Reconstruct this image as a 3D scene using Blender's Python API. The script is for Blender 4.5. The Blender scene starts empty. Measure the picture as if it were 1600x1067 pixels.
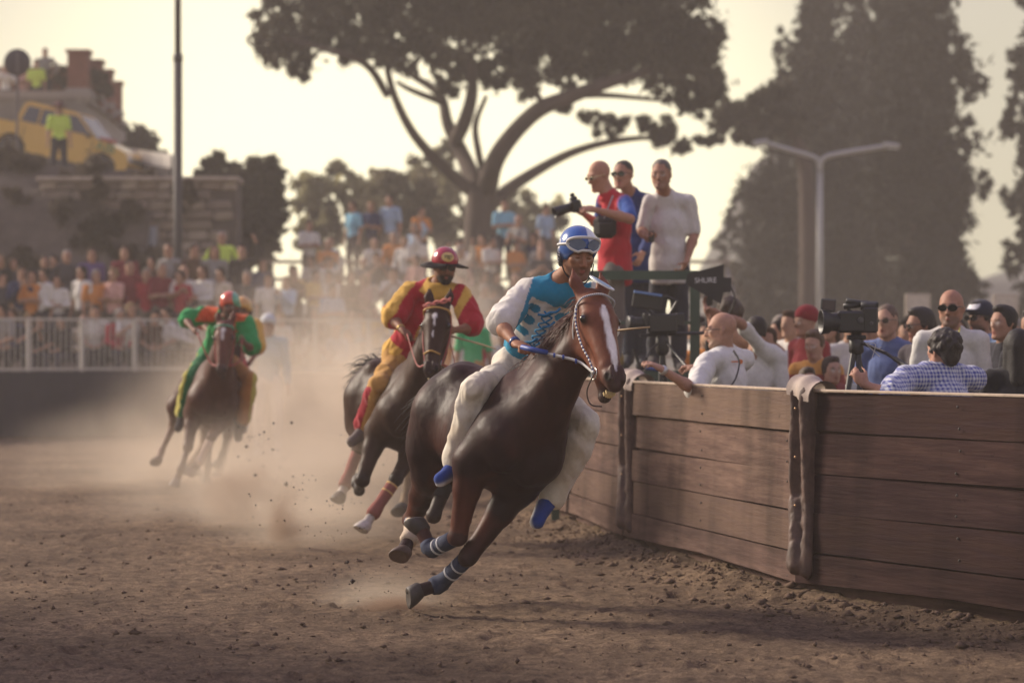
import bpy, math, random
import numpy as np
from mathutils import Vector, Matrix

SC = bpy.context.scene
COL = SC.collection
random.seed(7)
RNG = np.random.default_rng(11)
F_PX, CX, HY, CAMZ = 3800.0, 800.0, 540.0, 1.6      # photo pixels (1600 wide), eye height

# ------------------------------------------------------------------ camera
cam_data = bpy.data.cameras.new('camera')
cam = bpy.data.objects.new('camera', cam_data)
COL.objects.link(cam)
cam.location = (0, 0, CAMZ)
cam.rotation_euler = (math.radians(90), 0, 0)
cam_data.sensor_width = 36
cam_data.lens = F_PX / 1600 * 36
cam_data.shift_y = (HY - 533.5) / 1600
cam_data.clip_start = 0.3
cam_data.clip_end = 6000
cam_data.dof.use_dof = True
cam_data.dof.focus_distance = 14.0
cam_data.dof.aperture_fstop = 1.9
SC.camera = cam

# ------------------------------------------------------------------ light
SUN_EL, SUN_AZ = math.radians(28), math.radians(-62)   # azimuth from +Y (view direction), negative = left
sd = Vector((math.sin(SUN_AZ) * math.cos(SUN_EL), math.cos(SUN_AZ) * math.cos(SUN_EL), math.sin(SUN_EL)))
sun_data = bpy.data.lights.new('sun', 'SUN')
sun_data.energy = 3.0
sun_data.angle = math.radians(14)
sun_data.color = (1.0, 0.86, 0.70)
sun = bpy.data.objects.new('sun', sun_data)
COL.objects.link(sun)
sun.rotation_euler = (-sd).to_track_quat('-Z', 'Y').to_euler()
sun.location = sd * 60

world = bpy.data.worlds.new('World')
SC.world = world
world.use_nodes = True
wt = world.node_tree
wt.nodes.clear()
def wn(t, **k):
    n = wt.nodes.new(t)
    for a, b in k.items():
        setattr(n, a, b)
    return n
w_out = wn('ShaderNodeOutputWorld')
w_bg = wn('ShaderNodeBackground')
w_sky = wn('ShaderNodeTexSky', sky_type='NISHITA', sun_disc=False)
w_sky.sun_elevation = SUN_EL
w_sky.sun_rotation = SUN_AZ
w_sky.dust_density = 6.0
w_sky.air_density = 1.0
w_sky.ozone_density = 2.0
w_bg.inputs['Strength'].default_value = 0.11
# the sky of a dusty summer evening: pale cream near the horizon and in a glow added along the view, violet blue overhead
w_tc = wn('ShaderNodeTexCoord')
w_sep = wn('ShaderNodeSeparateXYZ')
w_ramp = wn('ShaderNodeValToRGB')
w_ramp.color_ramp.elements[0].position = 0.0
w_ramp.color_ramp.elements[0].color = (4.2, 3.85, 2.7, 1)
w_ramp.color_ramp.elements[1].position = 1.0
w_ramp.color_ramp.elements[1].color = (1.6, 1.35, 2.8, 1)
e = w_ramp.color_ramp.elements.new(0.12); e.color = (3.3, 3.15, 2.3, 1)
e = w_ramp.color_ramp.elements.new(0.35); e.color = (2.4, 2.1, 2.5, 1)
w_dot = wn('ShaderNodeVectorMath', operation='DOT_PRODUCT')
gx, gz = math.radians(-2.5), math.radians(2)
w_dot.inputs[1].default_value = (math.sin(gx) * math.cos(gz), math.cos(gx) * math.cos(gz), math.sin(gz))
w_mr = wn('ShaderNodeMapRange', interpolation_type='SMOOTHSTEP')
w_mr.inputs[1].default_value = math.cos(math.radians(13.5)); w_mr.inputs[2].default_value = 1.0
w_glow = wn('ShaderNodeMix', data_type='RGBA', blend_type='ADD')
w_glow.inputs[7].default_value = (5.0, 4.5, 2.9, 1)
w_mix = wn('ShaderNodeMix', data_type='RGBA', blend_type='MIX')
w_mix.inputs[0].default_value = 0.85
wt.links.new(w_tc.outputs['Generated'], w_sep.inputs[0])
wt.links.new(w_tc.outputs['Generated'], w_dot.inputs[0])
wt.links.new(w_dot.outputs['Value'], w_mr.inputs[0])
wt.links.new(w_mr.outputs[0], w_glow.inputs[0])
wt.links.new(w_sep.outputs['Z'], w_ramp.inputs[0])
wt.links.new(w_sky.outputs[0], w_mix.inputs[6])
wt.links.new(w_ramp.outputs[0], w_mix.inputs[7])
wt.links.new(w_mix.outputs[2], w_glow.inputs[6])
wt.links.new(w_glow.outputs[2], w_bg.inputs['Color'])
wt.links.new(w_bg.outputs[0], w_out.inputs[0])

SC.view_settings.view_transform = 'Standard'
SC.view_settings.look = 'None'
SC.view_settings.gamma = 1.0
SC.view_settings.use_curve_mapping = False
SC.view_settings.exposure = 0.95
SC.cycles.volume_step_rate = 2.0
SC.cycles.volume_max_steps = 64
SC.cycles.max_bounces = 6
SC.cycles.volume_bounces = 2
SC.cycles.transparent_max_bounces = 12

# ------------------------------------------------------------------ helpers
def P(px, py, d):
    """world point seen at photo pixel (px, py) at depth d metres"""
    return Vector(((px - CX) / F_PX * d, d, CAMZ - (py - HY) / F_PX * d))

def V(*a):
    return Vector(a)

def rgb(r, g, b):
    """sRGB 0-255 to linear"""
    f = lambda c: (c / 255 / 12.92) if c <= 10 else ((c / 255 + .055) / 1.055) ** 2.4
    return (f(r), f(g), f(b))

def tag(o, label=None, cat=None, group=None, kind=None):
    if label: o['label'] = label
    if cat: o['category'] = cat
    if group: o['group'] = group
    if kind: o['kind'] = kind
    return o

def empty(name, loc=(0, 0, 0), rz=0.0, label=None, cat=None, group=None):
    o = bpy.data.objects.new(name, None)
    COL.objects.link(o)
    o.empty_display_size = 0.2
    o.location = loc
    o.rotation_euler = (0, 0, rz)
    return tag(o, label, cat, group)

MATS = {}
def nodes_of(m):
    m.use_nodes = True
    nt = m.node_tree
    return nt, nt.nodes.get('Principled BSDF')

def mat(name, col=(.5, .5, .5), rough=.7, metal=0., noise=0., nscale=20., bump=0., bscale=60., vcol=False, sheen=0., sss=0., spec=.5,
        stretch=(1, 1, 1), emit=None, coat=0., alpha=None, col2=None, trans=0.):
    if name in MATS:
        return MATS[name]
    m = bpy.data.materials.new(name)
    nt, b = nodes_of(m)
    L = nt.links.new
    b.inputs['Roughness'].default_value = rough
    b.inputs['Metallic'].default_value = metal
    b.inputs['Specular IOR Level'].default_value = spec
    if sheen:
        b.inputs['Sheen Weight'].default_value = sheen
    if coat:
        b.inputs['Coat Weight'].default_value = coat
        b.inputs['Coat Roughness'].default_value = .15
    if sss:
        b.inputs['Subsurface Weight'].default_value = sss
        b.inputs['Subsurface Radius'].default_value = (.02, .008, .004)
        b.inputs['Subsurface Scale'].default_value = .5
    if trans:
        b.inputs['Transmission Weight'].default_value = trans
    if vcol:
        a = nt.nodes.new('ShaderNodeAttribute'); a.attribute_name = 'Col'
        src = a.outputs['Color']
    else:
        c = nt.nodes.new('ShaderNodeRGB'); c.outputs[0].default_value = (*col, 1)
        src = c.outputs[0]
    tc = nt.nodes.new('ShaderNodeTexCoord')
    mp = nt.nodes.new('ShaderNodeMapping'); mp.inputs['Scale'].default_value = stretch
    L(tc.outputs['Object'], mp.inputs[0])
    if noise or col2:
        n = nt.nodes.new('ShaderNodeTexNoise'); n.inputs['Scale'].default_value = nscale
        n.inputs['Detail'].default_value = 6; n.inputs['Roughness'].default_value = .65
        L(mp.outputs[0], n.inputs['Vector'])
        if col2:
            r = nt.nodes.new('ShaderNodeMapRange'); r.inputs[1].default_value = .4; r.inputs[2].default_value = .62
            L(n.outputs[0], r.inputs[0])
            mx = nt.nodes.new('ShaderNodeMix'); mx.data_type = 'RGBA'
            L(r.outputs[0], mx.inputs[0]); L(src, mx.inputs[6]); mx.inputs[7].default_value = (*col2, 1)
            src = mx.outputs[2]
        if noise:
            r = nt.nodes.new('ShaderNodeMapRange'); r.inputs[1].default_value = .25; r.inputs[2].default_value = .75
            r.inputs[3].default_value = 1 - noise; r.inputs[4].default_value = 1 + noise
            L(n.outputs[0], r.inputs[0])
            mx = nt.nodes.new('ShaderNodeMix'); mx.data_type = 'RGBA'; mx.blend_type = 'MULTIPLY'; mx.inputs[0].default_value = 1
            L(src, mx.inputs[6]); L(r.outputs[0], mx.inputs[7])
            src = mx.outputs[2]
    L(src, b.inputs['Base Color'])
    if emit:
        b.inputs['Emission Color'].default_value = (*emit[:3], 1); b.inputs['Emission Strength'].default_value = emit[3]
    if bump:
        n = nt.nodes.new('ShaderNodeTexNoise'); n.inputs['Scale'].default_value = bscale; n.inputs['Detail'].default_value = 5
        L(mp.outputs[0], n.inputs['Vector'])
        bp = nt.nodes.new('ShaderNodeBump'); bp.inputs['Strength'].default_value = 1; bp.inputs['Distance'].default_value = bump
        L(n.outputs[0], bp.inputs['Height']); L(bp.outputs[0], b.inputs['Normal'])
    MATS[name] = m
    return m

def mk(name, verts, faces, m=None, parent=None, smooth=False, cols=None):
    """one mesh object from arrays"""
    me = bpy.data.meshes.new(name)
    if isinstance(verts, np.ndarray):
        verts = verts.reshape(-1, 3)
    nv = len(verts)
    if isinstance(faces, np.ndarray):
        k = faces.shape[1]
        me.vertices.add(nv); me.vertices.foreach_set('co', np.asarray(verts, dtype=np.float32).ravel())
        me.loops.add(faces.size); me.loops.foreach_set('vertex_index', faces.astype(np.int32).ravel())
        me.polygons.add(len(faces)); me.polygons.foreach_set('loop_start', np.arange(0, faces.size, k, dtype=np.int32))
        me.update(calc_edges=True)
    else:
        me.from_pydata([tuple(v) for v in verts], [], [tuple(f) for f in faces])
        me.update()
    if smooth:
        me.polygons.foreach_set('use_smooth', np.ones(len(me.polygons), dtype=bool))
    if cols is not None:
        a = me.color_attributes.new('Col', 'FLOAT_COLOR', 'POINT')
        c = np.ones((nv, 4), dtype=np.float32); c[:, :3] = cols
        a.data.foreach_set('color', c.ravel())
    if m: me.materials.append(m)
    o = bpy.data.objects.new(name, me)
    COL.objects.link(o)
    if parent: o.parent = parent
    return o

class MB:
    """collects simple shapes and links them as one mesh"""
    def __init__(s): s.v = []; s.f = []
    def add(s, v, f):
        k = len(s.v); s.v += [tuple(p) for p in v]; s.f += [tuple(i + k for i in q) for q in f]; return s
    def box(s, c, size, R=None, bev=0.0):
        hx, hy, hz = size[0] / 2, size[1] / 2, size[2] / 2
        c = Vector(c)
        if bev <= 0:
            pts = [(x, y, z) for x in (-hx, hx) for y in (-hy, hy) for z in (-hz, hz)]
            f = [(0, 1, 3, 2), (4, 6, 7, 5), (0, 4, 5, 1), (2, 3, 7, 6), (0, 2, 6, 4), (1, 5, 7, 3)]
        else:
            b = min(bev, hx * .9, hy * .9, hz * .9); pts = []; f = []
            # chamfered box: 24 vertices
            idx = {}
            for x in (-1, 1):
                for y in (-1, 1):
                    for z in (-1, 1):
                        for a in range(3):
                            p = [x * (hx - b), y * (hy - b), z * (hz - b)]
                            p[a] = (x, y, z)[a] * (hx, hy, hz)[a]
                            idx[(x, y, z, a)] = len(pts); pts.append(tuple(p))
            def o4(ax, sg, l):
                return l if sg > 0 else l[::-1]
            for sg in (-1, 1):
                f.append(o4(0, sg, [idx[(sg, a, b2, 0)] for a, b2 in ((-1, -1), (1, -1), (1, 1), (-1, 1))]))
                f.append(o4(1, -sg, [idx[(a, sg, b2, 1)] for a, b2 in ((-1, -1), (1, -1), (1, 1), (-1, 1))]))
                f.append(o4(2, sg, [idx[(a, b2, sg, 2)] for a, b2 in ((-1, -1), (1, -1), (1, 1), (-1, 1))]))
            for x in (-1, 1):
                for y in (-1, 1):
                    f.append([idx[(x, y, -1, 0)], idx[(x, y, 1, 0)], idx[(x, y, 1, 1)], idx[(x, y, -1, 1)]])
                    f.append([idx[(x, -1, y, 0)], idx[(x, 1, y, 0)], idx[(x, 1, y, 2)], idx[(x, -1, y, 2)]])
                    f.append([idx[(-1, x, y, 1)], idx[(1, x, y, 1)], idx[(1, x, y, 2)], idx[(-1, x, y, 2)]])
                    for z in (-1, 1):
                        f.append([idx[(x, y, z, 0)], idx[(x, y, z, 1)], idx[(x, y, z, 2)]])
        if R is not None: pts = [R @ Vector(p) for p in pts]
        return s.add([Vector(p) + c for p in pts], f)
    def tube(s, pts, r, n=8, cap=True, flat=1.0):
        pts = [Vector(p) for p in pts]
        rs = r if isinstance(r, (list, tuple)) else [r] * len(pts)
        vs = []; fs = []
        up = None
        for i, p in enumerate(pts):
            t = (pts[min(i + 1, len(pts) - 1)] - pts[max(i - 1, 0)]).normalized()
            if up is None:
                up = t.orthogonal().normalized() if abs(t.z) > .9 else (Vector((0, 0, 1)) - t * t.z).normalized()
            else:
                up = (up - t * up.dot(t)).normalized()
            w = t.cross(up)
            for k in range(n):
                a = 2 * math.pi * k / n
                vs.append(p + up * math.cos(a) * rs[i] + w * math.sin(a) * rs[i] * flat)
        for i in range(len(pts) - 1):
            for k in range(n):
                a, b = i * n + k, i * n + (k + 1) % n
                fs.append((a, b, b + n, a + n))
        if cap:
            fs.append(tuple(range(n))[::-1]); fs.append(tuple((len(pts) - 1) * n + k for k in range(n)))
        return s.add(vs, fs)
    def lathe(s, c, prof, n=16, axis=(0, 0, 1)):
        """prof: list of (radius, height)"""
        q = Vector((0, 0, 1)).rotation_difference(Vector(axis)); c = Vector(c)
        vs = [c + q @ Vector((r * math.cos(2 * math.pi * k / n), r * math.sin(2 * math.pi * k / n), z)) for r, z in prof for k in range(n)]
        fs = [(i * n + k, i * n + (k + 1) % n, (i + 1) * n + (k + 1) % n, (i + 1) * n + k) for i in range(len(prof) - 1) for k in range(n)]
        if prof[0][0] > 1e-4: fs.append(tuple(range(n))[::-1])
        if prof[-1][0] > 1e-4: fs.append(tuple((len(prof) - 1) * n + k for k in range(n)))
        return s.add(vs, fs)
    def build(s, name, m, parent=None, smooth=False):
        return mk(name, s.v, s.f, m, parent, smooth)

def lettering(text, size, extrude, m, parent, loc, rot, align='LEFT'):
    cu = bpy.data.curves.new('lettering', 'FONT'); cu.body = text; cu.size = size; cu.extrude = extrude; cu.align_x = align
    t = bpy.data.objects.new('lettering', cu); COL.objects.link(t)
    me = bpy.data.meshes.new_from_object(t); bpy.data.objects.remove(t); bpy.data.curves.remove(cu)
    me.materials.clear(); me.materials.append(m)
    o = bpy.data.objects.new('lettering', me); COL.objects.link(o); o.parent = parent; o.location = loc; o.rotation_euler = rot
    return o

def spline(pts, n=8):
    """Catmull-Rom through points"""
    pts = [Vector(p) for p in pts]
    q = [pts[0] * 2 - pts[1]] + pts + [pts[-1] * 2 - pts[-2]]
    out = []
    for i in range(1, len(q) - 2):
        for k in range(n):
            t = k / n
            a, b, c, d = q[i - 1], q[i], q[i + 1], q[i + 2]
            out.append(.5 * ((2 * b) + (c - a) * t + (2 * a - 5 * b + 4 * c - d) * t * t + (3 * b - a - 3 * c + d) * t ** 3))
    out.append(pts[-1])
    return out

def vnoise(p, scale=1.0, seed=0):
    """value noise on Nx3 points, 0..1"""
    q = np.asarray(p, dtype=np.float64) * scale + 1000.0
    i = np.floor(q).astype(np.int64); f = q - i; f = f * f * (3 - 2 * f)
    def h(a, b, c):
        n = (a * 374761393 + b * 668265263 + c * 2147483647 + seed * 1274126177) & 0xffffffff
        n = ((n ^ (n >> 13)) * 1274126177) & 0xffffffff
        n = (n ^ (n >> 16)) & 0xffff
        return n / 65535.0
    x, y, z = i.T; fx, fy, fz = f.T
    r = 0
    for dx in (0, 1):
        for dy in (0, 1):
            for dz in (0, 1):
                w = (fx if dx else 1 - fx) * (fy if dy else 1 - fy) * (fz if dz else 1 - fz)
                r = r + w * h(x + dx, y + dy, z + dz)
    return r

def fbm(p, scale=1.0, oct=3, seed=0):
    r = 0; a = .5; t = 0
    for k in range(oct):
        r = r + a * vnoise(p, scale * 2 ** k, seed + k * 17); t += a; a *= .5
    return r / t

# ------------------------------------------------------------------ implicit bodies: blended limbs turned into one surface
class SDF:
    def __init__(s):
        s.pr = []; s.paints = []; s.M = Matrix.Identity(4)
    def pt(s, p):
        return np.array(s.M @ Vector(p), dtype=np.float64)
    def sc(s):
        return abs(s.M.to_scale()[0])
    def cone(s, a, b, ra, rb=None, col=(.5, .5, .5), k=.03, flat=None, op='u'):
        rb = ra if rb is None else rb
        f = None
        if flat is not None:
            ax = np.array((s.M.to_3x3() @ Vector(flat[0])).normalized()); f = (ax, flat[1])
        c = s.sc()
        s.pr.append(dict(t='c', a=s.pt(a), b=s.pt(b), ra=ra * c, rb=rb * c, col=col, k=k * c, flat=f, op=op)); return s
    def chain(s, pts, rs, col=(.5, .5, .5), k=.03, flat=None):
        for i in range(len(pts) - 1): s.cone(pts[i], pts[i + 1], rs[i], rs[i + 1], col, k, flat)
        return s
    def ell(s, c, r, col=(.5, .5, .5), k=.03, R=None, op='u'):
        if not hasattr(r, '__len__'): r = (r, r, r)
        A = s.M.to_3x3().normalized() @ (R if R is not None else Matrix.Identity(3))
        s.pr.append(dict(t='e', c=s.pt(c), r=np.array(r) * s.sc(), R=np.array(A), col=col, k=k * s.sc(), op=op)); return s
    def box(s, c, h, col=(.5, .5, .5), k=.01, R=None, rnd=.005, op='u'):
        A = s.M.to_3x3().normalized() @ (R if R is not None else Matrix.Identity(3))
        s.pr.append(dict(t='b', c=s.pt(c), r=np.array(h) * s.sc(), R=np.array(A), rnd=rnd * s.sc(), col=col, k=k * s.sc(), op=op)); return s
    def paint(s, c, r, col, R=None, edge=.15):
        """colour patch: an ellipsoid region that recolours the surface inside it"""
        if not hasattr(r, '__len__'): r = (r, r, r)
        A = s.M.to_3x3().normalized() @ (R if R is not None else Matrix.Identity(3))
        s.paints.append((s.pt(c), np.array(r) * s.sc(), np.array(A), np.array(col), edge)); return s
    @staticmethod
    def bounds(p):
        if p['t'] == 'c':
            lo = np.minimum(p['a'] - p['ra'], p['b'] - p['rb']); hi = np.maximum(p['a'] + p['ra'], p['b'] + p['rb'])
            return lo, hi
        e = np.sqrt(((p['R'] * p['r'][None, :]) ** 2).sum(1)) if p['t'] == 'e' else (np.abs(p['R']) @ p['r'])
        return p['c'] - e, p['c'] + e
    @staticmethod
    def dist(p, X, Y, Z):
        if p['t'] == 'c':
            a, b = p['a'], p['b']; ba = b - a
            x, y, z = X - a[0], Y - a[1], Z - a[2]
            L2 = max(float(ba @ ba), 1e-9)
            t = np.clip((x * ba[0] + y * ba[1] + z * ba[2]) / L2, 0, 1)
            x = x - t * ba[0]; y = y - t * ba[1]; z = z - t * ba[2]
            if p['flat'] is not None:
                ax, f = p['flat']
                q = (x * ax[0] + y * ax[1] + z * ax[2]) * (f - 1)
                x = x + q * ax[0]; y = y + q * ax[1]; z = z + q * ax[2]
            return np.sqrt(x * x + y * y + z * z) - (p['ra'] + (p['rb'] - p['ra']) * t)
        R, r = p['R'], p['r']; c = p['c']
        x, y, z = X - c[0], Y - c[1], Z - c[2]
        u = x * R[0, 0] + y * R[1, 0] + z * R[2, 0]
        v = x * R[0, 1] + y * R[1, 1] + z * R[2, 1]
        w = x * R[0, 2] + y * R[1, 2] + z * R[2, 2]
        if p['t'] == 'e':
            k0 = np.sqrt((u / r[0]) ** 2 + (v / r[1]) ** 2 + (w / r[2]) ** 2)
            k1 = np.sqrt((u / r[0] ** 2) ** 2 + (v / r[1] ** 2) ** 2 + (w / r[2] ** 2) ** 2) + 1e-9
            return k0 * (k0 - 1) / k1
        rd = p['rnd']
        qx, qy, qz = np.abs(u) - r[0] + rd, np.abs(v) - r[1] + rd, np.abs(w) - r[2] + rd
        return np.sqrt(np.maximum(qx, 0) ** 2 + np.maximum(qy, 0) ** 2 + np.maximum(qz, 0) ** 2) + np.minimum(np.maximum(qx, np.maximum(qy, qz)), 0) - rd
    def mesh(s, name, h, m, parent=None, disp=None, colfn=None, cs=.006, origin=None):
        pos = [p for p in s.pr if p['op'] == 'u']
        B = [s.bounds(p) for p in pos]
        lo = np.min([b[0] for b in B], 0) - 3 * h - .02; hi = np.max([b[1] for b in B], 0) + 3 * h + .02
        n = np.ceil((hi - lo) / h).astype(int) + 1
        ax = [(lo[i] + h * np.arange(n[i])).astype(np.float32) for i in range(3)]
        D = np.full(n, .6, dtype=np.float32)
        for p in s.pr:
            bl, bh = s.bounds(p)
            mrg = p['k'] + 3 * h
            i0 = np.clip(np.floor((bl - mrg - lo) / h).astype(int), 0, n - 1); i1 = np.clip(np.ceil((bh + mrg - lo) / h).astype(int) + 1, 1, n)
            if np.any(i1 <= i0): continue
            X = ax[0][i0[0]:i1[0]][:, None, None]; Y = ax[1][i0[1]:i1[1]][None, :, None]; Z = ax[2][i0[2]:i1[2]][None, None, :]
            d = s.dist(p, X, Y, Z).astype(np.float32)
            sl = D[i0[0]:i1[0], i0[1]:i1[1], i0[2]:i1[2]]
            k = max(p['k'], 1e-4)
            if p['op'] == 'u':
                hh = np.maximum(k - np.abs(sl - d), 0) / k
                sl[...] = np.minimum(sl, d) - hh * hh * k * .25
            else:
                hh = np.maximum(k - np.abs(sl + d), 0) / k
                sl[...] = np.maximum(sl, -d) + hh * hh * k * .25
        ins = D < 0
        # surface nets
        nx, ny, nz = n
        c = np.zeros((nx - 1, ny - 1, nz - 1), dtype=np.int8)
        for dx in (0, 1):
            for dy in (0, 1):
                for dz in (0, 1):
                    c += ins[dx:nx - 1 + dx, dy:ny - 1 + dy, dz:nz - 1 + dz]
        act = (c > 0) & (c < 8)
        cells = np.argwhere(act)
        idx = np.full(act.shape, -1, dtype=np.int32); idx[act] = np.arange(len(cells))
        acc = np.zeros((len(cells), 3)); cnt = np.zeros(len(cells))
        corners = [(a, b, g) for a in (0, 1) for b in (0, 1) for g in (0, 1)]
        ci, cj, ck = cells.T
        cd = {q: D[ci + q[0], cj + q[1], ck + q[2]] for q in corners}
        for q in corners:
            for a in range(3):
                if q[a] == 0:
                    q2 = list(q); q2[a] = 1; q2 = tuple(q2)
                    d0, d1 = cd[q], cd[q2]
                    cr = (d0 < 0) != (d1 < 0)
                    t = np.where(cr, d0 / np.where(cr, d0 - d1, 1), 0)
                    pq = np.array(q, dtype=float)[None, :] + np.zeros((len(cells), 3)); pq[:, a] = t
                    acc[cr] += pq[cr]; cnt += cr
        verts = lo + (cells + acc / cnt[:, None]) * h
        faces = []
        for a in range(3):
            b, g = (a + 1) % 3, (a + 2) % 3
            s0 = [slice(None)] * 3; s1 = [slice(None)] * 3
            s0[a] = slice(0, n[a] - 1); s1[a] = slice(1, n[a])
            s0[b] = s1[b] = slice(1, n[b] - 1); s0[g] = s1[g] = slice(1, n[g] - 1)
            A, Bn = ins[tuple(s0)], ins[tuple(s1)]
            for flip, msk in ((False, A & ~Bn), (True, ~A & Bn)):
                e = np.argwhere(msk)
                if not len(e): continue
                e[:, b] += 1; e[:, g] += 1
                def cell(ob, og):
                    q = e.copy(); q[:, b] -= ob; q[:, g] -= og
                    return idx[q[:, 0], q[:, 1], q[:, 2]]
                quad = np.stack([cell(1, 1), cell(0, 1), cell(0, 0), cell(1, 0)], 1)
                faces.append(quad[:, ::-1] if flip else quad)
        faces = np.concatenate(faces)
        # smooth the stair steps a little
        if len(verts) > 300:
            for _ in range(1):
                sm = np.zeros_like(verts); ct = np.zeros(len(verts))
                for i in range(4):
                    np.add.at(sm, faces[:, i], verts[faces[:, (i + 1) % 4]] + verts[faces[:, (i + 3) % 4]]); np.add.at(ct, faces[:, i], 2)
                verts = verts * .5 + sm / ct[:, None] * .5
        # colours from the nearest limb
        x, y, z = verts.T
        W = np.zeros(len(verts)); C = np.zeros((len(verts), 3))
        ds = [s.dist(p, x, y, z) for p in pos]
        dm = np.min(ds, 0)
        for p, d in zip(pos, ds):
            w = np.exp(-(d - dm) / cs); W += w; C += w[:, None] * np.array(p['col'])
        C /= W[:, None]
        for (pc, r, A, col, edge) in s.paints:
            q = (verts - pc) @ A / r
            t = np.clip((1 + edge - np.sqrt((q ** 2).sum(1))) / (2 * edge), 0, 1)[:, None]
            C = C * (1 - t) + col * t
        if colfn is not None: C = colfn(verts, C)
        if disp is not None:
            fn = np.zeros_like(verts)
            e1 = verts[faces[:, 2]] - verts[faces[:, 0]]; e2 = verts[faces[:, 3]] - verts[faces[:, 1]]
            nn = np.cross(e1, e2)
            for i in range(4): np.add.at(fn, faces[:, i], nn)
            fn /= np.linalg.norm(fn, axis=1)[:, None] + 1e-9
            verts = verts + fn * disp(verts)[:, None]
        if origin is not None: verts = verts - np.array(origin)
        return mk(name, verts, faces, m, parent, True, C)
# ------------------------------------------------------------------ people
SKIN = (.42, .225, .14)
def lerp(a, b, t): return Vector(a) * (1 - t) + Vector(b) * t
def frame(c, fwd, up):
    """matrix whose -y axis looks along fwd, z near up, x towards the figure's own left"""
    f = Vector(fwd).normalized(); u = Vector(up); u = (u - f * u.dot(f)).normalized()
    x = f.cross(u)                     # f=(0,-1,0), u=z  ->  (-1,0,0)
    x = -x
    m = Matrix((x, -f, u)).transposed().to_4x4()
    m.translation = Vector(c)
    return m

def head_prims(s, M, k=1., skin=SKIN, fine=True, beard=None, brow=None, bald=False, eyes=True, squint=.6, chub=0., moustache=None, lips=None, nose=1., grey=None):
    old = s.M; s.M = M @ Matrix.Scale(k, 4)
    c = skin
    c2 = tuple(v * .93 for v in skin)
    s.ell((0, .014, .034), (.0745, .093, .086), c, .02)
    s.ell((0, -.03, -.03), (.057 + chub, .058, .078), c, .03)
    for q in (1, -1):
        s.cone((q * .052, .0, -.052), (q * .022, -.066, -.1), .025 + chub, .019, c, .02)
    s.ell((0, -.074, -.103), (.024, .02, .018), c, .02)
    if fine:
        s.cone((-.038, -.079, .026), (.038, -.079, .026), .0125, None, c, .016)
        for q in (1, -1):
            s.ell((q * .046, -.06, -.012), (.018, .02, .016), c, .02)
            s.ell((q * .031, -.097, .004), (.019, .017, .012), c, .014, op='s')
        s.cone((0, -.09, .012), (0, -.112 * (.5 + nose * .5), -.03), .0085, .0125 * nose, c, .012)
        for q in (1, -1):
            s.ell((q * .013, -.099, -.036), (.009, .011, .008), c2, .006)
        s.ell((0, -.091, -.061), (.017, .012, .0062), lips or (.33, .12, .09), .006)
        s.ell((0, -.088, -.0725), (.015, .012, .0072), lips or (.36, .13, .1), .006)
        s.paint((0, -.101, -.0668), (.015, .014, .002), (.09, .03, .025), edge=.5)
        if eyes:
            for q in (1, -1):
                s.ell((q * .031, -.076, .003), .0128, (.62, .58, .54), .002)
                s.paint((q * .031, -.09, .003), (.0062, .008, .0062), (.03, .018, .012), edge=.3)
                s.paint((q * .031, -.086, .003 + .0125 * squint), (.019, .02, .0075), c2, edge=.3)
                s.paint((q * .031, -.088, .003 + .006 * squint), (.015, .014, .0016), (.04, .02, .015), edge=.6)
        bc = brow or (.05, .03, .02)
        for q in (1, -1):
            s.paint((q * .033, -.088, .0255), (.021, .02, .0048), bc, R=Matrix.Rotation(q * .12, 3, 'Y'), edge=.4)
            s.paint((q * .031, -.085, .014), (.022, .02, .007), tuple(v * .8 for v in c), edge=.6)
    else:
        s.cone((0, -.085, .01), (0, -.105, -.03), .01, .014, c, .012)
        for q in (1, -1): s.ell((q * .03, -.095, .004), (.018, .014, .01), c, .012, op='s')
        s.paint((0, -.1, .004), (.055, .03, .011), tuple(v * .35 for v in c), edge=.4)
    for q in (1, -1):
        s.ell((q * .078, .012, -.006), (.009, .02, .032), c2, .008, R=Matrix.Rotation(q * -.35, 3, 'Z'))
        if fine: s.ell((q * .089, .006, -.004), (.006, .011, .019), c2, .006, R=Matrix.Rotation(q * -.35, 3, 'Z'), op='s')
    if beard:
        s.paint((0, -.045, -.085), (.068, .062, .052), beard, edge=.14)
        s.paint((0, -.098, -.051), (.03, .022, .007), beard, edge=.4)
        s.paint((0, -.1, -.067), (.019, .014, .009), lips or (.3, .11, .09), edge=.3)
    if moustache:
        s.paint((0, -.1, -.052), (.034, .022, .0075), moustache, edge=.4)
    if bald:
        pass
    s.M = old

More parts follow.
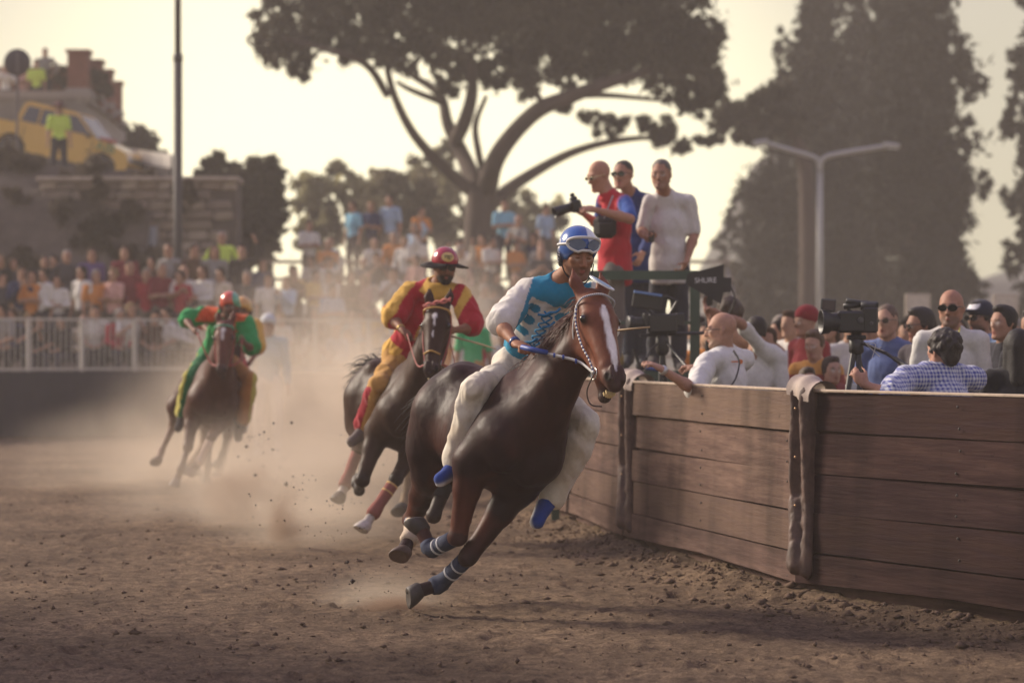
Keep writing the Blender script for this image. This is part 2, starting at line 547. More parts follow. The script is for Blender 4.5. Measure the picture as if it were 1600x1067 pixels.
def hair_prims(s, M, k=1., style='short', col=(.02, .014, .012)):
    old = s.M; s.M = M @ Matrix.Scale(k, 4)
    if style == 'short':
        s.ell((0, .026, .045), (.081, .094, .086), col, .01)
        s.ell((0, -.03, .108), (.055, .05, .022), col, .03)
        for q in (1, -1): s.ell((q * .066, .02, .0), (.017, .045, .04), col, .02)
        s.ell((0, .07, -.03), (.055, .035, .05), col, .03)
        s.ell((0, -.1, -.02), (.09, .075, .1), col, .014, op='s')
    elif style == 'crop':
        s.ell((0, .02, .038), (.0785, .095, .0895), col, .01)
        s.ell((0, -.1, -.0), (.09, .082, .085), col, .014, op='s')
        for q in (1, -1): s.cone((q * .085, .0, -.04), (q * .085, .0, .03), .024, .018, col, .01, op='s')
    elif style == 'fringe':    # bald on top, hair round the back and sides
        s.ell((0, .026, .01), (.082, .092, .06), col, .01)
        s.ell((0, -.1, .0), (.09, .09, .12), col, .014, op='s')
        s.ell((0, .0, .1), (.07, .085, .055), col, .01, op='s')
    elif style == 'long':
        s.ell((0, .025, .04), (.085, .1, .088), col, .01)
        for q in (1, -1): s.cone((q * .065, .03, .02), (q * .075, .045, -.2), .035, .03, col, .03)
        s.cone((0, .07, 0), (0, .08, -.22), .06, .05, col, .03)
        s.ell((0, -.1, -.04), (.075, .08, .12), col, .014, op='s')
    elif style == 'curly':
        r = random.Random(5)
        s.ell((0, .03, .04), (.092, .1, .09), col, .01)
        s.ell((0, .075, -.03), (.07, .045, .07), col, .03)
        for _ in range(110):
            a, b = r.uniform(0, 2 * math.pi), r.uniform(-.5, 1.5)
            p = Vector((math.cos(a) * math.cos(b) * .09, math.sin(a) * math.cos(b) * .1 + .03, math.sin(b) * .088 + .035))
            if p.y < -.035 and p.z < .06: continue
            s.ell(p, r.uniform(.014, .022), col, .008)
        s.ell((0, -.1, -.04), (.08, .08, .1), col, .014, op='s')
    elif style == 'tuft':
        s.ell((0, .03, .03), (.082, .094, .08), col, .01)
        s.ell((0, -.1, -.0), (.09, .085, .15), col, .014, op='s')
    s.M = old

def hand_prims(s, wr, d, n, side=1, curl=.5, k=1., skin=SKIN, spread=.0, thumb=.6, point=False):
    """palm, four fingers and a thumb; d = direction of the hand, n = palm normal (the palm faces n)"""
    wr = Vector(wr); d = Vector(d).normalized(); n = Vector(n); n = (n - d * n.dot(d)).normalized()
    a = d.cross(n) * side          # towards the thumb
    R = Matrix((a, n, d)).transposed()
    s.ell(wr + d * .048 * k, (.04 * k, .0165 * k, .052 * k), skin, .012, R=R)
    s.cone(wr, wr + d * .03 * k, .026 * k, .028 * k, skin, .015, flat=(n, 1.35))
    for i, (off, ln) in enumerate(((.029, .071), (.01, .079), (-.01, .074), (-.028, .06))):
        p = wr + d * .088 * k + a * off * k
        ang = 0.; c = curl * (1 + .12 * i)
        if point and i == 0: c = .1
        dd = d + a * off * spread * 8
        dd.normalize(); q = p
        for seg, (fr, r) in enumerate(((.45, .0092), (.3, .0086), (.25, .0078))):
            ang += c * (.75 if seg == 0 else 1.0)
            v = dd * math.cos(ang) + n * math.sin(ang)
            e = q + v * ln * fr * k
            s.cone(q, e, r * k, (r - .0006) * k, skin, .005)
            q = e
    t0 = wr + d * .022 * k + a * .028 * k
    v = (a * .75 + d * .75 + n * .35).normalized(); t1 = t0 + v * .04 * k
    v2 = (a * (.5 - thumb * .6) + d * .8 + n * (.3 + thumb * .5)).normalized(); t2 = t1 + v2 * .034 * k; t3 = t2 + (v2 + n * .3).normalized() * .026 * k
    s.cone(t0, t1, .017 * k, .0125 * k, skin, .014); s.cone(t1, t2, .0115 * k, .01 * k, skin, .005); s.cone(t2, t3, .01 * k, .0085 * k, skin, .005)

def torso_R(J):
    x = (J['sh'][0] - J['sh'][1]).normalized(); u = (J['nek'] - J['pel']).normalized(); f = x.cross(u).normalized(); u = f.cross(x)
    return Matrix((x, -f, u)).transposed(), x, f, u

def torso_prims(s, J, g=0., col=SKIN, k=1., belly=0., low=True, neckg=0.):
    R, x, f, u = torso_R(J)
    pel, che = J['pel'], J['che']
    kk = .04
    if low: s.ell(pel + u * .0, ((.145 + g) * k, (.108 + g + belly * .3) * k, (.12 + g) * k), col, kk, R=R)
    s.ell(lerp(pel, che, .45) + f * belly * .4, ((.13 + g + belly * .6) * k, (.095 + g + belly) * k, (.15 + g) * k), col, kk, R=R)
    s.ell(che + u * .02 * k, ((.15 + g) * k, (.108 + g) * k, (.165 + g * .5) * k), col, kk, R=R)
    m = lerp(J['sh'][0], J['sh'][1], .5)
    for q in (0, 1):
        s.cone(lerp(J['sh'][q], m, .1), m, (.05 + g) * k, (.062 + g) * k, col, kk)
        s.cone(lerp(m, J['sh'][q], .65) + u * .02 * k, J['nek'] + u * .02 * k, (.026 + g) * k, (.04 + g * .6 + neckg) * k, col, kk)
    s.cone(J['nek'], che, (.058 + g * .5) * k, .09 * k, col, kk)

def arm_prims(s, J, q, g=0., col=SKIN, k=1., t0=0., t1=2., cuff=0.):
    """t in 0..1 upper arm, 1..2 forearm"""
    pts = [J['sh'][q], J['el'][q], J['wr'][q]]
    if t0 < 1:
        e = min(t1, 1)
        s.cone(pts[0], lerp(pts[0], pts[1], e), (.05 + g) * k, (.05 + g + (.039 - .05) * e + cuff * e) * k, col, .03)
    if t1 > 1:
        e = t1 - 1
        b = lerp(pts[1], pts[2], .3); e2 = lerp(pts[1], pts[2], e)
        s.cone(pts[1], b, (.039 + g) * k, (.04 + g) * k, col, .03)
        if e > .3: s.cone(b, e2, (.04 + g) * k, (.04 + g - (.015 - cuff) * e) * k, col, .03)

def leg_prims(s, J, q, g=0., col=SKIN, k=1., t1=2., cuff=0.):
    h, kn, an = J['hip'][q], J['kn'][q], J['an'][q]
    e = min(t1, 1)
    s.cone(h, lerp(h, kn, e), (.08 + g) * k, (.08 - .024 * e + g) * k, col, .05)
    if t1 > 1:
        e = t1 - 1
        b = lerp(kn, an, .3)
        ax = (an - kn).normalized()
        s.cone(kn, b, (.056 + g) * k, (.057 + g + cuff * .3) * k, col, .03)
        s.cone(b, lerp(kn, an, e), (.057 + g + cuff * .3) * k, (.036 + g + cuff) * k, col, .03)

def shoe_prims(s, J, q, k=1., col=(.03, .03, .03), sole=(.75, .73, .68), g=0.):
    an, toe = J['an'][q], J['toe'][q]
    d0 = (toe - an).normalized()
    up = J.get('fup', [V(0, 0, 1)] * 2)[q]
    up = (up - d0 * up.dot(d0)).normalized()
    heel = an - d0 * .04 * k - up * .05 * k
    toe = toe - up * .012 * k
    d = (toe - heel).normalized(); up = (up - d * up.dot(d)).normalized()
    s.cone(heel + up * .006 * k, toe + up * .002 * k, .037 * k, .034 * k, col, .02)
    s.cone(lerp(heel, toe, .45) + up * .012 * k, toe + up * .002 * k, .04 * k, .036 * k, col, .02)
    s.cone(an - up * .01 * k, lerp(heel, toe, .55) + up * .015 * k, .042 * k, .036 * k, col, .03)
    s.cone(an + up * .03 * k - d0 * .01, heel + up * .03 * k, .05 * k, .042 * k, col, .02)
    s.cone(an, lerp(heel, toe, .4) + up * .02 * k, .05 * k, .042 * k, col, .02)
    s.cone(heel - up * .026 * k, toe - up * .024 * k, .040 * k, .038 * k, sole, .003, flat=(up, 2.0))

def wrinkle(amp=.006, sc=14., seed=0):
    def f(v):
        q = v * np.array([1, 1, .55])
        n = fbm(q + .03 * np.sin(v[:, [2, 0, 1]] * 30), sc, 3, seed)
        w = v * np.array([1, 1, .8]); w = w + .05 * np.stack([fbm(v, 5, 1, seed + 5)] * 3, 1)
        ridge = 1 - np.abs(fbm(w * np.array([1, 1, .45]) + w[:, [2, 0, 1]] * .35, sc * .55, 2, seed + 9) - .5) * 5
        return amp * ((np.abs(n - .5) * 4 - .6) * .7 + np.clip(ridge, 0, 1) * 1.3 - .4)
    return f

def m_skin(): return mat('skin', vcol=True, rough=.58, sss=.0, noise=.16, nscale=45, bump=.0012, bscale=160, spec=.25)
def m_cloth(): return mat('cloth', vcol=True, rough=.9, sheen=.15, noise=.1, nscale=35, bump=.0016, bscale=160, spec=.2)
def m_hair(): return mat('hair', vcol=True, rough=.6, noise=.3, nscale=90, bump=.004, bscale=120, spec=.35)

def figure(J, label, name='person', k=1., h=.012, skin=SKIN, shirt=(.6, .6, .6), sleeve=.75, pants=(.05, .05, .08), leg=1.93,
           shoe=(.03, .03, .03), sole=None, hair=('short', (.02, .014, .012)), head={}, hands=None, belly=0., base=None,
           shirt_fn=None, pants_fn=None, group=None, hs=None, shirt_k={}, simple=False, pants_k={}, collar=True, wr_amp=.0085, hem=.0, hb=None, hk=1.04, tuck=False, sleeve_col=None, low=True, cloth_m=None):
    R, x, f, u = torso_R(J)
    base = Vector(base) if base is not None else (J['an'][0] + J['an'][1]) / 2 - V(0, 0, .09)
    root = empty(name, base, 0, label, 'person', group)
    M = frame(J['hed'], J['hF'], J['hU']) @ Matrix.Scale(hk, 4)
    hs = hs or h
    # body: one continuous surface
    s = SDF()
    torso_prims(s, J, 0, skin, k, belly)
    for q in (0, 1):
        arm_prims(s, J, q, 0, skin, k); leg_prims(s, J, q, 0, skin, k)
        hp = (hands or [{}, {}])[q]
        d = hp.get('d', (J['wr'][q] - J['el'][q])); n = hp.get('n', -x * (1 if q == 0 else -1))
        if simple:
            dd = Vector(d).normalized(); s.cone(J['wr'][q], J['wr'][q] + dd * .12, .028, .03, skin, .02)
        else:
            hand_prims(s, J['wr'][q], d, n, side=hp.get("side", -1 if q == 0 else 1), curl=hp.get('curl', .45), k=k * 1.02, skin=skin, thumb=hp.get('thumb', .6), point=hp.get('point', False), spread=hp.get('spread', .1))
        s.cone(J['an'][q], lerp(J['an'][q], J['toe'][q], .7), .03 * k, .016 * k, skin, .02)
    s.cone(J['hed'] + M.to_3x3() @ V(0, .02, -.05) * k, J['nek'], .054 * k * hk, .06 * k, skin, .03)
    head_prims(s, M, k, skin, fine=not simple, **head)
    s.mesh('body', (hb or h) * (1.0 if (simple or (hb and hb < .0065)) else 1.65), m_skin(), root, origin=base)
    cm = cloth_m or m_cloth()
    # shirt
    if shirt is not None:
        s = SDF(); g = shirt_k.get('g', .012)
        torso_prims(s, J, g, shirt, k, belly, low=low and not tuck, neckg=.0)
        if hem: s.cone(J['pel'] - u * .0, J['pel'] - u * hem, (.15 + g) * k, (.155 + g) * k, shirt, .05, flat=(f, 1.3))
        for q in (0, 1): arm_prims(s, J, q, g, sleeve_col or shirt, k, t1=sleeve, cuff=shirt_k.get('cuff', .006))
        if not tuck: s.box(J['pel'] - u * (hem + .05 + .2), (.19, .17, .2), shirt, .012, R=R, op='s')
        s.ell(J['nek'] + u * .055 * k + f * .02 * k, (.058 * k, .058 * k, .05 * k), shirt, .012, R=R, op='s')
        if collar:
            for q in (1, -1):
                s.cone(J['nek'] + u * .03 * k - f * .04 * k, J['nek'] + u * .02 * k + x * q * .058 * k, .016 * k, .014 * k, shirt, .01)
                s.cone(J['nek'] + u * .02 * k + x * q * .058 * k, J['nek'] - u * .035 * k + f * .07 * k + x * q * .02 * k, .014 * k, .012 * k, shirt, .01)
        s.mesh('shirt', h, cm, root, disp=wrinkle(wr_amp, 13, hash(label) % 97), colfn=shirt_fn, origin=base)
    if pants is not None:
        s = SDF(); g = pants_k.get('g', .013)
        s.ell(J['pel'] - u * .0, ((.15 + g) * k, (.112 + g) * k, (.11 + g) * k), pants, .05, R=R)
        for q in (0, 1): leg_prims(s, J, q, g, pants, k, t1=leg, cuff=pants_k.get('cuff', .014))
        s.mesh('trousers', h * (1. if ('fup' in J or simple) else 1.6), cm, root, disp=wrinkle(wr_amp, 11, 5), colfn=pants_fn, origin=base)
    if shoe is not None:
        for q in (0, 1):
            s = SDF(); shoe_prims(s, J, q, k, shoe, sole or tuple(c * .6 for c in shoe))
            s.mesh('shoe', (min(h, .01) if 'fup' in J else .014) if not simple else h, cm, root, origin=base)
    if hair:
        s = SDF(); hair_prims(s, M, k, hair[0], hair[1])
        s.mesh('hair', hs if not simple else .016, m_hair(), root, disp=(lambda v: .009 * (fbm(v * np.array([1, 1, .5]), 60, 2) - .5)), origin=base)
    return root, M, base

def sunglasses(root, base, M, k=1., col=(.01, .01, .012), frame_col=None, lens=(.025, .018), z=.004):
    T = lambda p: (M @ (Vector(p) * k)) - base
    fm = mat('glasses_frame_%02x%02x%02x' % tuple(int(c * 255) for c in (frame_col or col)), frame_col or col, .3)
    b = MB()
    R = M.to_3x3()
    for q in (1, -1):
        ring = [T((q * .032 + math.cos(a) * lens[0], -.104 + abs(math.cos(a) * q + 1) * .004, z + math.sin(a) * lens[1])) for a in np.linspace(0, 2 * math.pi, 17)]
        b.tube(ring, .0026 * k, 6, cap=False)
        b.tube([T((q * .057, -.1, z + .006)), T((q * .075, -.06, z + .008)), T((q * .08, .01, z + .004))], .003 * k, 6)
    b.tube([T((-.009, -.107, z + .004)), T((.009, -.107, z + .004))], .003 * k, 6)
    g = b.build('glasses', fm, root)
    b = MB()
    for q in (1, -1):
        c = [T((q * .032 + math.cos(a) * lens[0], -.1035, z + math.sin(a) * lens[1])) for a in np.linspace(0, 2 * math.pi, 17)[:-1]]
        d = [p + R @ V(0, .002, 0) for p in c]
        n = len(c)
        b.add(c + d, [tuple(range(n)), tuple(range(n, 2 * n))[::-1]] + [(i, (i + 1) % n, n + (i + 1) % n, n + i) for i in range(n)])
    b.build('lens', mat('dark_lens', (.008, .008, .01), .08, spec=.9), g)
    return g

def stand_pose(k=1., lean=0., turn=0., arms='down', feet=.11, tilt=0., r=None):
    """joints of a standing figure facing -y with its feet at z = 0; index 0 = the figure's left (+x)"""
    r = r or random
    j = lambda a: r.uniform(-a, a)
    J = dict(pel=V(0, 0, .95), che=V(0, -.01 - lean * .3, 1.24), nek=V(0, .01 - lean * .5, 1.475), hed=V(j(.01), -.03 - lean * .62, 1.64),
             hF=V(math.sin(turn), -math.cos(turn), tilt), hU=V(0, 0, 1))
    J['sh'] = [V(.19, -lean * .45, 1.425), V(-.19, -lean * .45, 1.425)]
    J['hip'] = [V(.09, 0, .92), V(-.09, 0, .92)]
    J['kn'] = [V(.11 + j(.02), -.02 + j(.03), .5), V(-.11 + j(.02), -.02 + j(.03), .5)]
    J['an'] = [V(feet, .02, .09), V(-feet, .02, .09)]
    J['toe'] = [V(feet + .03, -.14, .035), V(-feet - .03, -.14, .035)]
    A = {'down': [((.23, .01, 1.14), (.25, -.05, .89)), ((-.23, .01, 1.14), (-.25, -.05, .89))],
         'cross': [((.23, -.06, 1.16), (-.02, -.2, 1.17)), ((-.23, -.06, 1.16), (.02, -.22, 1.2))],
         'hold': [((.23, -.06, 1.15), (.06, -.25, 1.15)), ((-.23, -.06, 1.15), (-.06, -.25, 1.15))],
         'phone': [((.26, -.12, 1.2), (.07, -.27, 1.42)), ((-.26, -.12, 1.2), (-.05, -.28, 1.42))],
         'hips': [((.33, .05, 1.2), (.19, -.04, 1.02)), ((-.33, .05, 1.2), (-.19, -.04, 1.02))],
         'clap': [((.24, -.1, 1.17), (.03, -.3, 1.3)), ((-.24, -.1, 1.17), (-.03, -.3, 1.3))],
         'up': [((.33, -.03, 1.58), (.25, -.1, 1.8)), ((-.24, .0, 1.14), (-.2, -.15, .95))]}[arms]
    J['el'] = [V(*A[0][0]) + V(0, -lean * .4, 0), V(*A[1][0]) + V(0, -lean * .4, 0)]
    J['wr'] = [V(*A[0][1]) + V(0, -lean * .4, 0), V(*A[1][1]) + V(0, -lean * .4, 0)]
    return xf_pose(J, Matrix.Scale(k, 4))

def sit_pose(k=1., arms='lap', turn=0., r=None, seat=.46):
    J = dict(pel=V(0, .02, seat + .09), che=V(0, -.03, seat + .37), nek=V(0, -.05, seat + .6), hed=V(0, -.1, seat + .765),
             hF=V(math.sin(turn), -math.cos(turn), -.05), hU=V(0, 0, 1))
    J['sh'] = [V(.19, -.05, seat + .55), V(-.19, -.05, seat + .55)]
    J['hip'] = [V(.09, 0, seat + .07), V(-.09, 0, seat + .07)]
    J['kn'] = [V(.14, -.43, seat + .06), V(-.14, -.43, seat + .06)]
    J['an'] = [V(.13, -.4, .09), V(-.13, -.4, .09)]
    J['toe'] = [V(.15, -.55, .035), V(-.15, -.55, .035)]
    A = {'lap': [((.25, -.1, seat + .3), (.1, -.33, seat + .2)), ((-.25, -.1, seat + .3), (-.1, -.33, seat + .2))],
         'phone': [((.26, -.17, seat + .35), (.07, -.36, seat + .55)), ((-.26, -.17, seat + .35), (-.05, -.36, seat + .55))]}[arms]
    J['el'] = [V(*A[0][0]), V(*A[1][0])]; J['wr'] = [V(*A[0][1]), V(*A[1][1])]
    return xf_pose(J, Matrix.Scale(k, 4))

def xf_pose(J, M):
    R = M.to_3x3().normalized()
    out = {}
    for n, v in J.items():
        if n in ('hF', 'hU'): out[n] = R @ v
        elif n == 'fup': out[n] = [R @ p for p in v]
        elif isinstance(v, list): out[n] = [M @ p for p in v]
        else: out[n] = M @ v
    return out
# ------------------------------------------------------------------ horses
def m_coat(): return mat('horse_coat', vcol=True, rough=.48, noise=.3, nscale=14, bump=.0009, bscale=80, spec=.12, stretch=(1, 1, .35))
def m_mane(): return mat('horse_hair', vcol=True, rough=.5, noise=.3, nscale=60, spec=.4)
def m_leather(name, c): return mat('leather_' + name, c, .5, noise=.15)

def bone(p, lens, targets):
    """walk a chain: each joint goes from the last one towards its target by the bone's true length"""
    out = [Vector(p)]
    for L, t in zip(lens, targets):
        d = Vector(t) - out[-1]
        out.append(out[-1] + d.normalized() * L)
    return out

class Horse:
    def __init__(h, W, F, U, k, col, label, h_vox=.012, group=None):
        """W = top of the withers, F = forward, U = the body's own up"""
        F = Vector(F).normalized(); U = Vector(U); U = (U - F * U.dot(F)).normalized(); S = U.cross(F)   # S = the horse's left
        M = Matrix((F, S, U)).transposed().to_4x4(); M.translation = Vector(W)
        h.M = M @ Matrix.Scale(k, 4) @ Matrix.Translation((-.33, 0, -1.56))
        h.F, h.S, h.U, h.k, h.col = F, S, U, k, col
        h.vox = h_vox
        h.base = Vector((h.T(0, 0, 0).x, h.T(0, 0, 0).y, 0))
        h.root = empty('horse', h.base, 0, label, 'horse', group)
        h.s = SDF()
    def T(h, x, y, z): return h.M @ V(x, y, z)
    def trunk(h, bcol=None):
        s, c = h.s, h.col
        s.M = h.M
        R = lambda a: Matrix.Rotation(math.radians(a), 3, 'Y')
        s.ell((.08, 0, 1.21), (.58, .24, .305), c, .1, R=R(3))             # barrel
        s.ell((.36, 0, 1.2), (.28, .215, .36), c, .1, R=R(12))             # girth and withers
        s.cone((.30, 0, 1.42), (.05, 0, 1.38), .125, .12, c, .08)          # withers
        s.cone((.05, 0, 1.35), (-.45, 0, 1.38), .13, .16, c, .08)          # back and loin
        for q in (1, -1):
            s.ell((.46, q * .12, 1.12), (.17, .115, .27), c, .07, R=R(20))   # shoulder
            s.cone((.36, q * .13, 1.42), (.60, q * .13, 1.1), .06, .1, c, .07)
            s.ell((.60, q * .085, 1.06), (.1, .095, .13), c, .04)            # breast
            s.ell((-.5, q * .12, 1.27), (.28, .145, .27), c, .08)          # quarter
            s.ell((-.6, q * .12, 1.1), (.15, .11, .23), c, .08, R=R(-10))
            s.cone((-.38, q * .19, 1.42), (-.56, q * .17, 1.3), .06, .09, c, .06)
        s.cone((-.30, 0, 1.46), (-.72, 0, 1.37), .1, .09, c, .08)
        s.ell((-.3, 0, 1.17), (.28, .18, .23), c, .1)
        for q in (1, -1):     # hollows between the muscles
            s.cone((.30, q * .30, 1.42), (.20, q * .315, .98), .030, .035, c, .07, op='s')
            s.cone((-.17, q * .30, 1.22), (-.16, q * .26, .98), .03, .04, c, .08, op='s')
            s.cone((.52, q * .26, 1.3), (.47, q * .29, 1.0), .018, .02, c, .05, op='s')
            s.cone((-.58, q * .31, 1.3), (-.64, q * .28, 1.05), .02, .025, c, .06, op='s')
        s.cone((.72, 0, 1.16), (.66, 0, .95), .025, .03, c, .05, op='s')
    def dbg(h, n, J):
        pass
    def front_leg(h, q, targets, wrap=None, prot=0., hoofdir=None, hoofcol=(.05, .04, .035), lower=None, sock=None, ls=1.):
        """q = +1 left; targets for knee, fetlock, hoof tip in world space"""
        s, c, k = h.s, h.col, h.k
        s.M = Matrix.Identity(4)
        el = h.T(.34 + prot, q * .16, .93)
        J = bone(el, (.42 * k * ls, .27 * k * ls, .13 * k), targets)
        sh = h.T(.5, q * .14, 1.1)
        lo = lower or c
        s.cone(sh, el, .13 * k, .1 * k, c, .08)
        m = lerp(J[0], J[1], .35)
        s.cone(J[0], m, .1 * k, .073 * k, c, .05); s.cone(m, J[1], .073 * k, .047 * k, c, .04)
        s.ell(J[1], .05 * k, lo, .03)
        s.cone(J[1], J[2], .036 * k, .031 * k, lo, .03)
        s.ell(J[2], .043 * k, lo, .02)
        s.cone(J[2], J[3], .034 * k, .04 * k, sock or lo, .02)
        h.joints = J
        h.dbg('front', J)
        h.foot(J, hoofdir, wrap, hoofcol)
        return J
    def hind_leg(h, q, targets, wrap=None, hoofdir=None, hoofcol=(.05, .04, .035), lower=None, sock=None, ls=1.):
        s, c, k = h.s, h.col, h.k
        s.M = Matrix.Identity(4)
        hip = h.T(-.5, q * .14, 1.2)
        J = bone(hip, (.30 * k * ls, .42 * k * ls, .36 * k, .13 * k), targets)     # stifle, hock, fetlock, hoof
        lo = lower or c
        s.cone(J[0], J[1], .17 * k, .13 * k, c, .09)
        m = lerp(J[1], J[2], .5)
        s.cone(J[1], m, .125 * k, .078 * k, c, .06); s.cone(m, J[2], .078 * k, .05 * k, c, .04)
        s.ell(J[2], .055 * k, lo, .03)
        back = (J[2] - lerp(J[1], J[3], .5)).normalized()
        s.cone(J[2] + back * .02, lerp(J[2], J[3], .25) + back * .02, .045 * k, .03 * k, lo, .03)
        s.cone(J[2], J[3], .041 * k, .033 * k, lo, .03)
        s.ell(J[3], .045 * k, lo, .02)
        s.cone(J[3], J[4], .035 * k, .042 * k, sock or lo, .02)
        h.dbg('hind', J)
        h.foot(J[1:], hoofdir, wrap, hoofcol)
        return J
    def foot(h, J, hoofdir, wrap, hoofcol):
        k = h.k
        d = Vector(hoofdir).normalized() if hoofdir is not None else (J[3] - J[2]).normalized()
        ax = (J[3] - J[2]).normalized()
        b = MB()
        side = ax.cross(d)
        if side.length < .05: side = ax.orthogonal()
        side.normalize(); f = side.cross(ax)
        if f.dot(d) < 0: f = -f
        # hoof: slanted frustum, toe longer than heel
        n = 16; v = []
        for t, r, sh in ((-.02, .036, 0), (.0, .047, .0), (.03, .053, .010), (.062, .058, .02), (.07, .052, .022), (.062, .034, .02)):
            for i in range(n):
                a = 2 * math.pi * i / n
                ca, sa = math.cos(a), math.sin(a)
                v.append(J[3] - h.base + ax * (t + max(ca, -.4) * .012 * (t > .03)) * k + f * (ca * r * 1.08 + sh) * k + side * sa * r * k)
        fc = [(i * n + j, i * n + (j + 1) % n, (i + 1) * n + (j + 1) % n, (i + 1) * n + j) for i in range(5) for j in range(n)]
        fc.append(tuple(range(n))[::-1]); fc.append(tuple(range(5 * n, 6 * n)))
        mk('hoof', v, fc, mat('hoof_%d' % int(hoofcol[0] * 1000), hoofcol, .6, noise=.3, nscale=30), h.root, True)
        if wrap:
            col, lines = wrap
            w = MB()
            a, e = J[1] - h.base, J[2] - h.base
            r = [.038, .046, .045, .042, .05, .054, .045]
            pts = [lerp(a, e, t) for t in (.16, .18, .45, .75, .93)] + [lerp(e, J[3] - h.base, .18), lerp(e, J[3] - h.base, .42)]
            w.tube(pts, [q * k * 1.03 for q in r], 14)
            wo = w.build('leg_wrap', mat('wrap_%02x%02x%02x' % tuple(int(min(c, 1) * 255) for c in col), col, .9, noise=.2, nscale=30, bump=.003, bscale=90), h.root, True)
            for t, lc in lines:
                b = MB(); p = lerp(a, e, t); ax2 = (e - a).normalized()
                b.tube([p - ax2 * .007, p - ax2 * .006, p + ax2 * .006, p + ax2 * .007], [.044 * k, .049 * k, .049 * k, .044 * k], 14)
                b.build('wrap_band', mat('band_%02x%02x%02x' % tuple(int(min(c, 1) * 255) for c in lc), lc, .8), wo, True)
    def head_neck(h, poll, A, N, neckcol=None, headcol=None, blaze=None, star=None, bend=None, Lk=1., mouth=.5, muzz=(.06, .038, .034)):
        """poll = top of the head, A = from poll to muzzle, N = out of the forehead"""
        s, k = h.s, h.k * Lk
        c = headcol or h.col; nc = neckcol or h.col
        A = Vector(A).normalized(); N = Vector(N); N = (N - A * N.dot(A)).normalized(); X = N.cross(A)
        HM = Matrix((X, N, A)).transposed().to_4x4(); HM.translation = Vector(poll)
        HM = HM @ Matrix.Scale(k, 4)
        h.HM = HM
        s.M = Matrix.Identity(4)
        kk = h.k
        b0 = h.T(.40, 0, 1.30); b1 = h.T(.52, 0, 1.16)
        crest0 = h.T(.30, 0, 1.46)
        pt = HM @ V(0, -.07, .06)          # below the ears
        th = HM @ V(0, -.12, .16)          # throat
        mid = lerp(crest0, pt, .5) + (Vector(bend) if bend else V(0, 0, 0))
        mid2 = lerp(b1, th, .5) + (Vector(bend) if bend else V(0, 0, 0))
        fl = (X, 1.15)
        s.chain([crest0, lerp(lerp(crest0, mid, .5), mid, .2), mid, lerp(mid, pt, .5), pt], [r * kk for r in (.12, .105, .09, .08, .07)], nc, .08, flat=None)
        s.chain([b1, lerp(b1, mid2, .5), mid2, lerp(mid2, th, .5), th], [r * kk for r in (.175, .14, .108, .088, .075)], nc, .1)
        s.cone(b0, lerp(mid, mid2, .5), .17 * kk, .1 * kk, nc, .1)
        s.M = HM
        s.ell((0, -.045, .07), (.085, .085, .12), c, .05)
        s.ell((0, -.01, .13), (.085, .05, .12), c, .04)
        s.cone((0, -.015, .16), (0, -.012, .44), .07, .045, c, .05)
        s.cone((0, -.05, .2), (0, -.055, .46), .07, .048, c, .05)
        for q in (1, -1):
            s.ell((q * .04, -.115, .19), (.045, .1, .12), c, .04)          # cheek
            s.ell((q * .082, -.01, .175), (.026, .03, .036), c, .02)       # orbit
            s.cone((q * .06, -.015, .22), (q * .04, -.02, .4), .018, .012, c, .03)
            s.cone((q * .088, -.075, .31), (q * .07, -.07, .42), .012, .014, c, .03, op='s')
            s.cone((q * .035, -.15, .26), (q * .022, -.115, .47), .032, .022, c, .03)
            s.ell((q * .037, -.002, .54), (.024, .024, .034), muzz, .015)        # nostril
            s.ell((q * .052, .01, .55), (.012, .02, .022), muzz, .006, op='s')
            s.paint((q * .05, .008, .55), (.017, .022, .026), (.008, .005, .005), edge=.3)
        s.ell((0, -.04, .51), (.05, .05, .07), tuple((a + b) / 2 for a, b in zip(c, muzz)), .04)
        s.ell((0, -.03, .578), (.04, .032, .03), muzz, .02)
        s.cone((-.026, .03, .5), (-.03, .018, .57), .013, .012, muzz, .012); s.cone((.026, .03, .5), (.03, .018, .57), .013, .012, muzz, .012)
        jo = .02 + .05 * mouth
        s.cone((0, -.12, .44), (0, -.1 - jo, .55), .034, .026, muzz, .03)
        s.ell((0, -.1 - jo, .565), (.032, .024, .024), muzz, .02)
        s.ell((0, -.083 - jo * .3, .58), (.03, .009 + .014 * mouth, .035), muzz, .006, op='s')
        s.paint((0, -.083 - jo * .3, .575), (.028, .012 + .014 * mouth, .04), (.05, .018, .016), edge=.2)
        for q in (1, -1):
            s.cone((q * .056, -.035, .0), (q * .078, -.02, -.075), .032, .034, c, .03, flat=((0, 1, 0), 1.6))
            s.cone((q * .078, -.02, -.075), (q * .082, -.015, -.175), .034, .005, c, .02, flat=((0, 1, 0), 1.8))
            s.cone((q * .068, .008, -.02), (q * .08, .008, -.14), .02, .006, tuple(v * .5 for v in c), .01, op='s')
            s.paint((q * .1, -.005, .178), (.03, .03, .034), (.018, .009, .007), edge=.4)
        if blaze:
            for (x, w, z, l) in blaze: s.paint((x, .03, z), (w, .08, l), (.78, .74, .7), edge=.22)
        s.M = Matrix.Identity(4)
        # eyes
        for q in (1, -1):
            b = MB(); cc = HM @ V(q * .096, -.006, .176) - h.base
            b.lathe(cc - V(0, 0, .02 * k), [(.0, 0), (.014 * k, .005 * k), (.021 * k, .02 * k), (.014 * k, .035 * k), (0, .04 * k)], 12)
            b.build('eye', mat('horse_eye', (.006, .004, .003), .08, spec=.8), h.root, True)
        return HM
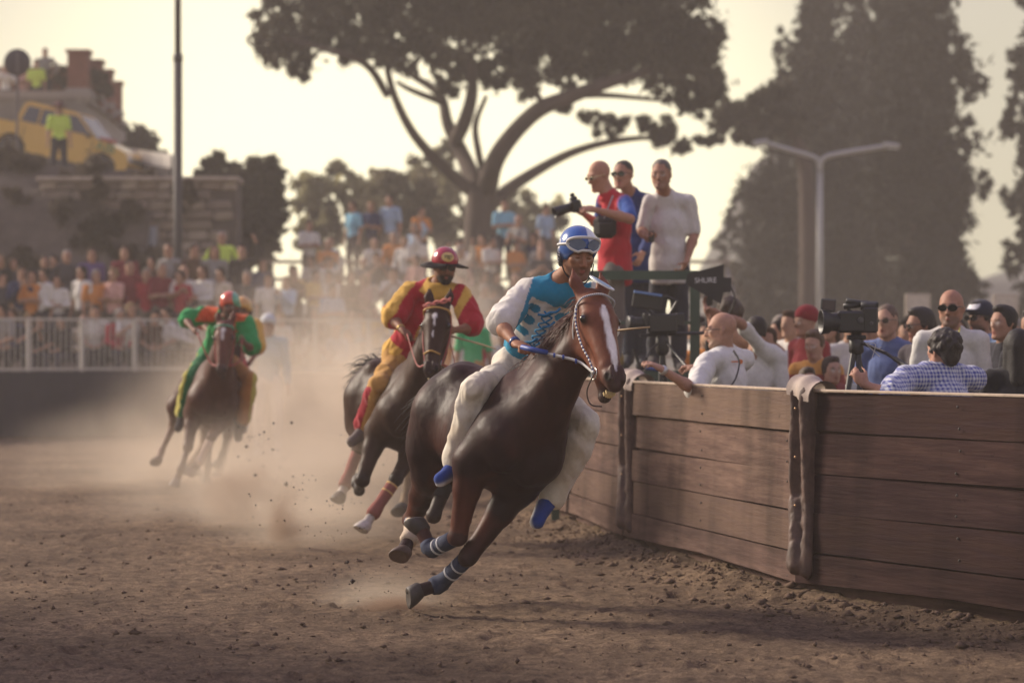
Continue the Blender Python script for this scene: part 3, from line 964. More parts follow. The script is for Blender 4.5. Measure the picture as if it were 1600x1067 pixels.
    def teeth(h):
        b = MB()
        for i in range(6):
            x = (-.022 + i * .0088)
            b.box((x, -.082, .588 - abs(i - 2.5) ** 2 * .0016), (.0082, .01, .026), bev=.002)
            b.box((x, -.108, .58 - abs(i - 2.5) ** 2 * .0016), (.0082, .01, .024), bev=.002)
        v = [h.HM @ Vector(p) - h.base for p in b.v]
        mk('teeth', v, b.f, mat('teeth', (.62, .47, .22), .4), h.root)
    def finish(h, tint=None):
        def disp(v):
            return .010 * (fbm(v * np.array([1, 1, .6]), 7, 3, 3) - .5) + .0035 * (np.abs(fbm(v, 16, 2, 8) - .5) * 2)
        return h.s.mesh('body', h.vox, m_coat(), h.root, disp=disp, colfn=tint, cs=.02, origin=h.base)
    def hair_strands(h, name, roots, dirs, length, col, w=.006, seed=1, wave=.03, n=7):
        r = random.Random(seed); b = MB()
        for p, d in zip(roots, dirs):
            p = Vector(p) - h.base; d = Vector(d).normalized(); L = length * r.uniform(.6, 1.15)
            side = d.cross(V(r.uniform(-1, 1), r.uniform(-1, 1), r.uniform(-1, 1))).normalized()
            pts = [p + d * L * t / n + side * wave * math.sin(t / n * 3 + r.uniform(-.3, .3)) * (t / n) + V(0, 0, -.35 * L * (t / n) ** 2) for t in range(n + 1)]
            b.tube(pts, [w * (1 - .85 * t / n) for t in range(n + 1)], 4)
        me = b.build(name, m_mane(), h.root, True)
        a = me.data.color_attributes.new('Col', 'FLOAT_COLOR', 'POINT')
        c = np.ones((len(b.v), 4), dtype=np.float32); c[:, :3] = col
        a.data.foreach_set('color', c.ravel())
        me['kind'] = 'stuff'
        return me
    def strap(h, name, pts, r, m, n=6, sp=6, flat=1.0, world=True):
        pts = spline([(Vector(p) - h.base) for p in pts], sp)
        return MB().tube(pts, r, n, flat=flat).build(name, m, h.root, True)
# ------------------------------------------------------------------ ground
TRACK = [V(5.2, 11.0, 0), V(3.35, 12.6, 0), V(1.82, 15.2, 0), V(.92, 18.9, 0), V(.30, 22.7, 0), V(-.15, 26.6, 0), V(-.55, 30.6, 0), V(-1.15, 34.6, 0), V(-2.2, 38.6, 0), V(-4.1, 42.2, 0), V(-6.6, 42.9, 0), V(-9.1, 41.2, 0), V(-13.2, 38.2, 0)]
def dirt_mat():
    m = mat('dirt', (.17, .115, .08), .95, spec=.15)
    nt, b = nodes_of(m); L = nt.links.new
    tc = nt.nodes.new('ShaderNodeTexCoord')
    def noise(sc, det=6, rough=.6, dist=0):
        n = nt.nodes.new('ShaderNodeTexNoise'); n.inputs['Scale'].default_value = sc; n.inputs['Detail'].default_value = det
        n.inputs['Roughness'].default_value = rough; n.inputs['Distortion'].default_value = dist; L(tc.outputs['Object'], n.inputs['Vector']); return n
    n1, n2, n3 = noise(.7, 5), noise(9, 8, .7), noise(55, 6, .75)
    r1 = nt.nodes.new('ShaderNodeValToRGB'); e = r1.color_ramp.elements
    e[0].position = .33; e[0].color = (.165, .115, .078, 1); e[1].position = .68; e[1].color = (.34, .245, .16, 1)
    L(n1.outputs[0], r1.inputs[0])
    r2 = nt.nodes.new('ShaderNodeValToRGB'); e = r2.color_ramp.elements
    e[0].position = .34; e[0].color = (.42, .40, .42, 1); e[1].position = .6; e[1].color = (1.12, 1.1, 1.05, 1)
    L(n2.outputs[0], r2.inputs[0])
    r3 = nt.nodes.new('ShaderNodeValToRGB'); e = r3.color_ramp.elements
    e[0].position = .36; e[0].color = (.5, .48, .48, 1); e[1].position = .6; e[1].color = (1.1, 1.1, 1.1, 1)
    L(n3.outputs[0], r3.inputs[0])
    m1 = nt.nodes.new('ShaderNodeMix'); m1.data_type = 'RGBA'; m1.blend_type = 'MULTIPLY'; m1.inputs[0].default_value = 1
    m2 = nt.nodes.new('ShaderNodeMix'); m2.data_type = 'RGBA'; m2.blend_type = 'MULTIPLY'; m2.inputs[0].default_value = 1
    L(r1.outputs[0], m1.inputs[6]); L(r2.outputs[0], m1.inputs[7]); L(m1.outputs[2], m2.inputs[6]); L(r3.outputs[0], m2.inputs[7])
    L(m2.outputs[2], b.inputs['Base Color'])
    ad = nt.nodes.new('ShaderNodeMath'); ad.operation = 'ADD'; L(n2.outputs[0], ad.inputs[0]); L(n3.outputs[0], ad.inputs[1])
    bp = nt.nodes.new('ShaderNodeBump'); bp.inputs['Distance'].default_value = .03; bp.inputs['Strength'].default_value = .9
    L(ad.outputs[0], bp.inputs['Height']); L(bp.outputs[0], b.inputs['Normal'])
    return m
DIRT = dirt_mat()

def seg_dist(p):
    """signed-less distance of Nx2 points to the barrier line"""
    d = np.full(len(p), 1e9)
    for a, b in zip(TRACK[:-1], TRACK[1:]):
        a = np.array(a)[:2]; b = np.array(b)[:2]; ab = b - a
        t = np.clip(((p - a) @ ab) / (ab @ ab), 0, 1)
        d = np.minimum(d, np.linalg.norm(p - a - t[:, None] * ab, axis=1))
    return d
DENTS = []
_r = random.Random(31)
for _ in range(420):
    _d = 10.5 * (30 / 10.5) ** _r.random(); DENTS.append((_r.uniform(-.24, .2) * _d, _d, _r.uniform(.05, .085), _r.uniform(.008, .026)))
def dents(x, y):
    z = np.zeros_like(x)
    for a, b, r_, h_ in DENTS:
        m = (np.abs(x - a) < r_ * 2.2) & (np.abs(y - b) < r_ * 2.6)
        if not m.any(): continue
        q = np.sqrt((x[m] - a) ** 2 + ((y[m] - b) * .85) ** 2) / r_
        z[m] += -h_ * np.exp(-q ** 4) + h_ * .5 * np.exp(-((q - 1.35) / .3) ** 2)
    return z
def relief(x, y):
    p = np.stack([x, y, np.zeros_like(x)], 1)
    z = .05 * (fbm(p, .9, 3, 1) - .5) + .034 * (fbm(p, 4.5, 4, 2) - .5) + .024 * (np.abs(fbm(p, 13, 3, 3) - .5) * 2 - .2)
    d = seg_dist(p[:, :2])
    z += np.exp(-(d / .34) ** 2) * (.03 + .10 * fbm(p, 4, 4, 6))
    return z
def build_ground():
    # one sheet: fine rows on the track in front, coarse to the horizon
    ys = np.concatenate([[-300, -60, -10, 2, 6], 8 * (46 / 8) ** np.linspace(0, 1, 360), [50, 56, 64, 80, 110, 160, 260, 600, 2500]])
    us = np.concatenate([[-40, -8, -2, -.9, -.5], np.linspace(-.30, .30, 300), [.5, .9, 2, 8, 40]])
    Y, U = np.meshgrid(ys, us, indexing='ij')
    X = U * np.maximum(np.abs(Y), 8)
    x, y = X.ravel(), Y.ravel()
    z = relief(x, y) + dents(x, y)
    z *= np.clip((y - 6) / 3, 0, 1) * np.clip((60 - y) / 10, 0, 1)
    n, m = len(ys), len(us)
    i, j = np.meshgrid(np.arange(n - 1), np.arange(m - 1), indexing='ij'); i, j = i.ravel(), j.ravel()
    f = np.stack([i * m + j, i * m + j + 1, (i + 1) * m + j + 1, (i + 1) * m + j], 1)
    o = mk('ground', np.stack([x, y, z], 1), f, DIRT, None, True)
    o['kind'] = 'structure'
    # loose clods thrown up by the hooves
    base_v = np.array([(1, 0, 0), (-1, 0, 0), (0, 1, 0), (0, -1, 0), (0, 0, 1), (0, 0, -1)], float)
    base_f = np.array([(0, 2, 4), (2, 1, 4), (1, 3, 4), (3, 0, 4), (2, 0, 5), (1, 2, 5), (3, 1, 5), (0, 3, 5)])
    N = 7000
    d = 10.5 * (34 / 10.5) ** RNG.random(N); u = RNG.uniform(-.24, .24, N)
    px, py = u * d, d
    sz = .004 + .016 * RNG.random(N) ** 6
    # heap of clods along the barrier foot
    M = 2000
    ti = RNG.integers(1, 4, M); tt = RNG.random(M); a = np.array([np.array(p) for p in TRACK])
    q = a[ti] * (1 - tt[:, None]) + a[ti + 1] * tt[:, None]
    px = np.concatenate([px, q[:, 0] - np.abs(RNG.normal(0, .35, M)) - .03]); py = np.concatenate([py, q[:, 1] - np.abs(RNG.normal(0, .15, M))])
    sz = np.concatenate([sz, .006 + .022 * RNG.random(M) ** 5])
    zz = relief(px, py)
    k = len(px)
    jit = 1 + .45 * RNG.normal(size=(k, 6, 1))
    sc = np.stack([sz * RNG.uniform(.7, 1.6, k), sz * RNG.uniform(.7, 1.6, k), sz * RNG.uniform(.5, .9, k)], 1)
    v = base_v[None] * jit * sc[:, None, :] + np.stack([px, py, zz + sz * .3], 1)[:, None, :]
    f = base_f[None] + (np.arange(k) * 6)[:, None, None]
    o = mk('dirt_clods', v.reshape(-1, 3), f.reshape(-1, 3), mat('clod', (.12, .082, .06), .95, noise=.4, nscale=8, spec=.1), None, False)
    tag(o, 'loose dark clods of dirt strewn over the race track', 'clods', kind='stuff')
    # clods in the air behind the hooves
    v = []; f = []; r = random.Random(9)
    spots = []
    for _ in range(40): spots.append((r.gauss(410, 40), r.gauss(700, 60), r.uniform(20, 24), r.uniform(.003, .011)))
    for _ in range(90): spots.append((r.gauss(505, 50), r.gauss(800, 55), r.uniform(16.5, 20), r.uniform(.002, .007)))
    for _ in range(50): spots.append((r.gauss(560, 50), r.gauss(910, 30), r.uniform(14, 15.5), r.uniform(.002, .006)))
    spots += [(550, 907, 14.5, .02), (543, 878, 15, .012), (448, 757, 20, .02), (385, 698, 22, .02), (398, 742, 21, .02), (455, 660, 22, .016)]
    for (a_, b_, d_, s_) in spots:
        c = P(a_, b_, d_)
        if c.z < .03: continue
        kk = len(v)
        for p in base_v: v.append(tuple(c + Vector(p) * s_ * r.uniform(.6, 1.5)))
        for q_ in base_f: f.append(tuple(int(i_) + kk for i_ in q_))
    o = mk('flying_clods', v, f, mat('clod_dark', (.035, .024, .02), .95), None)
    tag(o, 'dark crumbs of earth flung into the air behind the hooves', 'clods', kind='stuff')
build_ground()

# ------------------------------------------------------------------ barrier of boards round the track
def barrier():
    wood = [mat('board_%d' % i, c, .7, noise=.22, nscale=3.2, bump=.005, bscale=10, stretch=(.55, 1, 5), col2=c2, spec=.1) for i, (c, c2) in enumerate((((.09, .054, .044), (.125, .08, .062)), ((.12, .077, .058), (.085, .054, .044)), ((.078, .047, .04), (.105, .065, .053)), ((.145, .096, .07), (.1, .066, .052))))]
    vignette_wood = [mat('vignette_board_%d' % i, c, .7, noise=.25, nscale=3.2, bump=.005, bscale=10, stretch=(.55, 1, 5), col2=c2, spec=.04) for i, (c, c2) in enumerate((((.030, .015, .015), (.042, .023, .020)), ((.038, .020, .017), (.026, .014, .015)), ((.026, .013, .014), (.034, .019, .018))))]  # redder boards, darkened further to stand in for lens vignette
    for m_ in wood + vignette_wood:      # rain streaks, knots and mud splashes
        nt, b = nodes_of(m_); L = nt.links.new
        tc = nt.nodes.new('ShaderNodeTexCoord'); src = b.inputs['Base Color'].links[0].from_socket
        for scl, rng, lo, amt in (((3.5, 1, .5), (.45, .7), .72, 1.0), ((1.1, 1, 1.6), (.35, .7), .7, 1.0), ((16, 1, 22), (.64, .74), .65, 1.0)):
            mp = nt.nodes.new('ShaderNodeMapping'); mp.inputs['Scale'].default_value = scl; L(tc.outputs['Object'], mp.inputs[0])
            n = nt.nodes.new('ShaderNodeTexNoise'); n.inputs['Scale'].default_value = 1.0; n.inputs['Detail'].default_value = 5; L(mp.outputs[0], n.inputs['Vector'])
            r_ = nt.nodes.new('ShaderNodeMapRange'); r_.inputs[1].default_value = rng[0]; r_.inputs[2].default_value = rng[1]; r_.inputs[3].default_value = 1.12; r_.inputs[4].default_value = lo; L(n.outputs[0], r_.inputs[0])
            mx = nt.nodes.new('ShaderNodeMix'); mx.data_type = 'RGBA'; mx.blend_type = 'MULTIPLY'; mx.inputs[0].default_value = 1; L(src, mx.inputs[6]); L(r_.outputs[0], mx.inputs[7]); src = mx.outputs[2]
        L(src, b.inputs['Base Color'])
    edge = mat('board_edge', (.42, .33, .25), .7, noise=.2)
    leather = mat('post_leather', (.07, .038, .03), .62, noise=.3, nscale=7, bump=.003, bscale=30, col2=(.105, .06, .045))
    canvas = mat('post_canvas', (.40, .32, .27), .7, noise=.2, nscale=9)
    place = ['beside the camera, ending just outside the picture', 'nearest the camera at the right edge', 'between the two near padded posts', 'just behind the leading horse\'s front legs', 'seen behind the leading horse\'s rump', 'behind the second horse\'s neck',
             'hidden behind the second rider', 'just left of the second rider\'s back', 'in dust between second and third horse', 'behind the third horse and to its right', 'directly left of the third horse', 'farthest left, draped with a black cover']
    r = random.Random(4)
    for i, (a, b) in enumerate(zip(TRACK[:-1], TRACK[1:])):
        near = i <= 3
        top = 1.31 if i <= 3 else 1.31 - .035 * (i - 3)
        d = (b - a); L = d.length; d.normalize(); nrm = V(-d.y, d.x, 0)       # nrm to the left of a->b
        if nrm.dot(V(-1, -.3, 0)) < 0: nrm = -nrm                            # towards the track
        ang = math.atan2(d.y, d.x)
        sg = 1 if nrm.dot(V(-math.sin(ang), math.cos(ang), 0)) > 0 else -1
        root = empty('wooden_barrier', a.copy(), ang, 'board barrier of the race track, section ' + place[min(i, 11)], 'barrier', 'plank barrier sections round the track')
        hs = [.245, .25, .24, .245, .22] if near else [.24, .24, .24, .2, .15]
        z = top
        for kf, hgt in enumerate(hs):
            s = r.uniform(-.014, .014); tilt = r.uniform(-.016, .016)
            wob = r.uniform(0, 9)
            v = []; f = []; n = 10
            for t in range(n + 1):
                u = t / n
                zt = z + (tilt * (u - .5)) * (kf > 0); zb = z - hgt + r.uniform(-.002, .002) + tilt * (u - .5) + (.06 if kf == 4 and near else 0) * (1 - abs(u - .5))
                o_ = .014 * math.sin(u * 3 + wob) + s + kf * .005
                for (zz, off) in ((zt - .004, .0), (zt - .0, .008), (zt - .0, .026), (zb + .004, .034), (zb, .026), (zb, .0)):
                    v.append(V(L * u, sg * (off + o_), zz))
            for t in range(n):
                for q in range(6):
                    f.append((t * 6 + q, t * 6 + (q + 1) % 6, (t + 1) * 6 + (q + 1) % 6, (t + 1) * 6 + q))
            f.append((0, 1, 2, 3, 4, 5)); f.append(tuple(n * 6 + q for q in (5, 4, 3, 2, 1, 0)))
            mk('plank', v, f, (vignette_wood if i <= 1 else wood)[r.randrange(3 if i <= 1 else 4)], root)
            z -= hgt + .005
        if near:
            e = MB(); zz = top
            for hgt in hs:
                for u in (.04, .5, .96):
                    for dz in (.06, hgt - .06):
                        e.lathe((L * u + r.uniform(-.02, .02), sg * .045, zz - dz), [(0, .0), (.009, .0), (.007, .006), (0, .008)], 6, axis=(0, sg, 0))
                zz -= hgt + .005
            e.build('nail_heads', mat('nail_iron', (.03, .022, .02), .6), root)['kind'] = 'stuff'
        e = MB(); e.box((L / 2, -sg * .02, top / 2 + .02), (L, .02, top - .08)); e.build('backing_board', wood[2], root)
        e = MB(); e.box((L / 2, sg * .012, top + .012), (L - .02, .045, .018), bev=.004); e.build('top_strip', edge, root)
        for u in (.04, .5, .96):
            e = MB(); e.box((L * u, -sg * .06, top / 2), (.1, .08, top - .02)); e.build('upright', wood[2], root)
    # padded posts
    def post(p, top, w, label, near=True, seed=1, dirn=None):
        root = empty('padded_post', p.copy(), 0, label, 'post', 'leather padded posts on the barrier')
        n = (V(-1, -.45, 0)).normalized(); sd = V(-n.y, n.x, 0)
        R = Matrix((sd, n, V(0, 0, 1))).transposed()
        s = SDF()
        s.box(V(0, 0, top * .58) + n * .01, (w * .42, .06, top * .42), (.5,) * 3, .02, R=R, rnd=.035)
        s.cone(V(0, 0, top - .02) - sd * w * .36 + n * .085, V(0, 0, .42) - sd * w * .42 + n * .09, .03, .022, k=.03)
        s.cone(V(0, 0, top - .02) + sd * w * .2 + n * .075, V(0, 0, .5) + sd * w * .28 + n * .08, .04, .03, k=.03)
        s.cone(V(0, 0, top * .46) + n * .08 - sd * w * .3, V(0, 0, .24) + n * .13 + sd * w * .12, .04, .06, k=.04)
        s.cone(V(0, 0, top * .44) + n * .07 + sd * w * .35, V(0, 0, .2) + n * .1 + sd * w * .5, .03, .04, k=.03)
        s.mesh('post_cover', .013 if near else .022, leather, root, disp=lambda v: .026 * (fbm(v * np.array([1, 1, .3]), 9, 3, seed) - .5) + .012 * (np.abs(fbm(v * np.array([1, 1, .5]), 22, 2, seed + 3) - .5) * 2 - .3))
        v = []; f = []; m1, m2 = 12, 9
        for layer in (0, .008):
            for i_ in range(m1):
                t = i_ / (m1 - 1); ang = math.pi * (1.08 - 1.18 * t)
                for j_ in range(m2):
                    u_ = j_ / (m2 - 1) - .5
                    rr = .105 - layer + .012 * math.sin(u_ * 9 + t * 4)
                    drop = max(0, t - .85) * .5 * (1 + u_)
                    p_ = n * (math.cos(ang) * -rr * 1.05) * -1 * -1 + V(0, 0, top - .03 + math.sin(ang) * rr - drop - .05 * u_) + sd * u_ * w * (1.05 + .12 * math.sin(t * 3))
                    v.append(p_)
        for i_ in range(m1 - 1):
            for j_ in range(m2 - 1):
                q_ = i_ * m2 + j_; f.append((q_, q_ + 1, q_ + m2 + 1, q_ + m2)); q_ += m1 * m2; f.append((q_ + m2, q_ + m2 + 1, q_ + 1, q_))
        mk('canvas_cap', v, f, canvas, root, True)
        b = MB()
        for t in range(3):
            b.lathe(V(0, 0, top - .12 - t * .3) + n * .135 + sd * w * .1, [(.008, -.003), (.008, .004), (.003, .006)], 8, axis=n)
        b.build('rivet', mat('brass', (.35, .22, .12), .4, metal=.8), root)
    post(TRACK[2] + V(.05, -.05, 0), 1.33, .21, 'brown leather padded post with a pale canvas cap, right of the bald cameraman')
    post(TRACK[3] + V(.04, -.05, 0), 1.33, .2, 'brown leather padded post directly right of the leading horse\'s muzzle', seed=7)
    post(TRACK[4] + V(-.05, -.05, 0), 1.3, .18, 'leather padded post hidden behind the leading horse', seed=5)
    for i in (6, 7, 8):
        post(TRACK[i] + V(0, -.07, 0), TRACK[i].z + 1.16, .18, ['leather padded post behind the second horse', 'leather padded post in the dust between the second and third horse', 'leather padded post in the dust beside the third horse'][i - 6], near=False, seed=i)
    # black drape on the far left
    v = []; f = []; n = 40
    a, b = lerp(TRACK[10], TRACK[9], .63) + V(0, -.1, 0), TRACK[11]
    for t in range(n + 1):
        u = t / n
        for zz, off in ((1.16, -.02), (.9, .05), (.45, .09), (.06, .14)):
            p = lerp(a, b, u) + V(.35 * (1 - zz) * (1 - u) ** 6, -off - .05 - .03 * math.sin(u * 55 + zz), 0); v.append(V(p.x, p.y, zz))
    for t in range(n):
        for q in range(3): f.append((t * 4 + q, t * 4 + q + 1, (t + 1) * 4 + q + 1, (t + 1) * 4 + q))
    bk = len(v); v2 = [p + V(0, .012, 0) for p in v]; f2 = [tuple(i + bk for i in q[::-1]) for q in f]
    o = mk('black_drape', v + v2, f + f2, mat('drape', (.022, .018, .026), .8, noise=.3, nscale=3), None, True)
    tag(o, 'black cloth drape hanging over the barrier at the far left', 'drape')
barrier()

# ------------------------------------------------------------------ railing on top of the far barrier
def railing():
    white = mat('rail_paint', (.5, .47, .42), .5, noise=.15)
    grey = mat('bar_paint', (.33, .31, .29), .5)
    pl = ['behind the second horse', 'between the second and third rider', 'just right of the rider in green', 'in front of the red waistcoats', 'in front of the seated spectators', 'at the far left']
    line = [V(1.3, 43.9, 0), V(-1.0, 44.1, 0), V(-2.6, 44.1, 0), V(-4.5, 43.6, 0), V(-6.7, 43.2, 0), V(-9.2, 41.5, 0), V(-12.5, 39.2, 0)]
    for k in range(6):
        a, b = line[k], line[k + 1]; z0 = 1.14
        root = empty('metal_railing', a + V(0, 0, z0), 0, 'pale metal railing with thin bars ' + pl[k], 'railing', 'railings on top of the barrier')
        d = b - a; L = d.length; d.normalize(); R = Matrix((d, V(-d.y, d.x, 0), V(0, 0, 1))).transposed()
        n = max(2, round(L / .95))
        for t in range(n):
            m = MB(); m.box(d * (L * t / n) + V(0, 0, -.1), (.075, .06, 2.08), R, bev=.01); m.build('post', white, root)
        for zz in (.05, .92):
            m = MB(); m.box(d * L / 2 + V(0, 0, zz), (L, .04, .045), R); m.build('rail', white, root)
        m = MB()
        for t in range(int(L / .105)):
            m.box(d * (t + .5) * .105 + V(0, 0, .485), (.014, .014, .82), R)
        m.build('bars', grey, root)['kind'] = 'stuff'
railing()

# ------------------------------------------------------------------ banks, terraces and the stone wall
def earth_box(name, x0, x1, y0, y1, z0, z1, m, label=None, cat=None, kind='structure'):
    b = MB(); b.box(((x0 + x1) / 2, (y0 + y1) / 2, (z0 + z1) / 2), (x1 - x0, y1 - y0, z1 - z0), bev=.02)
    o = b.build(name, m)
    if kind: o['kind'] = kind
    if label: tag(o, label, cat)
    return o
CONC = mat('concrete', (.28, .235, .20), .85, noise=.25, nscale=2, bump=.01, bscale=8)
def terraces():
    root = empty('terrace', (-9, 45, 0), 0, 'stepped concrete terrace under the seated spectators on the left', 'terrace')
    for i in range(4):
        b = MB(); y0 = 43.9 + i * .85 if i else 43.4; z = .92 + i * .36
        b.box((0.2, (y0 + 49.3) / 2 - 45, z / 2), (9.0, 49.3 - y0, z)); b.build('step', CONC, root)
    root = empty('grandstand', (-.9, 53, 0), 0, 'grandstand of stepped planks crowded with people beyond the fence', 'grandstand')
    gm = mat('stand_metal', (.25, .23, .21), .6, noise=.2)
    for i in range(7):
        b = MB(); b.box((0, -5 + i * 1.05, .95 + i * .42), (11.5, .5, .06)); b.build('seat_plank', mat('stand_plank', (.3, .25, .2), .7, noise=.2), root)
        b = MB(); b.box((0, -5.4 + i * 1.05, .55 + i * .42), (11.5, .62, .05)); b.build('foot_plank', gm, root)
    for x in (-5.7, -2.9, 0, 2.9, 5.7):
        b = MB()
        b.tube([(x, -5.7, .0), (x, -5.7, 1.2)], .04, 6); b.tube([(x, -5.7, .5), (x, 1.5, 3.4)], .04, 6); b.tube([(x, 1.4, 0), (x, 1.4, 3.6)], .05, 6); b.tube([(x, -2, 0), (x, -2, 1.9)], .04, 6)
        b.build('frame', gm, root)
terraces()

def stone_wall():
    m = [mat('stone_%d' % i, c, .9, noise=.3, nscale=4, bump=.01, bscale=20) for i, c in enumerate(((.29, .24, .19), (.21, .17, .14), (.36, .30, .24), (.25, .195, .15)))]
    mortar = mat('mortar', (.10, .082, .07), .95, noise=.3, nscale=5)
    D = 50.0
    x0, x1 = P(60, 0, D).x, P(371, 0, D).x
    root = empty('stone_wall', (x0, D, 0), 0, 'old retaining wall of rough stone blocks below the road with the yellow pickup', 'wall')
    b = MB(); b.box(((x1 - x0) / 2, .52, 2.48), (x1 - x0 - .04, .9, 4.96)); b.build('core', mortar, root)
    r = random.Random(21)
    z = 1.3; shapes = []
    # a few block shapes shared by all stones
    for k in range(6):
        w, h_ = r.uniform(.3, .55), r.uniform(.16, .22)
        mb = MB(); mb.box((0, 0, 0), (w, .16, h_), bev=.03)
        vv = [Vector(p) + V(r.uniform(-.015, .015), r.uniform(-.02, .02), r.uniform(-.012, .012)) for p in mb.v]
        me = bpy.data.meshes.new('stone'); me.from_pydata(vv, [], mb.f); me.materials.append(m[k % 4]); shapes.append((w, h_, me))
    cnt = 0
    while z < 4.95:
        x = r.uniform(0, .1); hh = r.uniform(.18, .21)
        while x < x1 - x0 - .15 and cnt < 298:
            w, h_, me = shapes[r.randrange(6)]
            sc = r.uniform(.85, 1.15)
            if x + w * sc > x1 - x0: break
            o = bpy.data.objects.new('stone', me); COL.objects.link(o); o.parent = root
            o.location = (x + w * sc / 2, .06 + r.uniform(-.02, .02), z + hh / 2); o.scale = (sc, 1, hh / h_ * .93)
            x += w * sc + .02; cnt += 1
        z += hh + .012
    # coping and road deck behind it
    b = MB(); b.box(((x1 - x0) / 2, .4, 5.02), (x1 - x0 + .06, 1.0, .1), bev=.02); b.build('coping', m[2], root)
    o = mk('upper_road', [(-40, 51, 9.0), (P(366, 0, 51).x, 51, 4.95), (P(300, 0, 70).x, 70, 5.5), (-40, 90, 10.0), (-40, 50.6, -.5), (P(366, 0, 51).x, 50.6, -.5), (P(300, 0, 70).x, 70, -.5), (-40, 90, -.5)],
           [(0, 1, 2, 3), (0, 4, 5, 1), (1, 5, 6, 2), (2, 6, 7, 3), (3, 7, 4, 0)], mat('road', (.13, .115, .1), .9, noise=.2, nscale=1))
    o['kind'] = 'structure'
    # grey box fixed on the wall
    b = MB(); b.box((0, 0, 0), (.22, .16, .42), bev=.03); b.box((0, -.1, -.1), (.15, .06, .16), bev=.01); c = P(236, 370, D - .15)
    o = b.build('meter_box', mat('meter', (.28, .30, .36), .4), None); o.location = c; tag(o, 'small grey electric box fixed on the stone wall above the crowd', 'box')
    b = MB(); e = P(228, 390, D - .1) - c
    pts = spline([P(246, 350, D - .1), P(248, 380, D - .1), P(247, 420, D - .1), P(246, 450, D - .1)], 4); o = MB().tube([p - pts[0] for p in pts], .02, 6).build('drain_pipe', mat('pipe', (.3, .27, .25), .5), None); o.location = pts[0]
    tag(o, 'thin pale pipe running down the stone wall beside the grey box', 'pipe')
stone_wall()

# ------------------------------------------------------------------ trees
def leaf_mat(name, c, tr=.25, noise=.75):
    m = mat(name, c, .75, spec=.15)
    nt, b = nodes_of(m); L = nt.links.new
    n = nt.nodes.new('ShaderNodeTexNoise'); n.inputs['Scale'].default_value = .8; n.inputs['Detail'].default_value = 3
    tc = nt.nodes.new('ShaderNodeTexCoord'); L(tc.outputs['Object'], n.inputs['Vector'])
    r = nt.nodes.new('ShaderNodeMapRange'); r.inputs[1].default_value = .36; r.inputs[2].default_value = .64; r.inputs[3].default_value = 1 - noise; r.inputs[4].default_value = 1 + noise
    L(n.outputs[0], r.inputs[0])
    mx = nt.nodes.new('ShaderNodeMix'); mx.data_type = 'RGBA'; mx.blend_type = 'MULTIPLY'; mx.inputs[0].default_value = 1; mx.inputs[6].default_value = (*c, 1)
    L(r.outputs[0], mx.inputs[7]); L(mx.outputs[2], b.inputs['Base Color'])
    t = nt.nodes.new('ShaderNodeBsdfTranslucent'); L(mx.outputs[2], t.inputs[0])
    ms = nt.nodes.new('ShaderNodeMixShader'); ms.inputs[0].default_value = tr
    out = nt.nodes.get('Material Output'); L(b.outputs[0], ms.inputs[1]); L(t.outputs[0], ms.inputs[2]); L(ms.outputs[0], out.inputs[0])
    return m

def foliage(name, blobs, n, size, m, parent, base, seed=1, shell=.55, lumps=14, long=1.6, sig=.6):
    """thousands of leaf-sized faces gathered in clumps through the crown"""
    g = np.random.default_rng(seed)
    vol = np.array([b[1][0] * b[1][1] * b[1][2] for b in blobs]) ** .7; vol /= vol.sum()
    C = []
    for (c, r), w in zip(blobs, vol):
        k = max(int(lumps * len(blobs) * w), 3)
        dirs = g.normal(size=(k, 3)); dirs /= np.linalg.norm(dirs, axis=1)[:, None]
        rr = shell + (1 - shell) * g.random(k)[:, None] ** .6
        cc = np.array(c) + dirs * rr * np.array(r)
        lr = np.full((k, 1), min(r) * .42) * g.uniform(.5, 1.1, (k, 1))
        C.append((cc, lr, max(int(n * w), 20)))
    pts = []
    for cc, lr, q in C:
        i = g.integers(0, len(cc), q)
        d = g.normal(size=(q, 3)); d /= np.linalg.norm(d, axis=1)[:, None]
        pts.append(cc[i] + d * lr[i] * np.abs(g.normal(size=(q, 1))) * sig)
    p = np.concatenate(pts); k = len(p)
    a = g.normal(size=(k, 3)); a /= np.linalg.norm(a, axis=1)[:, None]
    b = np.cross(a, g.normal(size=(k, 3))); b /= np.linalg.norm(b, axis=1)[:, None]
    s = size * g.uniform(.5, 1.3, (k, 1))
    v = np.stack([p - a * s * long * .5, p + b * s * .4, p + a * s * long * .5, p - b * s * .4], 1) - np.array(base)
    f = np.arange(k * 4).reshape(k, 4)
    return mk(name, v.reshape(-1, 3), f, m, parent)

def tree(name, base, limbs, blobs, n, size, lm, bark, label, seed=1, group=None, cat='tree', **kw):
    root = empty(name, base, 0, label, cat, group)
    if limbs:
        b = MB()
        for i, (pts, rs) in enumerate(limbs):
            pts = [Vector(p) - Vector(base) for p in pts]
            sp = spline(pts, 6); rr = [np.interp(i / (len(sp) - 1) * (len(rs) - 1), range(len(rs)), rs) for i in range(len(sp))]
            b = MB().tube(sp, rr, 10); b.build('trunk' if i == 0 else 'limb', bark, root, True)
    foliage('crown', blobs, n, size, lm, root, base, seed, **kw)
    return root

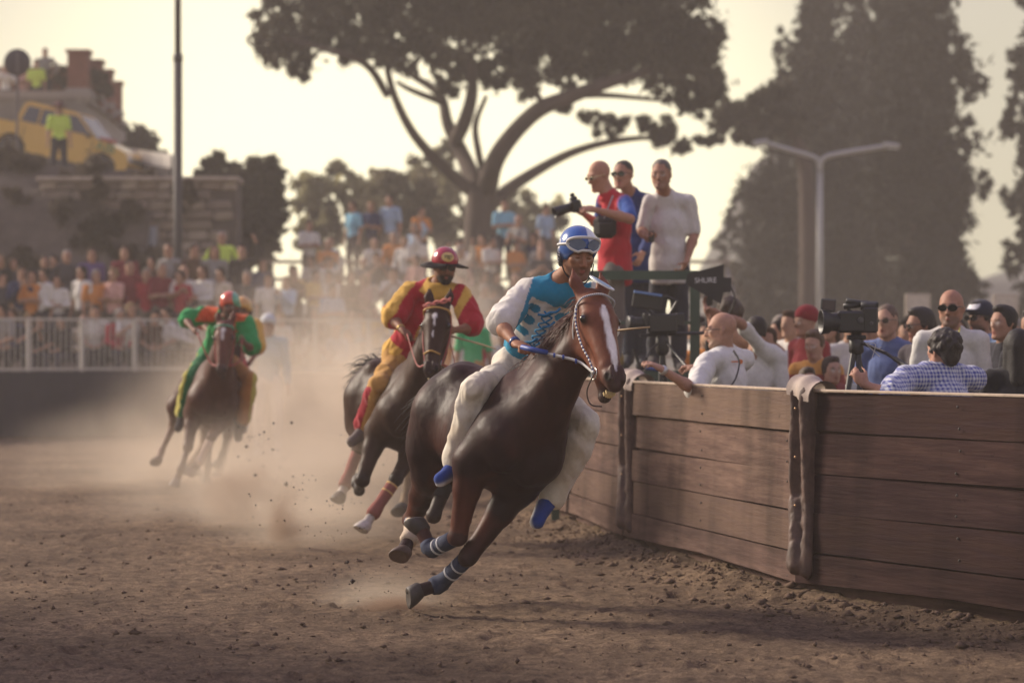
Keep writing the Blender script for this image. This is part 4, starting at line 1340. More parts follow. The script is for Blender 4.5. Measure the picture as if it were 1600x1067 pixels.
def trees():
    bark = mat('pine_bark', (.075, .052, .042), .9, noise=.35, nscale=3, bump=.04, bscale=6, stretch=(1, 1, .35))
    pine = leaf_mat('pine_needles', (.062, .056, .040), .2)
    D = 62.0
    Q = lambda x, y, dd=0: P(x, y, D + dd)
    mpx = D / F_PX
    limbs = [([Q(752, 545), Q(752, 420), Q(752, 350), Q(752, 295)], [.58, .5, .44, .36]),
             ([Q(744, 305), Q(700, 268), Q(650, 215, -1), Q(620, 160, -1.5), Q(606, 112, -2), Q(600, 60, -2)], [.19, .15, .12, .1, .08, .04]),
             ([Q(748, 300), Q(722, 240, 1), Q(700, 195, 1), Q(688, 150, 1.5), Q(650, 122, 2), Q(600, 95, 2), Q(520, 80, 2)], [.25, .2, .16, .12, .09, .07, .04]),
             ([Q(712, 218, 1), Q(728, 185), Q(738, 140), Q(735, 80)], [.2, .18, .15, .1]),
             ([Q(760, 300), Q(772, 255, -1), Q(800, 212, -1.5), Q(842, 172, -2), Q(890, 152, -2), Q(950, 130, -2), Q(1030, 105, -1), Q(1080, 70)], [.27, .24, .22, .21, .19, .15, .1, .05]),
             ([Q(762, 325), Q(800, 292, 1), Q(860, 255, 2), Q(910, 233, 2.5), Q(970, 219, 3), Q(1040, 214, 3)], [.2, .17, .13, .11, .09, .05]),
             ([Q(757, 280), Q(748, 240, -1), Q(743, 195, -1), Q(760, 150, -1)], [.1, .09, .08, .05]),
             ([Q(606, 150, -1.5), Q(570, 100, -2), Q(500, 75, -2.5), Q(440, 60, -2.5)], [.1, .09, .06, .03]),
             ([Q(690, 160, 1), Q(640, 140), Q(620, 128)], [.1, .07, .05]),
             ([Q(850, 168, -2), Q(835, 140, -2), Q(820, 115, -2)], [.09, .07, .05]),
             ([Q(905, 148, -2), Q(960, 150, -1), Q(1060, 160)], [.1, .07, .04])]
    blobs = []
    def B(x, y, rx, ry, dd=0, rd=None): blobs.append((Q(x, y, dd), (rx * mpx, (rd or rx * .8) * mpx, ry * mpx)))
    for (x, y, rx, ry) in ((440, 70, 44, 40), (430, 25, 38, 35), (480, 105, 30, 24), (500, 40, 60, 48), (560, 75, 45, 26), (590, 10, 70, 60), (640, 85, 55, 28), (680, 20, 80, 70), (720, 105, 55, 30), (760, 0, 90, 80), (790, 110, 55, 32), (830, 130, 40, 26), (850, 40, 90, 75),
                           (900, 105, 60, 36), (940, 10, 90, 80), (980, 90, 70, 38), (1040, 30, 80, 75), (1050, 110, 60, 42), (1095, 70, 40, 60), (1090, 145, 46, 36), (1110, 120, 26, 50), (880, 170, 22, 14), (925, 185, 34, 18), (955, 205, 26, 14), (700, 140, 30, 16), (830, -40, 160, 60), (620, -40, 120, 50), (1000, -40, 120, 50), (500, -10, 60, 40)):
        B(x, y, rx, ry, random.Random(x).uniform(-2.5, 2.5))
    for (x, y, rx, ry) in ((1030, 205, 45, 24), (1062, 225, 24, 20), (990, 190, 30, 14)): B(x, y, rx, ry, 3)
    tree('pine_tree', Q(752, 545), limbs, blobs, 62000, .125, pine, bark, 'huge umbrella pine with a spreading flat crown and forked trunk in the centre', 3, shell=.15, lumps=46, long=2.6, sig=.7)

    cyp = leaf_mat('cypress_leaves', (.026, .026, .022), .1)
    def cypress(px, w, ytop, ybot, D, n, label, seed, rag=.16, shape=None):
        r = random.Random(seed); mp = D / F_PX
        base = P(px, ybot, D); base.z = 0
        zt = CAMZ + (HY - ytop) * mp
        W = w * mp / 2; blobs = []
        H = zt
        k = 15
        for i in range(k):
            t = (i + .5) / k
            prof = (shape(t) if shape else min(1, .72 + t * .9, (1.04 - t) * 2.4))
            for _ in range(3):
                a = r.uniform(0, 2 * math.pi); o = W * prof * r.uniform(.1, .6)
                rr = W * prof * r.uniform(.45, .7)
                blobs.append((base + V(math.cos(a) * o, math.sin(a) * o, t * H + r.uniform(-.4, .4)), (rr, rr, H / k * 1.4)))
            for _ in range(2):
                a = r.uniform(0, 2 * math.pi); o = W * prof * r.uniform(.75, 1.0 + rag)
                blobs.append((base + V(math.cos(a) * o, math.sin(a) * o, t * H), (W * rag * 1.4, W * rag * 1.4, W * rag * 1.9)))
        tree('cypress_tree', base, [([base, base + V(0, 0, H * .5), base + V(.1, 0, H * .9)], [.35, .2, .05])], blobs, n, .16, cyp, bark, label, seed, 'tall cypresses behind the crowd', shell=.3, lumps=34, long=2.3, sig=.7)
    cypress(1430, 190, -150, 500, 74, 40000, 'tallest dense dark cypress, to the right of the double street lamp', 11)
    cypress(1275, 175, -90, 500, 80, 26000, 'dark cypress with sky showing through its left side, behind the street lamp', 12, rag=.26)
    cypress(1345, 190, -130, 500, 84, 18000, 'dark cypress squeezed between its two neighbours behind the street lamp', 15)
    cypress(1645, 130, -130, 520, 70, 34000, 'dark cypress cut off by the right edge of the photo', 13, rag=.24)
    cypress(1205, 120, 275, 500, 82, 12000, 'low broad evergreen at the foot of the cypresses, left of the street lamp', 14, rag=.3, shape=lambda t: .6 + .5 * math.sin(t * 3.1))
    # loose pine boughs right of the big pine
    D2 = 70; mp = D2 / F_PX
    bl = [(P(x, y, D2), (rx * mp, rx * mp, ry * mp)) for x, y, rx, ry in ((1140, 185, 36, 22), (1190, 165, 36, 26), (1180, 205, 40, 20), (1225, 195, 34, 24), (1110, 215, 26, 14), (1215, 150, 30, 18))]
    b0 = P(1262, 520, D2); b0.z = 0
    tree('pine_tree', b0, [([b0, P(1262, 380, D2), P(1255, 250, D2), P(1220, 195, D2), P(1150, 195, D2), P(1100, 225, D2)], [.3, .25, .2, .12, .08, .03])], bl, 7000, .17, pine, bark, 'slim pine whose boughs reach left between the big pine and the cypresses', 8, shell=.3, lumps=24)
    # broadleaf trees
    dk = leaf_mat('dark_leaves', (.04, .036, .026), .2); lt = leaf_mat('haze_leaves', (.24, .225, .12), .5); md = leaf_mat('mid_leaves', (.13, .115, .07), .4)  # pale and mid leaf colours carry the wash of distant haze
    def bush(name, items, D, n, size, m, label, seed, group=None, cat='tree', trunkpx=None, **kw):
        mp = D / F_PX
        bl = [(P(x, y, D), (rx * mp, rx * mp * .9, ry * mp)) for x, y, rx, ry in items]
        tx = trunkpx or items[0][0]
        b0 = P(tx, 540, D); b0.z = 0
        limbs = [([b0, P(tx, 440, D), P(items[0][0], items[0][1], D)], [.22, .16, .08])]
        for it in items[1:5]: limbs.append(([P(tx, 430, D), P((tx + it[0]) / 2, (430 + it[1]) / 2, D), P(it[0], it[1], D)], [.1, .08, .03]))
        tree(name, b0, limbs, bl, n, size, m, bark, label, seed, group, cat, **kw)
    bush('dark_tree', [(385, 290, 40, 34), (345, 262, 26, 20), (415, 270, 30, 28), (425, 320, 24, 34), (400, 350, 36, 40), (320, 268, 18, 14), (372, 330, 34, 40), (412, 390, 26, 30)], 60, 15000, .17, dk, 'dark leafy tree growing just right of the stone wall', 31, shell=.3, lumps=22)
    bush('haze_tree', [(495, 330, 34, 36), (520, 280, 34, 26), (480, 290, 26, 22), (560, 310, 36, 34), (500, 370, 40, 24)], 82, 9000, .2, lt, 'tree with loose haze-coloured leaves behind the white shirts, right of the dark tree', 32, shell=.4, lumps=16)
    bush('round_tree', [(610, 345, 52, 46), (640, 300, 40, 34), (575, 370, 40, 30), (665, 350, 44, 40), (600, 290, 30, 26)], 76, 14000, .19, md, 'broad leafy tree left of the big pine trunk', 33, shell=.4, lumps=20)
    bush('haze_tree', [(690, 300, 40, 40), (700, 245, 24, 26), (660, 260, 26, 22), (715, 350, 30, 40)], 88, 7000, .22, lt, 'tree with haze-coloured leaves directly behind the left limb of the big pine', 34, shell=.4, lumps=14)
    bush('haze_tree', [(820, 350, 40, 30), (800, 310, 26, 20), (865, 340, 30, 24), (845, 390, 40, 20)], 88, 8000, .22, lt, 'tree with haze-coloured leaves to the right of the big pine trunk', 35, shell=.4, lumps=14)
    bush('dark_tree', [(1150, 440, 50, 30), (1230, 430, 60, 36), (1320, 440, 60, 34), (1410, 450, 60, 30), (1100, 455, 30, 16)], 88, 16000, .2, md, 'low dark hedge of shrubs along the foot of the cypresses', 36, cat='hedge', shell=.2, lumps=26)
    bush('roadside_bush', [(215, 220, 30, 24), (240, 235, 20, 14), (190, 205, 18, 12)], 78, 5000, .16, dk, 'rounded dark bush beyond the white roadside banner', 37, cat='bush', shell=.3, lumps=20)
trees()

def bank():
    """overgrown bank left of the stone wall"""
    gm = leaf_mat('bank_weeds', (.085, .068, .05), .2, .6)
    n, m_ = 26, 20
    v = []; f = []
    for i in range(n):
        for j in range(m_):
            u, t = i / (n - 1), j / (m_ - 1)
            x = -16 + u * 8.6; y = 47.6 + t * 3.3; z = .9 + t * (5.2 - u * .9)
            z += .35 * (vnoise(np.array([[x, y, z]]), .9)[0] - .5) * (t > 0)
            v.append((x, y - .8 * math.sin(t * 3.1) * (1 - u * .6), z))
    for i in range(n - 1):
        for j in range(m_ - 1): f.append((i * m_ + j, (i + 1) * m_ + j, (i + 1) * m_ + j + 1, i * m_ + j + 1))
    o = mk('earth_bank', v, f, mat('bank_soil', (.10, .08, .062), .95, noise=.4, nscale=2, bump=.05, bscale=5), None, True); o['kind'] = 'structure'
    g = np.random.default_rng(5); vv = np.array(v)
    blobs = []
    for k in range(70):
        p = vv[g.integers(0, len(vv))]; blobs.append((p, (g.uniform(.2, .5), .3, g.uniform(.15, .45))))
    o = foliage('undergrowth', blobs, 26000, .12, gm, None, (0, 0, 0), 6, shell=.2, lumps=16, long=2.6)
    tag(o, 'dry weeds and brambles covering the bank on the left', 'undergrowth', kind='stuff')
    # tufts growing out of the wall
    for i, (x, y, w) in enumerate(((285, 305, 24), (205, 330, 18), (150, 300, 22))):
        c = P(x, y, 49.7); mp = 49.7 / F_PX
        o = foliage('wall_tuft', [((0, 0, 0), (w * mp, .15, w * .9 * mp))], 900, .1, gm, None, (0, 0, 0), 60 + i, shell=.2, lumps=12, long=2.4)
        o.location = c; tag(o, ['dry tuft of weeds high on the stone wall near its right end', 'tuft of weeds in the middle of the stone wall', 'tuft of weeds where the stone wall meets the bank'][i], 'plant')
bank()

def far_hill():
    v = []; f = []; n = 60; m_ = 10
    for i in range(n):
        for j in range(m_):
            x = -60 + 200 * i / (n - 1); t = j / (m_ - 1)
            h = 3 + 15 * math.exp(-((x * .72 - 22) / 6.0) ** 2) + 7 * math.exp(-((x * .72 - 50) / 22) ** 2) + 3 * math.exp(-((x * .72 + 20) / 24) ** 2) + 1.2 * (vnoise(np.array([[x, 0, 0]]), .3)[0] - .5)
            v.append((x * .72, 165 + t * 40, -1 + h * math.sin(t * math.pi * .5)))
    for i in range(n - 1):
        for j in range(m_ - 1): f.append((i * m_ + j, (i + 1) * m_ + j, (i + 1) * m_ + j + 1, i * m_ + j + 1))
    o = mk('hill', v, f, mat('hill_green', (.06, .065, .06), .95, noise=.4, nscale=.1), None, True); o['kind'] = 'structure'
far_hill()

# ------------------------------------------------------------------ haze: dusty evening air
def haze():
    m = bpy.data.materials.new('haze_air'); m.use_nodes = True; nt = m.node_tree; nt.nodes.clear()
    o = nt.nodes.new('ShaderNodeOutputMaterial'); p = nt.nodes.new('ShaderNodeVolumePrincipled')
    p.inputs['Color'].default_value = (1.0, .93, .84, 1); p.inputs['Density'].default_value = HAZE_DENSITY; p.inputs['Anisotropy'].default_value = .0
    nt.links.new(p.outputs[0], o.inputs['Volume'])
    b = MB(); b.box((0, 90, 14.5), (300, 240, 33)); h = b.build('haze', m); h['kind'] = 'stuff'
    tag(h, 'pale dusty evening air hanging over the whole track', 'haze')
HAZE_DENSITY = .0021
haze()

def dust():
    m = bpy.data.materials.new('dust_air'); m.use_nodes = True; nt = m.node_tree; nt.nodes.clear(); L = nt.links.new
    o = nt.nodes.new('ShaderNodeOutputMaterial'); p = nt.nodes.new('ShaderNodeVolumePrincipled')
    p.inputs['Color'].default_value = (.99, .87, .70, 1); p.inputs['Anisotropy'].default_value = 0.1
    tc = nt.nodes.new('ShaderNodeTexCoord'); ln = nt.nodes.new('ShaderNodeVectorMath'); ln.operation = 'LENGTH'; L(tc.outputs['Object'], ln.inputs[0])
    fr = nt.nodes.new('ShaderNodeMapRange'); fr.interpolation_type = 'SMOOTHSTEP'; fr.inputs[1].default_value = 1.0; fr.inputs[2].default_value = .1; L(ln.outputs['Value'], fr.inputs[0])
    geo = nt.nodes.new('ShaderNodeNewGeometry')
    n = nt.nodes.new('ShaderNodeTexNoise'); n.inputs['Scale'].default_value = .9; n.inputs['Detail'].default_value = 3; n.inputs['Distortion'].default_value = .6; L(geo.outputs['Position'], n.inputs['Vector'])
    nr = nt.nodes.new('ShaderNodeMapRange'); nr.inputs[1].default_value = .36; nr.inputs[2].default_value = .68; L(n.outputs[0], nr.inputs[0])
    oi = nt.nodes.new('ShaderNodeObjectInfo'); sp = nt.nodes.new('ShaderNodeSeparateColor'); L(oi.outputs['Color'], sp.inputs[0])
    a = nt.nodes.new('ShaderNodeMath'); a.operation = 'MULTIPLY'; L(fr.outputs[0], a.inputs[0]); L(nr.outputs[0], a.inputs[1])
    b = nt.nodes.new('ShaderNodeMath'); b.operation = 'MULTIPLY'; L(a.outputs[0], b.inputs[0]); L(sp.outputs[0], b.inputs[1])
    L(b.outputs[0], p.inputs['Density']); L(p.outputs[0], o.inputs['Volume'])
    mb = MB(); mb.lathe((0, 0, 0), [(math.sin(t) , -math.cos(t)) for t in np.linspace(0, math.pi, 9)], 14)
    for (x, y, d, rx, ry, rz, den, lb) in (
        (470, 660, 31, 3.0, 5.0, 1.5, .75, 'broad dust cloud hanging behind the second and third horse'),
        (250, 715, 28, 2.2, 3.2, .8, .6, 'low dust cloud to the left of the third horse'),
        (420, 760, 22.5, 1.9, 2.2, .9, .9, 'dust kicked up in front of the third horse'),
        (500, 800, 19.5, 1.2, 1.6, .8, .8, 'dust kicked up left of the second horse'),
        (600, 545, 39, 4.0, 4.0, 2.2, .38, 'high pale dust in front of the grandstand'),
        (1010, 690, 26, 2.0, 4.0, 1.4, .0, ''),
        (600, 945, 15.0, .55, .6, .30, 1.4, 'small puff of dust at the leading horse\'s hoof')):
        if den <= 0: continue
        ob = mb.build('dust_cloud', m, None, True) if 'dust_cloud' not in bpy.data.objects else bpy.data.objects['dust_cloud'].copy()
        if ob.name not in COL.objects: COL.objects.link(ob)
        c = P(x, y, d); ob.location = c; ob.scale = (rx, ry, rz); ob.color = (den, den, den, 1)
        tag(ob, lb, 'dust', kind='stuff')
dust()
def earth_puffs():
    m = bpy.data.materials['dust_air'].copy(); m.name = 'earth_air'
    [n for n in m.node_tree.nodes if n.type == 'PRINCIPLED_VOLUME'][0].inputs['Color'].default_value = (.34, .22, .15, 1)
    [n for n in m.node_tree.nodes if n.type == 'TEX_NOISE'][0].inputs['Scale'].default_value = 3.5
    mb = MB(); mb.lathe((0, 0, 0), [(math.sin(t), -math.cos(t)) for t in np.linspace(0, math.pi, 9)], 14)
    for i, (x, y, d, rx, ry, rz, den, lb) in enumerate(((398, 775, 21.5, .55, .4, .36, 8, 'brown spray of thrown earth in front of the third horse'), (448, 822, 19.2, .2, .25, .3, 13, 'brown spike of thrown earth left of the second horse\'s front hoof'), (612, 955, 14.8, .3, .3, .12, 14, 'low brown spray of earth under the leading horse\'s hoof'))):
        ob = mb.build('earth_spray', m, None, True) if i == 0 else bpy.data.objects['earth_spray'].copy()
        if i: COL.objects.link(ob)
        ob.location = P(x, y, d); ob.scale = (rx, ry, rz); ob.color = (den, den, den, 1); tag(ob, lb, 'dust', kind='stuff')
earth_puffs()
def shade_tree():
    # unseen tree added left of the track to throw shade on the foreground
    b0 = V(-8.6, 15.2, 0)
    bl = [(b0 + V(x, y, z), (r_, r_, r_ * .8)) for x, y, z, r_ in ((0, 0, 4.4, 2.0), (.6, -1.2, 3.4, 1.5), (-.3, 1.6, 3.6, 1.5), (.2, -.4, 5.8, 1.7), (.3, -2.6, 4.6, 1.7))]
    tree('added_shade_tree', b0, [([b0, b0 + V(0, 0, 1.8), b0 + V(.1, 0, 3.6)], [.2, .16, .1])], bl, 9000, .16, bpy.data.materials['dark_leaves'], bpy.data.materials['pine_bark'], 'low leafy tree added left of the track, outside the picture, to shade the foreground', 71, shell=.2, lumps=20)
shade_tree()
# ------------------------------------------------------------------ second horse and rider
def second_pair():
    W = P(664, 566, 19.3); k = 1.03
    body = (.045, .023, .016); dk = (.014, .01, .01)
    H = Horse(W, V(.30, -.95, 0), V(.34, .12, .93), k, body, 'dark bay horse in second place with a small white star and red leg wraps', .013)
    H.trunk()
    red = (.24, .075, .06)
    H.hind_leg(-1, [P(575, 660, 20.0), P(556, 705, 20.5), P(535, 768, 20.1), P(524, 795, 20.0)], wrap=(red, []), hoofdir=V(-.3, -.6, -.4), hoofcol=(.06, .045, .04), sock=(.5, .45, .4))
    H.front_leg(-1, [P(556, 782, 18.9), P(560, 770, 19.3), P(556, 745, 19.5)], hoofdir=V(.2, .6, .4), lower=dk)
    H.front_leg(1, [P(597, 785, 18.6), P(563, 832, 18.7), P(548, 856, 18.6)], wrap=(red, [(.2, (.6, .4, .15)), (.42, (.6, .4, .15))]), hoofdir=V(-.5, -.5, -.6), hoofcol=(.5, .45, .4), lower=dk, ls=1.1, sock=(.5, .45, .4))
    H.hind_leg(1, [P(650, 660, 20.0), P(640, 735, 20.4), P(631, 790, 20.0), P(621, 818, 19.8)], lower=(.34, .25, .17), hoofdir=V(-.4, -.6, -.5), hoofcol=(.035, .03, .035))
    HM = H.head_neck(P(684, 476, 18.55), P(671, 586, 18.25) - P(684, 476, 18.55), V(-.12, -.75, .3), headcol=(.045, .02, .014), blaze=[(0, .018, .13, .03), (0, .008, .18, .04), (0, .004, .26, .04)], Lk=1.0, mouth=.5)
    H.teeth(); H.finish()
    T = lambda p: HM @ Vector(p)
    yl = mat('yellow_leather', (.55, .32, .08), .5); rd = mat('red_leather', (.35, .06, .05), .5)
    H.strap('brow_strap', [T((-.1, -.03, .07)), T((-.085, .035, .065)), T((0, .066, .06)), T((.085, .035, .065)), T((.1, -.03, .07))], .008, yl)
    for q in (1, -1):
        bit = T((q * .062, -.088, .46))
        H.strap('cheek_strap', [T((q * .1, -.03, .07)), T((q * .105, -.07, .15)), T((q * .095, -.085, .28)), bit], .006, rd)
        b = MB(); b.tube([bit - H.base + HM.to_3x3() @ V(0, math.cos(a) * .03, math.sin(a) * .03) for a in np.linspace(0, 2 * math.pi, 13)], .004, 6, cap=False)
        b.build('bit_ring', mat('steel', (.55, .55, .55), .25, metal=1), H.root, True)
        H.strap('rein', [bit, T((q * .14, -.16, .42)), (P(636, 522, 18.75) if q < 0 else P(702, 528, 18.85))], .007, rd, flat=.5)
    H.strap('nose_band', [T((-.06, .0, .42)), T((0, .05, .42)), T((.06, .0, .42))], .007, yl)
    H.strap('curb_rein', [T((.062, -.09, .46)), T((.09, -.2, .42)), T((.16, -.3, .4))], .008, yl)
    # twisted red and pink crest band between the ears
    b = MB()
    for s_ in (0, math.pi):
        b.tube([T((-.1 + .2 * t, .035 + .012 * math.cos(t * 11 + s_), .035 - .06 * t + .013 * math.sin(t * 11 + s_))) - H.base for t in np.linspace(0, 1, 24)], .009, 6)
    b.build('brow_roll', mat('pink_cloth', (.6, .2, .17), .8), H.root, True)
    r = random.Random(8); rts = []; dr = []
    tb = H.T(-.84, 0, 1.47)
    for i in range(240):
        rts.append(tb + V(r.uniform(-.04, .04), r.uniform(-.03, .03), r.uniform(-.05, .05))); dr.append(V(-.45 + r.uniform(-.5, .3), .6, .1 + r.uniform(-.9, .6)))
    H.hair_strands('tail', rts, dr, .38, (.02, .014, .013), .009, 5, wave=.08)
    rts, dr = [], []
    c0 = H.T(.28, 0, 1.6); c1 = T((0, -.09, .04))
    for i in range(110):
        rts.append(lerp(c0, c1, r.random()) + V(r.uniform(-.03, .03), 0, r.uniform(-.03, .02))); dr.append(V(-.8, -.3, r.uniform(-.9, -.2)))
    H.hair_strands('mane', rts, dr, .16, (.05, .025, .018), .006, 4)
    # rider in red and yellow
    J = dict(pel=P(632, 553, 19.5), che=P(660, 500, 19.4), nek=P(684, 447, 19.28), hed=P(695, 418, 19.15), hF=V(.2, -.95, -.12), hU=V(.06, -.05, 1))
    J['sh'] = [P(722, 460, 19.2), P(643, 455, 19.3)]
    J['el'] = [P(738, 512, 19.1), P(614, 497, 19.2)]
    J['wr'] = [P(708, 516, 18.88), P(629, 516, 18.98)]
    J['hip'] = [P(650, 560, 19.55), P(622, 560, 19.5)]
    J['kn'] = [P(706, 600, 19.25), P(594, 600, 19.2)]
    J['an'] = [P(690, 668, 19.4), P(569, 666, 19.38)]
    J['toe'] = [P(684, 692, 19.25), P(548, 688, 19.28)]
    J['fup'] = [V(.85, -.2, .5), V(-.35, -.3, .9)]
    Rm, x, f, u = torso_R(J)
    R_ = np.array((.42, .018, .035)); Y_ = np.array((.66, .40, .085))
    sh0, sh1 = np.array(J['sh'][0]), np.array(J['sh'][1]); xa = np.array(x); pel = np.array(J['pel']); sp = np.array(J['nek'] - J['pel'])
    def shirt_fn(v, C):
        t = ((v - pel) @ sp / (sp @ sp)); a = (v - (pel + t[:, None] * sp)) @ xa
        n = (fbm(v, 7, 2, 4) - .5) * .05
        yel = (t > .86 + np.abs(a) * .4) & (np.abs(a) < .09)                  # collar
        yel |= (a + n > .035) & (a + n < .035 + (1 - t) * .0 + .075 * (t > .55) + .02) & (t > .3)
        yel |= (t < .12) & (a < .0 + n)
        yel |= (a < -.15 + n) & (a > -.235 + n) & (t > .18)
        yel |= (a > .19 + n) & (v[:, 2] > J['el'][0].z + .02) & (a < .26)
        yel |= (a < -.19) & (v[:, 2] < J['el'][1].z + .08)
        return np.where(yel[:, None], Y_, C)
    kn = np.array(J['kn'][1]); an = np.array(J['an'][1])
    def pants_fn(v, C):
        low = v[:, 2] < kn[2] - .02
        side = (v[:, 0] < lerp(J['kn'][1], J['an'][1], .5).x - .035 + (v[:, 2] - (kn[2] + an[2]) / 2) * .32)
        return np.where((low & side)[:, None], R_ * .8, C)
    root, M, base = figure(J, 'bearded rider in a red and yellow jacket and dark sunglasses on the second horse', k=1.0, h=.011, hb=.009, skin=(.24, .11, .065), shirt=tuple(R_), sleeve=.92, pants=(.52, .29, .085),
        shoe=(.16, .13, .12), hair=None, hk=1.08, head=dict(beard=(.02, .013, .01), brow=(.02, .012, .01)), hands=[dict(curl=1.3), dict(curl=1.3, d=V(.6, -.5, -.5), n=V(-.1, .2, -1))],
        shirt_fn=shirt_fn, pants_fn=pants_fn, shirt_k=dict(g=.03, cuff=.035), pants_k=dict(g=.024, cuff=.02), wr_amp=.014, hem=.09)
    sunglasses(root, base, M, lens=(.026, .018), z=.004)
    s = SDF(); s.M = M; rr = (.36, .02, .045)
    s.ell((0, .012, .055), (.098, .115, .098), rr, .01)
    s.ell((0, -.09, -.06), (.085, .12, .094), rr, .006, op='s'); s.ell((0, .02, -.1), (.13, .16, .085), rr, .01, op='s')
    s.paint((0, -.1, .085), (.046, .07, .034), (.70, .52, .16), edge=.06)
    s.mesh('helmet', .007, mat('helmet_shell', vcol=True, rough=.22, coat=.6, noise=.03), root, origin=base)
    TT = lambda p: (M @ Vector(p)) - base
    # black turned up brim
    v = []; f = []; n = 40
    for i in range(n):
        a = 2 * math.pi * i / n
        rx, ry = .098, .118
        out = .07 * abs(math.sin(a)) ** 3 + .012
        for (e_, dz) in ((0, .035), (1, .03 + .012 * math.sin(2 * a)), (1, .022 + .012 * math.sin(2 * a)), (0, .022)):
            v.append(TT((math.sin(a) * (rx + out * e_), .012 - math.cos(a) * (ry + .02 * e_), dz - .022 * e_ * abs(math.sin(a)))))
    for i in range(n):
        for q in range(4): f.append((i * 4 + q, i * 4 + (q + 1) % 4, ((i + 1) % n) * 4 + (q + 1) % 4, ((i + 1) % n) * 4 + q))
    mk('brim', v, f, mat('black_felt', (.02, .017, .018), .9), root, True)
    b = MB()      # little winged emblem in the oval
    for pts in (((-.03, .1), (-.015, .088), (-.028, .08)), ((-.015, .1), (0, .09), (-.004, .072)), ((0, .098), (.014, .09), (.006, .072), (.022, .07)), ((.012, .1), (.028, .096), (.022, .082))):
        b.tube([TT((p[0], -.108 - .0 + .09 * (p[1] - .07) - .004, p[1])) for p in pts], .0035, 5)
    b.build('helmet_emblem', mat('emblem_black', (.02, .02, .02), .6), root)
    b = MB(); d = (J['wr'][1] - J['el'][1]).normalized(); wp = J['wr'][1] - base
    b.tube([wp - d * .05, wp - d * .03], [.034, .033], 12); b.build('bracelet', mat('gold', (.5, .35, .12), .35, metal=.6), root, True)
    o = P(705, 526, 18.8); b = MB(); b.tube([P(700, 524, 18.85) - o, P(745, 536, 18.7) - o, P(775, 545, 18.6) - o], [.008, .007, .005], 6)
    w = b.build('whip', mat('sinew', (.5, .36, .2), .6)); w.location = o; tag(w, 'pale riding stick held out to the right by the rider in red and yellow', 'whip')
second_pair()

